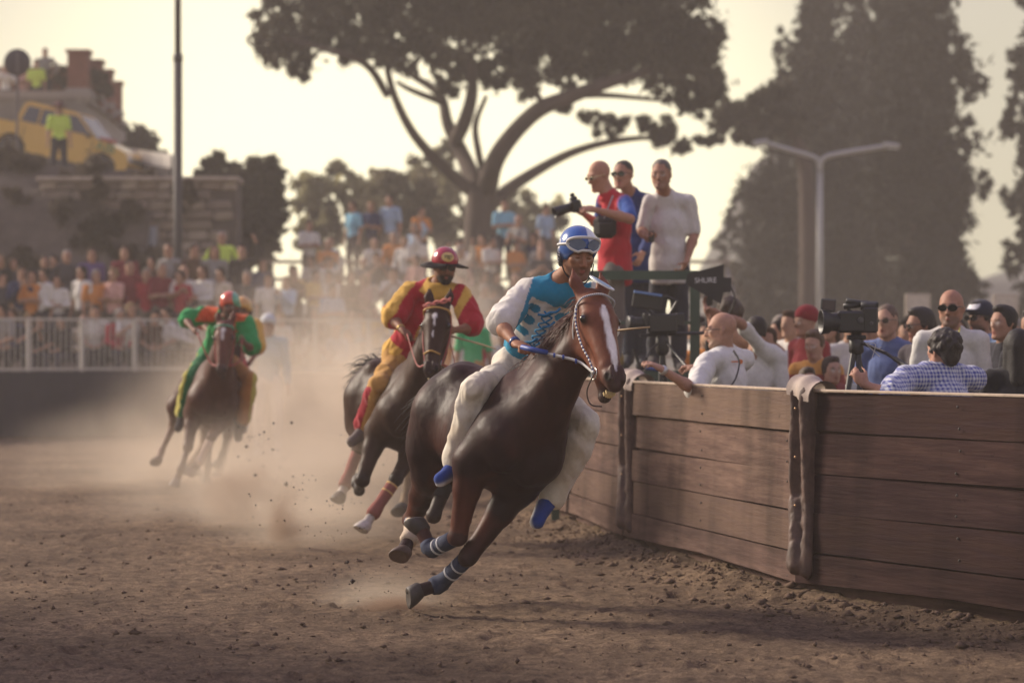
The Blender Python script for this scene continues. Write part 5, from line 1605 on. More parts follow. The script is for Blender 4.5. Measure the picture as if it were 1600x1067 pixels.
# ------------------------------------------------------------------ third horse and rider
def third_pair():
    W = P(345, 560, 25.9); k = 1.0
    body = (.085, .04, .03)
    H = Horse(W, V(.2, -1, 0), V(.20, .08, .97), k, body, 'brown horse in third place galloping straight out of the dust with a white star', .017)
    H.trunk()
    H.hind_leg(-1, [P(268, 650, 26.8), P(270, 668, 27.2), P(254, 700, 27.0), P(248, 715, 26.9)], lower=(.3, .2, .15), hoofdir=V(-.3, -.6, -.4), hoofcol=(.2, .14, .11))
    H.hind_leg(1, [P(330, 660, 26.8), P(318, 700, 27.2), P(300, 722, 27.4), P(292, 730, 27.4)], lower=(.3, .2, .15), hoofdir=V(-.3, -.6, -.4))
    H.front_leg(-1, [P(290, 722, 25.5), P(278, 748, 25.4), P(268, 772, 25.4)], hoofdir=V(-.3, -.6, -.6), hoofcol=(.12, .09, .08), ls=1.0)
    H.front_leg(1, [P(316, 705, 25.2), P(304, 738, 25.5), P(292, 748, 25.5)], wrap=((.5, .38, .3), []), hoofdir=V(-.5, -.5, -.2), hoofcol=(.2, .17, .16))
    HM = H.head_neck(P(351, 504, 25.2), P(345, 582, 24.95) - P(351, 504, 25.2), V(-.05, -.8, .3), headcol=(.13, .05, .038), blaze=[(0, .026, .11, .035), (0, .014, .18, .05)], Lk=1.0, mouth=.3, muzz=(.06, .04, .035))
    H.finish()
    T = lambda p: HM @ Vector(p)
    rd = mat('red_leather', (.35, .06, .05), .5)
    H.strap('brow_strap', [T((-.1, -.03, .07)), T((-.085, .035, .065)), T((0, .066, .06)), T((.085, .035, .065)), T((.1, -.03, .07))], .01, mat('green_leather', (.1, .4, .25), .5))
    for q in (1, -1):
        bit = T((q * .062, -.088, .46))
        H.strap('cheek_strap', [T((q * .1, -.03, .07)), T((q * .105, -.07, .15)), T((q * .095, -.085, .28)), bit], .007, rd)
        H.strap('rein', [bit, T((q * .16, -.16, .36)), (P(308, 520, 25.3) if q < 0 else P(378, 532, 25.3))], .008, rd)
    r = random.Random(18); rts = []; dr = []
    for i in range(120):
        rts.append(H.T(-.8, 0, 1.4) + V(r.uniform(-.04, .04), 0, 0)); dr.append(V(-.2 + r.uniform(-.3, .3), .5, r.uniform(-.6, .2)))
    H.hair_strands('tail', rts, dr, .4, (.05, .03, .025), .01, 5)
    G = np.array((.02, .30, .085)); O = np.array((.65, .11, .03))
    J = dict(pel=P(337, 553, 26.2), che=P(350, 523, 26.1), nek=P(354, 496, 25.9), hed=P(359, 478, 25.7), hF=V(.1, -.95, -.1), hU=V(.03, -.1, 1))
    J['sh'] = [P(384, 505, 25.9), P(322, 491, 26.0)]
    J['el'] = [P(394, 545, 25.8), P(290, 499, 25.8)]
    J['wr'] = [P(381, 535, 25.5), P(303, 516, 25.5)]
    J['hip'] = [P(352, 562, 26.2), P(322, 560, 26.2)]
    J['kn'] = [P(390, 592, 25.9), P(299, 592, 25.85)]
    J['an'] = [P(378, 658, 26.0), P(284, 648, 26.0)]
    J['toe'] = [P(374, 684, 25.9), P(277, 668, 25.9)]
    J['fup'] = [V(.8, -.3, .5), V(-.4, -.3, .9)]
    Rm, x, f, u = torso_R(J); mid = np.array((J['sh'][0] + J['sh'][1]) / 2); xa = np.array(x)
    def shirt_fn(v, C):
        a = (v - mid) @ xa; z = v[:, 2] - mid[2]
        o_ = (np.abs(a) > .09) & (np.abs(a) < .24) & (z > -.03 + .0 * a) & (z < .2) | (a > .05) & (a < .15) & (z > -.14)
        return np.where(o_[:, None], O, C)
    def pants_fn(v, C):
        right = v[:, 0] > J['pel'].x + .1
        C = np.where(right[:, None], np.array((.42, .19, .06)), C)
        st = (v[:, 0] < J['kn'][1].x - .05 + (v[:, 2] - J['kn'][1].z) * .26) | (v[:, 0] > J['kn'][0].x + .04 + (v[:, 2] - J['kn'][0].z) * .15)
        return np.where(st[:, None], np.array((.5, .45, .1)), C)
    root, M, base = figure(J, 'rider in a green and orange jacket leaning forward on the third horse', k=1.0, h=.014, hb=.013, skin=(.16, .075, .05), shirt=tuple(G), sleeve=.85, pants=(.015, .17, .06), shoe=(.03, .025, .03), hair=None, hk=1.06,
        head=dict(beard=(.05, .03, .025)), hands=[dict(curl=1.3), dict(curl=1.3)], shirt_fn=shirt_fn, pants_fn=pants_fn, shirt_k=dict(g=.035, cuff=.04), pants_k=dict(g=.025, cuff=.015), wr_amp=.014)
    def helmet(root, M, base, ca, cb, nm='helmet'):
        s = SDF(); s.M = M
        s.ell((0, .012, .05), (.1, .12, .1), ca, .01)
        for q in (1, -1): s.cone((q * .085, .02, .0), (q * .08, .0, -.06), .03, .02, (.05, .04, .05), .02)
        s.ell((0, -.09, -.055), (.074, .12, .085), ca, .006, op='s'); s.ell((0, .02, -.12), (.12, .16, .06), ca, .01, op='s')
        s.paint((.08, .0, .08), (.07, .16, .09), cb, edge=.05)
        s.mesh(nm, .01, mat('helmet_shell', vcol=True, rough=.22, coat=.6, noise=.03), root, origin=base)
    helmet(root, M, base, (.62, .10, .06), (.10, .38, .24))
    # fourth rider, mostly hidden behind the third
    J2 = {}
    off = P(379, 484, 27.8) - J['hed']
    for n_, v_ in J.items():
        J2[n_] = [p + off for p in v_] if (isinstance(v_, list) and n_ != 'fup') else (v_ + off if n_ not in ('hF', 'hU', 'fup') else v_)
    J2['kn'] = [P(389, 600, 27.6), P(335, 600, 27.6)]; J2['an'] = [P(384, 655, 27.8), P(330, 650, 27.8)]; J2['toe'] = [P(382, 672, 27.7), P(325, 670, 27.7)]
    J2['sh'][0] = P(400, 510, 27.9); J2['el'][0] = P(404, 545, 27.8); J2['wr'][0] = P(393, 562, 27.5)
    root2, M2, base2 = figure(J2, 'rider in a red and yellow jacket and yellow helmet half hidden behind the green rider', k=1.0, h=.02, skin=(.2, .1, .06), shirt=(.45, .03, .05), sleeve=.9, pants=(.42, .05, .05), shoe=(.03, .025, .03), hair=None, simple=True,
        shirt_k=dict(g=.03, cuff=.03), shirt_fn=lambda v, C: np.where((v[:, 0] > J2['sh'][0].x - .04)[:, None], np.array((.65, .4, .1)), C))
    helmet(root2, M2, base2, (.62, .33, .09), (.66, .4, .12))
    H2 = Horse(P(356, 568, 27.6), V(.1, -1, 0), V(.18, .08, .97), 1.0, (.06, .035, .03), 'dark horse almost hidden in the dust directly behind the third horse', .022)
    H2.trunk()
    H2.front_leg(-1, [P(330, 700, 27.2), P(325, 735, 27.2), P(322, 750, 27.2)]); H2.front_leg(1, [P(352, 690, 27.0), P(345, 720, 27.4), P(340, 725, 27.4)])
    H2.hind_leg(-1, [P(320, 650, 28.4), P(318, 680, 28.8), P(312, 715, 28.6), P(308, 735, 28.5)]); H2.hind_leg(1, [P(360, 650, 28.4), P(358, 680, 28.8), P(350, 712, 28.9), P(345, 728, 28.9)])
    H2.head_neck(P(368, 520, 26.95), V(-.02, -.1, -.45), V(0, -.8, .2), mouth=.2); H2.finish()
third_pair()
# ------------------------------------------------------------------ the lead horse and rider
def lead_pair():
    W = P(846, 584, 14.45); k = 1.06
    F = V(.37, -.92, -.02); U = V(.42, .2, .88)
    body = (.026, .012, .012); red = (.10, .03, .018); headc = (.17, .06, .035)  # trunk darker than the head: shade on a chestnut coat put into the colour
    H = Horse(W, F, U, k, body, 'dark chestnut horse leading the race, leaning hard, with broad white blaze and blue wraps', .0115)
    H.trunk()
    blue = (.028, .038, .075)
    # near foreleg folded, off foreleg reaching back under the body
    H.front_leg(-1, [P(712, 858, 14.25), P(676, 858, 14.45), P(664, 838, 14.5)], wrap=(blue, [(.55, (.45, .45, .47)), (.75, (.45, .45, .47))]), hoofdir=V(-.9, .1, .5), lower=(.07, .03, .026), prot=.05)
    H.front_leg(1, [P(730, 872, 14.3), P(688, 912, 14.5), P(645, 926, 14.45)], wrap=(blue, [(.35, (.45, .45, .47)), (.6, (.45, .45, .47))]), hoofdir=V(-.6, -.2, -.8), prot=.03, ls=1.12, lower=(.035, .02, .02))
    H.hind_leg(-1, [P(684, 690, 15.2), P(656, 786, 15.5), P(640, 842, 15.22), P(627, 872, 15.1)], ls=1.2, wrap=((.5, .41, .31), [(.2, (.25, .35, .55))]), hoofdir=V(-.3, -.7, -.4), hoofcol=(.09, .055, .04))
    H.hind_leg(1, [P(735, 690, 15.0), P(700, 745, 15.5), P(688, 780, 15.2), P(683, 790, 15.15)], lower=(.06, .045, .04), hoofdir=V(-.4, -.6, -.5), hoofcol=(.03, .025, .03))
    HM = H.head_neck(P(928, 458, 13.86), P(962, 590, 13.5) - P(928, 458, 13.86), V(.32, -.62, .42), headcol=headc, neckcol=(.042, .018, .015), blaze=[(.0, .012, .14, .02), (-.004, .022, .185, .05), (.0, .02, .27, .08), (.004, .026, .36, .075), (.002, .018, .44, .05), (.0, .008, .49, .03)], Lk=1.05, mouth=.55)
    H.teeth()
    wn_ = np.array
    hm = np.array(HM.translation)
    def tint(v, C):
        # reddish tones on the legs and breast where the coat is chestnut
        n = fbm(v, 4.5, 3, 9)[:, None]
        low = np.clip((1.05 - v[:, 2:3]) / .5, 0, 1) * np.clip((v[:, 2:3] - .35) / .2, 0, 1)
        t = np.clip((n - .5) * 5, 0, 1) * (.25 + .6 * low)
        isb = (C[:, :1] < .05)
        return np.where(isb, C * (1 - t) + np.array(red) * t, C)
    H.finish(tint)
    T = lambda p: HM @ Vector(p)
    white = mat('white_leather', (.62, .62, .6), .5); bl = mat('blue_leather', (.03, .07, .3), .5)
    # bridle: beaded blue and white straps
    def beaded(name, pts, r, n):
        pts = spline([Vector(p) - H.base for p in pts], 10)
        o = MB().tube(pts, r * .8, 6).build(name, bl, H.root, True)
        b = MB()
        L = [0]
        for i in range(1, len(pts)): L.append(L[-1] + (pts[i] - pts[i - 1]).length)
        for i in range(n):
            t = (i + .5) / n * L[-1]; j = max(a for a in range(len(L)) if L[a] <= t); j = min(j, len(pts) - 2)
            f = (t - L[j]) / max(L[j + 1] - L[j], 1e-6); p = lerp(pts[j], pts[j + 1], f); d = (pts[j + 1] - pts[j]).normalized()
            b.tube([p - d * L[-1] / n * .28, p + d * L[-1] / n * .28], r * 1.15, 6)
        b.build('strap_bead', white, o, True)
    beaded('brow_strap', [T((-.1, -.04, .07)), T((-.092, .02, .065)), T((-.05, .05, .06)), T((0, .062, .058)), T((.05, .05, .06)), T((.092, .02, .065)), T((.1, -.04, .07))], .006, 34)
    ring = {}
    for q in (1, -1):
        bit = T((q * .062, -.088, .46)); ring[q] = bit
        beaded('cheek_strap', [T((q * .1, -.03, .07)), T((q * .105, -.07, .15)), T((q * .095, -.085, .28)), T((q * .075, -.08, .38)), bit], .0058, 18)
        b = MB(); R = .03
        b.tube([bit - H.base + HM.to_3x3() @ V(0, math.cos(a) * R, math.sin(a) * R) for a in np.linspace(0, 2 * math.pi, 17)], .004, 6, cap=False)
        b.build('bit_ring', mat('steel', (.55, .55, .55), .25, metal=1), H.root, True)
        H.strap('throat_strap', [T((q * .098, -.05, .07)), T((q * .1, -.13, .17)), T((q * .06, -.2, .27))], .0045, white)
    H.strap('curb_rein', [ring[-1], T((-.07, -.18, .5)), T((-.05, -.21, .56)), T((0, -.19, .585))], .0045, mat('dark_leather', (.05, .03, .025), .5))
    # reins from the bit to the rider's fist
    hand = P(824, 543, 13.84)
    H.strap('rein', [ring[-1], P(906, 566, 13.7), P(880, 558, 13.75), P(852, 552, 13.8), hand], .0085, white, flat=.45)
    H.strap('rein', [ring[1], P(960, 590, 13.75), P(935, 580, 14.1), P(900, 560, 14.3)], .0085, white, flat=.45)
    b = MB()
    for px, py, d in ((900, 564.5, 13.71), (880, 558, 13.75), (866, 555.2, 13.78)):
        p = P(px, py, d) - H.base; b.tube([p - V(.006, 0, 0), p + V(.006, 0, 0)], .0135, 8)
    b.build('rein_knot', bl, H.root)
    # white plate between the ears
    b = MB(); c = T((.03, .05, -.03)); ax = (HM.to_3x3().normalized() @ V(.25, .8, -.5)).normalized()
    b.lathe((0, 0, 0), [(0, -.004), (.5, -.004), (.5, .004), (0, .004)], 28)
    q = Vector((0, 0, 1)).rotation_difference(ax)
    long = (HM.to_3x3().normalized() @ V(.28, .1, 1)).normalized(); long = (long - ax * long.dot(ax)).normalized(); wide = ax.cross(long)
    vs = [c - H.base + long * v[0] * .19 + wide * v[1] * .105 + ax * v[2] for v in b.v]
    pl = mk('brow_plate', vs, b.f, mat('plate_white', (.7, .72, .74), .35), H.root)
    b = MB(); b.lathe((0, 0, 0), [(0, -.005), (.36, -.005), (.36, .0055), (0, .0055)], 24)
    vs = [c - H.base + long * v[0] * .19 + wide * v[1] * .105 + ax * v[2] * 1.1 for v in b.v]
    mk('plate_emblem', vs, b.f, mat('plate_blue', (.2, .36, .52), .4), pl)
    # mane: forelock and a short crest on the near side
    rts, dr = [], []
    r = random.Random(3)
    for i in range(60):
        t = i / 60
        rts.append(T((r.uniform(-.05, .03), -.04, .03)) + V(r.uniform(-.02, .02), 0, r.uniform(-.03, .03))); dr.append(V(-1, r.uniform(-.3, .3), r.uniform(-.5, .15)))
    H.hair_strands('forelock', rts, dr, .12, (.13, .05, .035), .005, 3)
    rts, dr = [], []
    c0 = H.T(.30, 0, 1.60); c1 = T((0, -.09, .04))
    for i in range(300):
        t = r.random()
        p = lerp(c0, c1, t) + V(-.03, 0, .0) + V(r.uniform(-.02, .02), r.uniform(-.02, .02), r.uniform(-.03, .02))
        rts.append(p); dr.append(V(-.9, -.25, r.uniform(-.7, .0)))
    H.hair_strands('mane', rts, dr, .17, (.10, .04, .027), .006, 4, wave=.02)
    rts, dr = [], []
    tb = H.T(-.8, 0, 1.4)
    for i in range(160):
        rts.append(tb + V(r.uniform(-.03, .03), r.uniform(-.03, .03), r.uniform(-.03, .03))); dr.append(V(-.5 + r.uniform(-.2, .2), .8, -.1 + r.uniform(-.4, .3)))
    H.hair_strands('tail', rts, dr, .6, (.02, .013, .012), .008, 5)

    # rider in the blue and white jacket
    k = 1.0
    J = dict(pel=P(812, 570, 14.62), che=P(846, 497, 14.5), nek=P(876, 442, 14.38), hed=P(903, 399, 14.26), hF=V(.30, -.9, -.22), hU=V(.08, -.1, 1))
    J['sh'] = [P(928, 462, 14.36), P(822, 455, 14.38)]
    J['el'] = [P(946, 515, 14.45), P(781, 507, 14.2)]
    J['wr'] = [P(905, 550, 14.36), P(806, 537, 13.97)]
    J['hip'] = [P(835, 583, 14.66), P(800, 580, 14.60)]
    J['kn'] = [P(916, 663, 14.42), P(742, 608, 14.28)]
    J['an'] = [P(862, 778, 14.5), P(712, 722, 14.42)]
    J['toe'] = [P(842, 815, 14.36), P(687, 746, 14.3)]
    J['fup'] = [V(.85, -.2, .5), V(-.35, -.3, .9)]
    cyan = np.array((.018, .25, .42)); white_c = np.array((.72, .69, .63))
    R, x, f, u = torso_R(J)
    c = np.array(J['che']); xa, ua, fa = np.array(x), np.array(u), np.array(f)
    def shirt_fn(v, C):
        sp = np.array(J['nek'] - J['pel']); L = sp @ sp
        t = ((v - np.array(J['pel'])) @ sp / L)[:, None]
        q = v - (np.array(J['pel']) + t * sp); a = q @ xa; d = q @ fa; b = (t[:, 0] - .57) * math.sqrt(L)
        n = (fbm(v, 20, 2) - .5) * .012
        # blue jacket body, blue tongues reaching into the white laced front
        jacket = (a > -.15) & (a < .15) & (b > -.28)
        front = (d > 0) & (np.abs(a) + n < .126) & (b > -.19) & (b < .15 + n)
        tong = np.zeros(len(v), bool)
        for bb in (.085, -.0, -.085, ):
            tong |= ((np.abs(b - bb + n * .6) < .026) & (np.abs(a) > .07)) | ((np.abs(a) - .07) ** 2 + (b - bb) ** 2 < .026 ** 2)
        blu = jacket & ~(front & ~tong)
        out = np.where(blu[:, None], cyan, C)
        return out
    skin1 = (.33, .155, .09)
    root, M, base = figure(J, 'bareback rider in a blue and white laced jacket and white trousers on the leading horse', k=k, h=.0085, hb=.0064, skin=skin1, shirt=tuple(white_c), sleeve=.95,
           pants=(.72, .67, .57), leg=1.97, shoe=(.012, .045, .24), sole=(.75, .72, .66), hair=None, hk=1.16,
           head=dict(beard=(.2, .1, .065), squint=-.1, brow=(.02, .012, .01), lips=(.3, .1, .08)), hands=[dict(curl=1.25), dict(d=P(830, 545, 13.84) - P(806, 537, 13.97), n=V(-.1, .35, -1), curl=1.35)],
           pants_fn=lambda v, C: C * (1 - np.clip((fbm(v, 6, 4, 3)[:, None] - .47) * 2.5, 0, .38) * np.array([[.55, .7, .85]]) * (.45 + .55 * (v[:, 2:3] < 1.25))),
           shirt_fn=shirt_fn, shirt_k=dict(g=.02, cuff=.03), pants_k=dict(g=.022, cuff=.022), wr_amp=.011, collar=True, tuck=True)
    # laces on the chest
    su = (J['nek'] - J['pel']); sl = su.length; su.normalize()
    fr = lambda a, b, d=.0: J['pel'] + su * (b + .57 * sl) + x * a + f * (.15 + d + .012 * math.cos(b * 12)) - base
    lace = mat('lace_blue', (.01, .20, .42), .8)
    b = MB()
    for i in range(6):
        y = .12 - i * .045
        b.tube(spline([fr(-.032, y, -.005), fr(0, y - .02, .008), fr(.032, y - .04, -.005)], 4), .0055, 6)
        b.tube(spline([fr(.032, y, -.005), fr(0, y - .02, .012), fr(-.032, y - .04, -.005)], 4), .0055, 6)
    for (a1, b1, a2, b2) in ((0, .12, -.06, .1), (0, .12, .05, .15), (0, .02, .055, .06), (0, -.06, -.06, -.1), (0, -.06, .045, -.13), (0, -.1, .0, -.2), (0, -.1, .02, -.22)):
        b.tube(spline([fr(a1, b1, .01), fr((a1 + a2) / 2 + .01, (b1 + b2) / 2 - .005, .018), fr(a2, b2, .004)], 5), .0075, 6)
    b.build('jacket_lace', lace, root, True)
    # helmet with goggles
    Hm = M
    s = SDF(); s.M = Hm
    cb = (.025, .10, .36); cw = (.66, .70, .74)
    s.ell((0, .012, .048), (.098, .118, .102), cb, .01)
    for q in (1, -1): s.cone((q * .082, .03, -.0), (q * .078, .02, -.055), .03, .02, (.02, .02, .03), .02, flat=((1, 0, 0), 1.7))
    s.ell((0, -.095, -.045), (.078, .12, .098), cb, .006, op='s')
    s.ell((0, .02, -.11), (.12, .16, .06), cb, .01, op='s')
    s.paint((.07, .0, .1), (.07, .16, .07), cw, edge=.05)
    s.paint((-.098, .035, .05), (.02, .026, .026), (.75, .75, .75), edge=.08); s.paint((-.098, .035, .05), (.03, .018, .018), cb, edge=.08); s.paint((-.098, .035, .05), (.03, .009, .009), (.75, .75, .75), edge=.08)
    s.mesh('helmet', .005, mat('helmet_shell', vcol=True, rough=.22, coat=.6, noise=.03), root, origin=base)
    TT = lambda p: (M @ Vector(p)) - base
    b = MB()
    b.tube([TT((math.sin(a) * .103, .012 - math.cos(a) * .125, .05 + .03 * math.cos(a))) for a in np.linspace(.85, 2 * math.pi - .85, 25)], .0065, 6, flat=.5)
    hs_ = b.build('goggle_strap', mat('goggle_rubber', (.66, .66, .64), .5), root, True)
    b = MB()
    loops = [(math.cos(a) * .084, math.sin(a) * .040 * (1 - .3 * (abs(math.cos(a)) < .3) * (math.sin(a) < 0))) for a in np.linspace(0, 2 * math.pi, 33)]
    sp = lambda lx, lz, e=0: TT((math.sin(lx / .09) * (.105 + e), .016 - math.cos(lx / .09) * (.119 + e), .072 + lz))
    b.tube([sp(lx, lz, .003) for lx, lz in loops], .009, 8, cap=False)
    b.build('goggle_frame', mat('goggle_rubber'), root, True)
    for q in (1, -1):
        vs = [sp(q * .04, 0, .008)] + [sp(q * .04 + math.cos(a) * .036, math.sin(a) * .031, .006) for a in np.linspace(0, 2 * math.pi, 17)[:-1]]
        mk('goggle_lens', vs, [(0, 1 + i, 1 + (i + 1) % 16) for i in range(16)], mat('goggle_glass', (.14, .2, .3), .06, spec=.9), root, True)  # blue lens colour, lightened with a sky reflection
    b = MB()
    for q in (1, -1):
        b.tube(spline([TT((q * .088, -.005, -.04)), TT((q * .07, -.04, -.09)), TT((q * .03, -.075, -.125)), TT((0, -.085, -.13))], 5), .006, 6, flat=.5)
    b.build('chin_strap', mat('strap_dark', (.02, .02, .025), .8), root, True)
    b = MB()
    for (yy, zz) in ((.01, .0), (.014, -.03)):
        for dy, dz in ((-.009, .006), (.009, .006), (-.009, -.006), (.009, -.006)):
            p = TT((-.1, yy + dy, zz + dz)); b.box(p, (.006, .01, .006))
    b.build('helmet_pattern', mat('pattern_white', (.75, .75, .75), .6), root)
    b = MB(); wp = J['wr'][1] - base; wd = (J['wr'][1] - J['el'][1]).normalized()
    b.tube([wp - wd * .035, wp - wd * .03, wp - wd * .01, wp - wd * .005], [.03, .034, .034, .03], 14)
    b.build('wristwatch', mat('watch_blue', (.03, .06, .2), .3), root, True)
    b = MB(); b.tube([P(815, 542, 13.84) - base, P(835, 547, 13.78) - base, P(856, 551, 13.78) - base], [.014, .016, .014], 8)
    b.build('rein_grip', bl, root, True)
    # whip of dried ox sinew held behind, seen past the horse's head
    w = MB(); o = P(972, 515.5, 14.0); w.tube([P(900, 524, 14.3) - o, P(972, 515.5, 14.0) - o, P(1015, 511, 13.85) - o], [.008, .0065, .005], 6)
    wo = w.build('whip', mat('sinew', (.5, .36, .2), .6), None, True); wo.location = o
    tag(wo, 'thin pale riding stick pointing right behind the leading horse\'s head', 'whip')
    wo['fixed_to'] = 'rider'
lead_pair()
mat('camera_black', (.02, .02, .022), .45); mat('sign_post', (.12, .1, .11), .5)
# ------------------------------------------------------------------ platform with three men
def JP(d0, **k):
    """joints from photo pixels; each entry (x, y[, depth])"""
    f = lambda t: P(t[0], t[1], t[2] if len(t) > 2 else d0)
    return {n: ([f(t) for t in v] if isinstance(v, list) else (v if isinstance(v, Vector) else f(v))) for n, v in k.items()}

def slr_camera(pos, yaw, label):
    root = empty('camera', pos, yaw, label, 'camera')
    bk = mat('camera_black', (.02, .02, .022), .45); gl = mat('lens_glass', (.02, .025, .04), .05, spec=.9)
    b = MB(); b.box((0, 0, 0), (.075, .14, .1), bev=.012); b.box((-.0, .0, .065), (.06, .06, .04), bev=.012); b.box((-.02, -.055, .0), (.08, .035, .105), bev=.012); b.build('camera_body', bk, root)
    b = MB(); b.lathe((0, 0, 0), [(.036, .03), (.04, .05), (.04, .12), (.044, .125), (.044, .16), (.05, .2), (.05, .205), (.044, .205), (.04, .17)], 18, axis=(-1, 0, 0)); b.build('lens', bk, root, True)
    b = MB(); b.lathe((0, 0, 0), [(0, .172), (.041, .172), (.041, .176), (0, .18)], 18, axis=(-1, 0, 0)); b.build('front_glass', gl, root, True)
    b = MB(); b.box((.0, 0, .1), (.035, .035, .03), bev=.006); b.build('hot_shoe', bk, root)
    return root

def platform():
    green = mat('green_steel', (.045, .085, .06), .55, noise=.2, nscale=6)
    root = empty('platform', (1.1, 21.9, 0), 0, 'green steel platform with a hand rail that three men stand on', 'platform')
    L = lambda x, y, d: P(x, y, d) - Vector(root.location)
    b = MB(); b.box((-.02, .25, 1.345), (1.5, 1.75, .06)); b.build('deck', mat('deck_plank', (.2, .17, .13), .8, noise=.3), root)
    b = MB(); b.box((-.02, -.66, 1.315), (1.56, .05, .13)); b.build('deck_beam', green, root)
    b = MB(); b.box((-.02, -.63, 2.215), (1.1, .045, .08)); b.box((0.02, -.62, 1.8), (1.0, .02, .03)); b.build('hand_rail', green, root)
    for x in (-.56, .5):
        b = MB(); b.box((x, -.62, 1.76), (.085, .06, .85)); b.build('rail_post', green, root)
    for x in (-.72, .68):
        for y in (-.6, 1.05):
            b = MB(); b.box((x, y, .66), (.07, .07, 1.26)); b.build('leg', green, root)
    # men
    J = JP(21.75, pel=(1046, 415), che=(1046, 358), nek=(1038, 304), hed=(1033, 273, 21.6), sh=[(1077, 316), (1014, 316)], el=[(1085, 366), (1003, 360)], wr=[(1073, 408, 21.55), (1012, 374, 21.45)],
           hip=[(1060, 424), (1031, 424)], kn=[(1063, 495), (1026, 495)], an=[(1060, 560), (1022, 560)], toe=[(1066, 575, 21.5), (1014, 575, 21.5)])
    J.update(hF=V(-.28, -.95, -.08), hU=V(0, 0, 1))
    root3, M, base = figure(J, 'grey haired man in a white short sleeved shirt standing rightmost on the platform', k=1.06, h=.012, hb=.008, skin=(.38, .2, .13), shirt=(.62, .60, .57), sleeve=.88, pants=(.04, .042, .055), shoe=(.07, .06, .06),
           hair=('crop', (.13, .11, .095)), head=dict(beard=(.30, .17, .12), brow=(.2, .15, .12)), hands=[dict(curl=.7, d=V(-.45, -.3, -.8)), dict(curl=1.0, d=V(.3, -.6, .1), n=V(0, -.2, 1))], hem=.12, belly=.015)
    b = MB(); b.box((0, 0, 0), (.05, .02, .1), bev=.006); o = b.build('phone', mat('camera_black'), None); o.location = P(1018, 370, 21.35); tag(o, 'small black phone in the right hand of the man in white on the platform', 'phone')
    J = JP(22.4, pel=(996, 418), che=(992, 355), nek=(984, 303), hed=(973, 274, 22.2), sh=[(1014, 315, 22.3), (962, 313, 22.7)], el=[(1019, 362, 22.3), (955, 365, 22.8)], wr=[(1003, 398, 22.05), (968, 400, 22.6)],
           hip=[(1008, 424), (982, 424)], kn=[(1008, 495), (985, 495)], an=[(1006, 555), (982, 555)], toe=[(1000, 570, 22.2), (974, 570, 22.2)])
    J.update(hF=V(-.45, -.85, .0), hU=V(0, 0, 1))
    r2, M, base = figure(J, 'moustached man in a navy shirt and sunglasses standing in the middle on the platform', k=1.06, h=.012, hb=.009, skin=(.36, .19, .13), shirt=(.025, .045, .16), sleeve=1.8, pants=(.045, .05, .07), shoe=(.05, .05, .055),
           hair=('crop', (.05, .04, .035)), head=dict(moustache=(.05, .035, .03)), hands=[dict(curl=.6), dict(curl=.6)], hem=.08, belly=.02)
    sunglasses(r2, base, M, 1.06, lens=(.027, .019))
    J = JP(21.5, pel=(961, 418), che=(963, 357), nek=(950, 305), hed=(936, 275, 21.5), sh=[(977, 318, 21.32), (944, 312, 21.72)], el=[(984, 342, 21.1), (936, 352, 21.85)], wr=[(930, 328, 20.95), (912, 334, 21.45)],
           hip=[(962, 426, 21.4), (952, 426, 21.7)], kn=[(962, 495, 21.4), (948, 495, 21.7)], an=[(960, 558, 21.4), (944, 558, 21.7)], toe=[(940, 572, 21.3), (924, 572, 21.6)])
    J.update(hF=V(-.8, -.5, -.3), hU=V(-.2, -.15, 1))
    r1, M, base = figure(J, 'bald photographer in a red vest over blue polo holding a camera on the platform', k=1.06, h=.012, hb=.008, skin=(.44, .23, .155), shirt=(.48, .025, .04), sleeve=.85, sleeve_col=(.035, .10, .36), pants=(.16, .14, .13), shoe=(.3, .22, .08),
           hair=None, head=dict(), hands=[dict(curl=.8, d=V(-1, -.2, .1), n=V(0, .5, -.6)), dict(curl=.9, d=V(-.9, -.3, .3), n=V(.1, -.2, .8))], hem=.1, belly=.03)
    sunglasses(r1, base, M, 1.06, col=(.6, .5, .3), frame_col=(.62, .52, .3), lens=(.024, .013))
    slr_camera(P(899, 322, 21.05), .35, 'black camera with a long lens held by the bald photographer on the platform').rotation_euler = (0, -.3, .35)
    b = MB(); b.box((0, 0, 0), (.2, .14, .2), bev=.04); b.box((.0, -.08, -.02), (.14, .04, .12), bev=.02)
    o = b.build('camera_bag', mat('bag_black', (.02, .018, .02), .8, bump=.004, bscale=30)); o.location = P(945, 355, 21.25); tag(o, 'black padded camera bag hanging at the photographer\'s waist', 'bag')
    pts = spline([P(958, 306, 21.3), P(950, 325, 21.22), P(944, 342, 21.2)], 5); o = MB().tube([p - pts[0] for p in pts], .012, 6, flat=.4).build('bag_strap', mat('strap_pale', (.4, .38, .36), .8)); o.location = pts[0]; tag(o, 'grey camera strap hanging from the photographer\'s neck', 'strap')
    # paddle antenna
    r = empty('antenna', P(1103, 470, 20.4), 0, 'black paddle shaped antenna with white SHURE lettering right of the platform', 'antenna')
    A = P(1103, 470, 20.4)
    bk = mat('antenna_black', (.018, .017, .02), .6)
    pts = [(1074, 428), (1131, 413), (1131, 433), (1143, 434), (1142, 456), (1131, 457), (1126, 475), (1072, 444)]
    v = [P(x, y, 20.4 - dd) - A for dd in (0, .035) for x, y in pts]
    n = len(pts); f = [tuple(range(n)), tuple(range(n, 2 * n))[::-1]] + [(i, (i + 1) % n, n + (i + 1) % n, n + i) for i in range(n)]
    mk('paddle', v, f, bk, r)
    lettering('SHURE', .062, .001, mat('print_white', (.7, .7, .7), .6), r, P(1102, 442, 20.4) - A + V(0, -.042, 0), (math.radians(90), math.radians(-1), 0), 'CENTER')
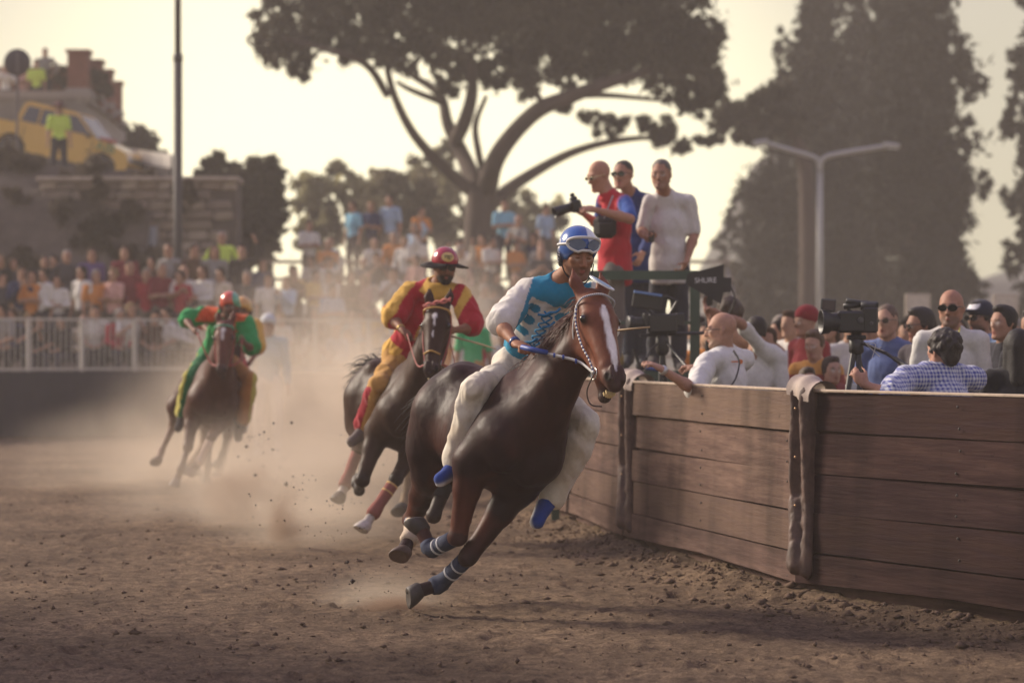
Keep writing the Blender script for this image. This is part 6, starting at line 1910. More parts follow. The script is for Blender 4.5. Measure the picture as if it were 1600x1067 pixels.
    b = MB(); b.tube([P(1106, 468, 20.42) - A, P(1105, 560, 20.42) - A, V(0.01, .02, -A.z)], .018, 8); b.box(P(1106, 470, 20.42) - A, (.08, .05, .09), bev=.01); b.build('stand', bk, r)
    pts = spline([P(1142, 448, 20.4) - A, P(1148, 470, 20.42) - A, P(1132, 500, 20.44) - A, P(1112, 520, 20.44) - A], 5); MB().tube(pts, .006, 6).build('cable', bk, r)
platform()

def tripod_rig(o, head, spread, foot_z, m, root, r=.016):
    for a in (0, 2.1, 4.2):
        b = MB(); e = V(head.x + math.cos(a) * spread, head.y + math.sin(a) * spread, foot_z)
        b.tube([head - o, lerp(head, e, .5) - o], r * 1.3, 8); b.tube([lerp(head, e, .45) - o, e - o], r, 8); b.build('leg', m, root)

def video_cameras():
    bk = mat('camera_black'); gl = mat('lens_glass'); gr = mat('camera_grey', (.06, .06, .065), .4); wh = mat('print_white')
    D = 16.2; s = D / F_PX
    o = P(1330, 505, D)
    root = empty('video_camera', o, 0, 'black video camera with a top handle and flip screen on a tripod behind the barrier', 'video camera')
    q = lambda x, y, dd=0: P(x, y, D + dd) - o
    b = MB(); b.box(q(1338, 503), (60 * s, .13, 34 * s), bev=.015); b.box(q(1358, 500), (24 * s, .14, 40 * s), bev=.012); b.build('camera_body', bk, root)
    b = MB(); b.lathe(q(1318, 503), [(.055, 0), (.062, .03), (.062, .09), (.078, .1), (.084, .15), (.084, .155), (.075, .155), (.065, .12), (0, .11)], 20, axis=(-1, -.12, 0)); b.build('lens_hood', bk, root, True)
    b = MB(); b.tube([q(1322, 470), q(1345, 474), q(1372, 476)], .02, 8); b.tube([q(1330, 472), q(1326, 484), q(1334, 490)], .014, 8); b.tube([q(1360, 476), q(1362, 488)], .016, 8); b.build('carry_handle', bk, root, True)
    b = MB(); b.tube([q(1345, 478, -.03), q(1368, 479, -.03)], .028, 12); b.build('microphone', bk, root, True)
    b = MB(); b.tube([q(1318, 479), q(1345, 476)], .02, 10); b.build('viewfinder', bk, root, True)
    R = Matrix.Rotation(-.35, 3, 'Z') @ Matrix.Rotation(.08, 3, 'Y')
    b = MB(); b.box(q(1294, 477, -.02), (.105, .018, .085), R, bev=.006); fs = b.build('flip_screen', gr, root)
    b = MB(); b.box(q(1294, 477, -.02) + V(.003, -.012, 0), (.085, .004, .062), R); b.build('screen', mat('screen_dim', (.06, .04, .05), .15), fs)
    b = MB(); b.lathe(q(1362, 505, -.09), [(.012, -.01), (.012, .012), (0, .014)], 10, axis=(0, -1, 0)); b.build('knob', gr, root)
    b = MB(); b.lathe(q(1345, 500, -.075), [(.02, -.01), (.02, .006), (0, .008)], 12, axis=(0, -1, 0)); b.build('dial', gr, root)
    b = MB(); b.lathe(q(1338, 545), [(.03, -.04), (.05, -.02), (.05, .06), (.035, .07), (.035, .12)], 14); b.box(q(1338, 527), (.12, .09, .03), bev=.006); b.build('tripod_head', bk, root, True)
    b = MB(); b.tube([q(1345, 535, -.03), q(1385, 552, -.12), q(1412, 570, -.28)], .012, 8); b.tube([q(1398, 560, -.2), q(1418, 573, -.32)], .018, 8); b.build('pan_handle', bk, root)
    for a, b_ in (((1335, 545), (1320, 640)), ((1341, 545), (1345, 650)), ((1338, 545), (1360, 645))):
        m = MB(); e = P(b_[0], b_[1], D + (.3 if b_[0] == 1360 else -.12)); e = P(a[0], a[1], D) + (e - P(a[0], a[1], D)) * 3.0; e.z = max(e.z, 0.02)
        m.tube([P(a[0], a[1], D) - o, lerp(P(a[0], a[1], D), e, .5) - o, e - o], [.02, .018, .014], 8); m.build('leg', bk, root)
    b = MB(); b.box(q(1333, 606, -.05), (.1, .04, .06), bev=.01); b.build('tag_label', mat('paper_white', (.6, .6, .58), .8), root)
    r = random.Random(3); b = MB()
    for i in range(5): b.tube(spline([q(1352, 536, -.05), q(1365 + r.uniform(-6, 8), 545 + r.uniform(-8, 8), -.1), q(1372 + r.uniform(-10, 14), 552 + r.uniform(-14, 12), -.12)], 4), .0025, 4)
    b.build('loose_wires', mat('wire_pale', (.5, .48, .42), .5), root)
    # camera of the bald cameraman, partly behind the leading horse's head
    D = 19.6; s = D / F_PX; o = P(1035, 500, D)
    root = empty('video_camera', o, 0, 'dark video camera with blue topped monitor, operated by bald man in white polo', 'video camera')
    q = lambda x, y, dd=0: P(x, y, D + dd) - o
    b = MB(); b.box(q(1035, 505), (46 * s, .13, 30 * s), bev=.015); b.box(q(1012, 500), (16 * s, .1, 22 * s), bev=.012); b.box(q(1062, 500), (14 * s, .1, 22 * s), bev=.01); b.build('camera_body', bk, root)
    b = MB(); b.lathe(q(1005, 505), [(.04, 0), (.05, .02), (.05, .08), (.06, .09), (.06, .13), (0, .12)], 16, axis=(-1, -.3, 0)); b.build('lens', bk, root, True)
    b = MB(); b.box(q(1012, 470, -.05), (48 * s, .03, 26 * s), Matrix.Rotation(.15, 3, 'Y'), bev=.008); mo = b.build('monitor', bk, root)
    b = MB(); b.box(q(1012, 459, -.05), (44 * s, .1, 4 * s), Matrix.Rotation(.15, 3, 'Y'), bev=.003); b.build('sun_hood', mat('hood_blue', (.12, .22, .45), .5), mo)
    b = MB(); b.tube([q(1010, 482), q(1025, 495)], .012, 6); b.tube([q(1045, 492), q(1058, 470), q(1040, 462)], .01, 6); b.build('bracket', bk, root)
    b = MB(); b.lathe(q(1035, 545), [(.035, -.05), (.055, -.02), (.055, .08), (.04, .12)], 14); b.build('tripod_head', bk, root, True)
    b = MB(); b.tube([q(1038, 530), q(1055, 552, -.2), q(1074, 574, -.4)], .01, 8); b.tube([q(1030, 535), q(1015, 548, -.2), q(1010, 560, -.5)], .01, 8); b.build('pan_handle', bk, root)
    b = MB(); b.tube([q(1000, 524, -.05), q(1100, 520, .1)], .014, 8); b.tube([q(990, 545), q(1000, 575), q(1010, 590)], .012, 6); b.build('slider_bar', bk, root)
    b = MB(); b.tube([q(1010, 575, -.1), q(1042, 580, -.1)], .014, 8); b.build('blue_bar', mat('bar_blue', (.05, .1, .3), .5), root)
    tripod_rig(o, P(1035, 550, D), .16, .02, bk, root)
video_cameras()

def stand_at(px, py, d, yaw=0., arms='down', base_z=.1, lean=0., k=None, turn=0.):
    """a standing pose whose head centre shows at (px, py)"""
    hz = P(px, py, d).z
    J = stand_pose(1., lean=lean, arms=arms, r=random.Random(int(px)))
    k = k or (hz - base_z) / J['hed'].z
    J = xf_pose(J, Matrix.Rotation(yaw, 4, 'Z') @ Matrix.Scale(k, 4))
    p = P(px, py, d); off = V(p.x - J['hed'].x, p.y - J['hed'].y, base_z)
    out = {}
    for n, v in J.items():
        out[n] = v if n in ('hF', 'hU') else ([q + off for q in v] if isinstance(v, list) else v + off)
    return out, k

def crew():
    # bald cameraman
    J, k = stand_at(1127, 516, 17.9, yaw=math.radians(-125), lean=.1)
    J['hF'] = V(-.95, .12, -.05)
    J['nek'] = P(1132, 548, 17.95); J['sh'] = [P(1104, 566, 17.65), P(1164, 562, 18.1)]
    J['el'] = [P(1086, 610, 17.35), P(1110, 600, 18.35)]; J['wr'] = [P(1036, 578, 17.2), P(1086, 575, 18.1)]
    root, M, base = figure(J, 'bald cameraman in a white polo shirt with a black shoulder strap, seen from behind', k=1.04, h=.01, hb=.007, skin=(.42, .235, .165), shirt=(.68, .67, .64), sleeve=.95, pants=(.05, .05, .06), shoe=(.03, .03, .03), hair=None,
        head=dict(beard=(.3, .19, .14)), hands=[dict(curl=.4, d=V(-.85, -.1, .45), n=V(.1, .3, -1)), dict(curl=1.1, d=V(-1, 0, .1), n=V(0, 0, -1))], belly=.03, shirt_k=dict(g=.022, cuff=.02), collar=True)
    s = SDF(); hair_prims(s, M, 1.04, 'fringe', (.22, .17, .13)); s.ell((0, 0, 0), .001)
    pts = spline([P(1146, 548, 17.72), P(1155, 565, 17.66), P(1150, 590, 17.62), P(1138, 610, 17.6), P(1130, 640, 17.6)], 6)
    o = MB().tube([p - pts[0] for p in pts], .011, 6, flat=.4).build('shoulder_strap', mat('strap_dark', (.02, .02, .025), .8)); o.parent = root; o.location = pts[0] - base
    b = MB(); b.lathe((0, 0, 0), [(.018, 0), (.018, .004), (0, .005)], 10, axis=(.1, -1, 0)); b.box((-.04, -.0, .0), (.05, .004, .01)); o = b.build('shirt_logo', mat('logo_orange', (.7, .2, .06), .8), root); o.location = P(1157, 565, 17.74) - base
    b = MB(); d = (J['wr'][0] - J['el'][0]).normalized(); w = J['wr'][0] - base; b.tube([w - d * .02, w + d * .01], [.034, .034], 12); b.build('wristwatch', mat('watch_steel', (.5, .5, .5), .3, metal=.6), root, True)
    b = MB(); T = lambda p: (M @ (Vector(p) * 1.04)) - base
    b.tube([T((.078, .01, .006)), T((.075, -.05, .008)), T((.05, -.1, .006)), T((0, -.11, .006))], .003, 6); b.build('glasses', mat('wire_dark', (.05, .04, .04), .4), root)
    # man in a white t-shirt reaching across behind him
    J, k = stand_at(1183, 520, 19.6, yaw=math.radians(165), lean=.12)
    J['hF'] = V(.35, .9, -.25); J['el'] = [P(1158, 506, 19.3), J['el'][1]]; J['wr'] = [P(1122, 490, 19.2), J['wr'][1]]; J['sh'][0] = P(1192, 546, 19.5)
    figure(J, 'dark haired young man in a white t-shirt seen from behind, right of the bald cameraman', k=k, h=.013, hb=.011, skin=(.34, .18, .12), shirt=(.62, .61, .57), sleeve=.8, hair=('short', (.02, .014, .012)), pants=(.06, .06, .09), hands=[dict(curl=.5), dict(curl=.5)], collar=False)
    # cameraman in the checkered shirt
    J, k = stand_at(1472, 548, 15.4, yaw=math.radians(-150), lean=.08)
    J['hF'] = V(-.55, .8, -.05); J['nek'] = P(1474, 576, 15.4); J['sh'] = [P(1412, 592, 15.25), P(1522, 592, 15.55)]
    J['el'] = [P(1392, 618, 14.95), P(1530, 640, 15.4)]; J['wr'] = [P(1350, 600, 15.0), P(1430, 575, 15.75)]; J['el'][1] = P(1480, 610, 15.95)
    bl = np.array((.06, .08, .34)); wh_ = np.array((.6, .62, .68))
    ax = (J['sh'][1] - J['sh'][0]).normalized(); an = np.array(ax)
    def chk(v, C):
        a = v @ an; z = v[:, 2]; p_ = .026
        ca = (np.abs(a / p_ % 1 - .5) < .25).astype(float); cz = (np.abs(z / p_ % 1 - .5) < .25).astype(float)
        t = ((ca + cz) / 2)[:, None]
        return bl * (1 - t) + wh_ * t
    figure(J, 'curly haired camera operator in a blue and white checkered shirt, seen from behind', k=.98, h=.0075, hb=.008, skin=(.40, .21, .15), shirt=tuple(bl), shirt_fn=chk, sleeve=.95, hair=('curly', (.035, .028, .027)), pants=(.04, .04, .06),
        hk=1.05, hands=[dict(curl=.9, d=V(-.6, .2, .75), n=V(.2, .8, -.2)), dict(curl=1.1, d=V(-.8, -.4, 0), n=V(0, 0, -1))], belly=.07, shirt_k=dict(g=.03, cuff=.03), wr_amp=.01, collar=True)
    # bald man with sunglasses
    J, k = stand_at(1486, 482, 17.3, yaw=math.radians(-18)); J['hF'] = V(-.38, -.9, -.02)
    r, M, b_ = figure(J, 'tall bald man in a white t-shirt and dark sunglasses behind the checkered shirt', k=k, h=.012, hb=.008, skin=(.37, .19, .13), shirt=(.62, .61, .58), sleeve=.85, hair=None, pants=(.05, .05, .07), head=dict(beard=(.2, .12, .09)), hands=[dict(), dict()], collar=False)
    sunglasses(r, b_, M, k, lens=(.03, .02))
    pts = spline([P(1500, 512, 17.2), P(1497, 525, 17.12), P(1490, 548, 17.1)], 4); o = MB().tube([p - b_ for p in pts], .006, 5).build('lanyard', mat('lanyard_yellow', (.5, .45, .1), .7), r)
    J, k = stand_at(1385, 502, 18.8, yaw=math.radians(-25)); J['hF'] = V(-.5, -.85, -.02)
    r, M, b_ = figure(J, 'man in a blue t-shirt and glasses standing behind the video camera', k=k, h=.014, hb=.012, skin=(.42, .25, .18), shirt=(.10, .14, .30), sleeve=.85, hair=('crop', (.12, .08, .06)), pants=(.05, .05, .07), belly=.02, hands=[dict(), dict()], collar=False)
    sunglasses(r, b_, M, k, col=(.1, .08, .07), lens=(.022, .014))
    J, k = stand_at(1437, 508, 18.2, yaw=math.radians(-60)); J['hF'] = V(-.92, -.3, -.12)
    r, M, b_ = figure(J, 'dark haired man with glasses and dark top looking left beside bald man in sunglasses', k=k, h=.014, hb=.011, skin=(.3, .16, .11), shirt=(.05, .04, .05), sleeve=.9, hair=('short', (.03, .025, .025)), pants=(.04, .04, .05), hands=[dict(), dict()])
    sunglasses(r, b_, M, k, col=(.06, .04, .04), lens=(.024, .016))
    J, k = stand_at(1531, 497, 19.4, yaw=math.radians(-50)); J['hF'] = V(-.8, -.6, -.05)
    r, M, b_ = figure(J, 'man in a white fronted dark cap and pale blue shirt looking left', k=k, h=.015, hb=.013, skin=(.32, .17, .12), shirt=(.22, .32, .5), sleeve=.9, hair=('short', (.03, .025, .025)), pants=(.04, .04, .05), hands=[dict(), dict()], head=dict(beard=(.08, .05, .04)))
    s = SDF(); s.M = M @ Matrix.Scale(k, 4); cp = (.02, .025, .05)
    s.ell((0, .012, .052), (.09, .108, .088), cp, .01); s.ell((0, -.12, .06), (.06, .07, .012), cp, .02); s.ell((0, .0, -.06), (.12, .15, .095), cp, .005, op='s'); s.paint((0, -.08, .1), (.06, .06, .05), (.7, .7, .72), edge=.1)
    s.mesh('cap', .009, m_cloth(), r, origin=b_)
    sunglasses(r, b_, M, k, lens=(.026, .018))
    J, k = stand_at(1567, 505, 18.2, yaw=math.radians(-55)); J['hF'] = V(-.85, -.5, .0)
    figure(J, 'dark haired young man in a dark top with a pale collar, near the right edge', k=k, h=.014, hb=.012, skin=(.36, .2, .14), shirt=(.025, .025, .035), sleeve=1.8, hair=('short', (.015, .012, .012)), pants=(.03, .03, .04), hands=[dict(), dict()])
    J, k = stand_at(1612, 512, 17.2, yaw=math.radians(-30))
    figure(J, 'person in dark clothes cut off by the right edge of the photo', k=k, h=.016, skin=(.34, .19, .13), shirt=(.02, .02, .028), sleeve=1.8, hair=('short', (.02, .015, .014)), pants=(.03, .03, .04), simple=True)
    J, k = stand_at(1259, 503, 21.5, yaw=math.radians(-60)); J['hF'] = V(-.9, -.4, -.05)
    r, M, b_ = figure(J, 'person in a dark red woollen cap and red top left of the video camera', k=k, h=.015, hb=.013, skin=(.4, .23, .16), shirt=(.28, .03, .035), sleeve=1.8, hair=None, pants=(.04, .04, .05), hands=[dict(), dict()])
    s = SDF(); s.M = M @ Matrix.Scale(k, 4); s.ell((0, .015, .055), (.088, .105, .09), (.25, .02, .03), .01); s.ell((0, -.08, -.06), (.12, .15, .1), (.25, .02, .03), .005, op='s'); s.mesh('cap', .01, m_cloth(), r, origin=b_)
    J, k = stand_at(1272, 525, 20.4, yaw=math.radians(-30), k=.98, base_z=0); J['hF'] = V(-.5, -.8, -.2)
    figure(J, 'brown haired boy in a yellow and maroon scarf in front of the red cap', k=.95, h=.014, hb=.012, skin=(.44, .26, .19), shirt=(.3, .06, .05), sleeve=1.8, hair=('short', (.10, .06, .035)), pants=(.04, .04, .05), hands=[dict(), dict()],
        shirt_fn=lambda v, C: np.where(((v[:, 2] > J['sh'][0].z - .04))[:, None], np.array((.6, .3, .08)), C))
    J, k = stand_at(1262, 556, 19.6, yaw=math.radians(10), k=.8, base_z=.0); J['hF'] = V(.1, -.98, 0)
    figure(J, 'small child with brown hair in a pink and maroon top just above the barrier', k=.86, h=.014, hb=.012, skin=(.46, .28, .21), shirt=(.32, .12, .12), sleeve=.8, hair=('short', (.07, .045, .03)), pants=(.04, .04, .05), hands=[dict(), dict()], hk=1.05)
    J, k = stand_at(1300, 545, 20.2, yaw=math.radians(20), k=.85, base_z=.0)
    figure(J, 'child in a maroon jacket directly left of the video camera lens', k=.9, h=.015, hb=.013, skin=(.42, .25, .18), shirt=(.22, .04, .045), sleeve=1.8, hair=('short', (.05, .03, .025)), pants=(.04, .04, .05), hands=[dict(), dict()])
    J, k = stand_at(1143, 492, 20.6, yaw=math.radians(150)); J['wr'][0] = P(1108, 492, 20.2); J['el'][0] = P(1118, 515, 20.2)
    figure(J, 'curly brown haired person in an orange collared top behind the bald cameraman\'s head', k=k, h=.015, hb=.013, skin=(.38, .2, .14), shirt=(.45, .25, .15), sleeve=.9, hair=('curly', (.06, .04, .03)), pants=(.04, .04, .05), hands=[dict(), dict()])
    J, k = stand_at(1592, 575, 16.6, yaw=math.radians(160), k=.98, base_z=-.02)
    figure(J, 'person in a black jacket with back turned at the right edge, nearest the barrier', k=1.0, h=.016, skin=(.34, .19, .13), shirt=(.012, .012, .018), sleeve=1.9, hair=('long', (.012, .01, .012)), pants=(.03, .03, .04), simple=True, belly=.03)
    J, k = stand_at(739, 496, 33.5, yaw=0, base_z=.45)
    r, M, b_ = figure(J, 'person in a green jacket and orange cap far behind between the second and leading rider', k=k, h=.02, skin=(.3, .16, .1), shirt=(.05, .4, .16), sleeve=.9, hair=None, pants=(.4, .2, .08), simple=True)
    s = SDF(); s.M = M @ Matrix.Scale(k, 4); s.ell((0, .015, .05), (.095, .11, .095), (.6, .12, .06), .01); s.ell((0, -.08, -.07), (.12, .15, .1), (.6, .1, .05), .005, op='s'); s.mesh('cap', .014, m_cloth(), r, origin=b_)
    J, k = stand_at(419, 508, 35.0, yaw=0, base_z=0)
    r, M, b_ = figure(J, 'man in white cap, pale blue jacket and white trousers in the dust behind third horse', k=k, h=.02, skin=(.3, .17, .11), shirt=(.32, .42, .46), sleeve=1.8, hair=None, pants=(.66, .62, .56), shoe=(.5, .48, .45), simple=True)
    s = SDF(); s.M = M @ Matrix.Scale(k, 4); s.ell((0, .015, .05), (.095, .11, .095), (.6, .62, .62), .01); s.ell((0, -.08, -.07), (.12, .15, .1), (.6, .1, .05), .005, op='s'); s.mesh('cap', .014, m_cloth(), r, origin=b_)
crew()
# ------------------------------------------------------------------ spectators: a few builds, each spectator a copy with its own clothes
SHIRTS = {'white': (.62, .60, .56), 'cream': (.55, .48, .38), 'pale blue': (.32, .42, .55), 'light blue': (.22, .45, .58), 'navy blue': (.03, .04, .10), 'black': (.02, .018, .022), 'dark grey': (.07, .065, .07), 'red': (.36, .03, .045),
          'dark red': (.18, .025, .035), 'pink': (.55, .32, .28), 'orange': (.55, .22, .06), 'yellow': (.6, .42, .12), 'green': (.08, .22, .12), 'brown': (.12, .075, .05), 'grey': (.25, .24, .23), 'striped pink': (.42, .25, .22), 'neon yellow': (.55, .72, .12), 'purple': (.12, .08, .2)}
HAIRS = {'dark': (.018, .013, .012), 'brown': (.06, .035, .022), 'fair': (.22, .15, .08), 'grey': (.25, .22, .2)}
def build_archetypes():
    A = {}
    for nm, pose, hair in (('down', 'down', 'short'), ('cross', 'cross', 'short'), ('hold', 'hold', 'long'), ('phone', 'phone', 'short'), ('hips', 'hips', 'crop'), ('clap', 'clap', None), ('downl', 'down', 'long'), ('up', 'up', 'short')):
        A[nm] = ('stand', pose, hair)
    for nm, pose, hair in (('sit', 'lap', 'short'), ('sitl', 'lap', 'long'), ('sitp', 'phone', 'short'), ('sitb', 'lap', None)):
        A[nm] = ('sit', pose, hair)
    return A
ARCH = build_archetypes(); BUILT = {}
def clone(root):
    r = root.copy(); COL.objects.link(r)
    for ch in root.children:
        c = ch.copy(); COL.objects.link(c); c.parent = r
    return r
CNT = [0]
def spectator(kind, loc, yaw, k, shirt, pants, hair, label, group):
    pose, arms, hs = ARCH[kind]
    if kind not in BUILT:
        rr = random.Random(len(BUILT) + 40)
        J = stand_pose(1., arms=arms, r=rr) if pose == 'stand' else sit_pose(1., arms=arms)
        for c in ('seed',): pass
        root, M, base = figure(J, label, h=.024, hb=.022, skin=(.38, .22, .15), shirt=(.5, .5, .5), sleeve=[.8, 1.8][len(BUILT) % 2], pants=(.1, .1, .1), leg=1.93, hair=((hs, (.02, .015, .012)) if hs else None), simple=True, base=(0, 0, 0))
        BUILT[kind] = root; r = root
    else:
        r = clone(BUILT[kind])
    r.location = loc; r.rotation_euler = (0, 0, yaw); r.scale = (k, k, k)
    r['label'] = label; r['group'] = group; r['category'] = 'person'
    for c in r.children:
        n = c.name.split('.')[0]
        col = {'shirt': SHIRTS[shirt], 'trousers': pants, 'hair': HAIRS[hair]}.get(n)
        if col:
            c.material_slots[0].link = 'OBJECT'
            key = '%s_%02x%02x%02x' % ((n,) + tuple(int(min(x, 1) * 255) for x in col))
            c.material_slots[0].material = mat(key, col, .9, noise=.15, nscale=25, spec=.2)
    CNT[0] += 1
    return r
NUM = ['first', 'second', 'third', 'fourth', 'fifth', 'sixth', 'seventh', 'eighth', 'ninth', 'tenth', 'eleventh', 'twelfth', 'thirteenth', 'fourteenth', 'fifteenth', 'sixteenth', 'seventeenth', 'eighteenth', 'nineteenth', 'twentieth', 'twenty-first', 'twenty-second', 'twenty-third', 'twenty-fourth', 'twenty-fifth', 'twenty-sixth', 'twenty-seventh', 'twenty-eighth', 'twenty-ninth', 'thirtieth']
PN = {'cross': 'with folded arms', 'hold': 'with joined hands', 'phone': 'holding up a phone', 'hips': 'with hands on hips', 'clap': 'clapping', 'up': 'arm raised', 'down': 'with arms down', 'downl': 'with long hair', 'sit': 'hands on knees', 'sitl': 'with long hair', 'sitp': 'phone raised', 'sitb': 'shaved head'}
def crowd():
    r = random.Random(77)
    dk = [(.03, .03, .045), (.05, .05, .07), (.12, .10, .085), (.2, .17, .14), (.02, .02, .025)]
    def row(xs, d, z, kinds, shirts, place, group, jit=.1, k=(.9, 1.08), yaw=0):
        n = len(xs)
        for i, x in enumerate(xs):
            kd = kinds[i] if i < len(kinds) and not isinstance(kinds, tuple) else r.choice(kinds)
            sh = shirts[i] if i < len(shirts) and not isinstance(shirts, tuple) else r.choice(shirts)
            p = P(x + r.uniform(-8, 8), 540, d + r.uniform(-jit, jit))
            h_ = r.choice(['dark', 'dark', 'dark', 'brown', 'brown', 'grey', 'fair'])
            verb = 'seated' if kd.startswith('sit') else 'standing'
            spectator(kd, (p.x, p.y, z), yaw + r.uniform(-.8, .8), r.uniform(*k), sh, r.choice(dk), h_, '%s top, %s, %s, %s' % (sh, verb, PN[kd], place % NUM[i]), group)
    # left terrace
    row([2, 24, 48, 66, 96, 126, 146, 178, 204, 236, 262, 292, 322, 352, 384, 412, 436], 44.1, .92, ['sit', 'sitl', 'sitp', 'sit', 'sitl', 'sitb', 'sit', 'sitl', 'sitp', 'sit', 'sit', 'sitl', 'sitb', 'sit', 'sitl', 'sit', 'sit'],
        ['grey', 'navy blue', 'black', 'black', 'black', 'cream', 'white', 'red', 'white', 'brown', 'white', 'white', 'cream', 'grey', 'white', 'pink', 'white'], '%s from left in front row behind railing', 'spectators seated in the front row of the terrace')
    row([8, 30, 50, 74, 96, 126, 150, 173, 196, 222, 244, 276, 292, 318, 350, 385, 415, 445], 45.0, 1.28, ['down', 'phone', 'cross', 'down', 'hold', 'downl', 'down', 'cross', 'hips', 'down', 'cross', 'down', 'clap', 'hold', 'down', 'cross', 'down', 'phone'],
        ['dark grey', 'navy blue', 'orange', 'white', 'white', 'white', 'orange', 'pink', 'dark red', 'red', 'dark red', 'red', 'white', 'white', 'cream', 'dark grey', 'white', 'pale blue'], '%s from left in terrace second row', 'spectators standing in the second row of the terrace')
    row([-5, 18, 62, 84, 106, 140, 188, 240, 258, 300, 336, 380, 412], 45.9, 1.64, ('down', 'cross', 'hold', 'downl', 'hips', 'up'), ['black', 'dark grey', 'black', 'black', 'dark grey', 'purple', 'dark red', 'brown', 'grey', 'brown', 'grey', 'black', 'navy blue'], '%s from left in row below stone wall', 'spectators standing in the back row of the terrace')
    p = P(347, 540, 46.9)
    spectator('hips', (p.x, p.y, 2.0), .2, 1.02, 'neon yellow', (.3, .25, .2), 'grey', 'steward in a neon yellow vest standing high above the third rider', 'stewards in neon yellow vests')
    # grandstand in the middle
    for i in range(7):
        n = [15, 15, 14, 12, 11, 10, 6][i]
        x0, x1 = [(455, 885), (440, 885), (440, 880), (450, 870), (470, 860), (480, 850), (500, 860)][i]
        xs = [x0 + (x1 - x0) * (t + r.uniform(.15, .85)) / n for t in range(n)]
        if i == 6: xs = [545, 588, 610, 655, 790, 850]
        row(xs, 48.35 + i * 1.05, .575 + i * .42, ('sit', 'sitl', 'sitp', 'sitb', 'sit', 'hold', 'cross', 'up', 'clap') if i < 6 else ('down', 'cross', 'hips'), ('white', 'white', 'cream', 'pale blue', 'grey', 'yellow', 'striped pink', 'dark grey', 'white', 'orange', 'light blue', 'brown', 'navy blue'),
            '%s from left in ' + ['lowest row', 'second row up', 'third row up', 'middle row', 'third row down', 'row below top', 'top row'][i] + ' of grandstand', 'spectators on the grandstand', jit=.05)
    # people beyond the barrier on the right
    row([727, 762, 790, 820, 700], 35.5, .1, ('down', 'cross'), ['white', 'red', 'white', 'grey', 'orange'], '%s of group above the leading horse\'s back', 'people standing beyond the barrier behind the leading horse', k=(.96, 1.02))
    row([1100, 1128, 1160, 1205, 1222, 1240, 1292, 1325, 1352, 1372, 1412, 1455, 1512, 1548, 1585], 23.2, .1, ('down', 'downl', 'cross', 'hold', 'phone'), ('brown', 'dark grey', 'orange', 'dark red', 'white', 'grey', 'pink', 'navy blue', 'cream', 'red'),
        '%s from left in row behind camera crew', 'blurred people standing behind the camera crew', jit=.7, yaw=-.5, k=(.93, 1.04))
    row([1085, 1115, 1180, 1215, 1235, 1310, 1340, 1395, 1430, 1500, 1555, 1600], 26.5, .1, ('down', 'downl', 'cross', 'hold', 'phone'), ('brown', 'dark grey', 'orange', 'dark red', 'white', 'grey', 'pink', 'navy blue', 'cream'),
        '%s from left in far row beneath cypresses', 'far blurred people standing beneath the cypresses', jit=1.0, yaw=-.5, k=(.93, 1.04))
crowd()
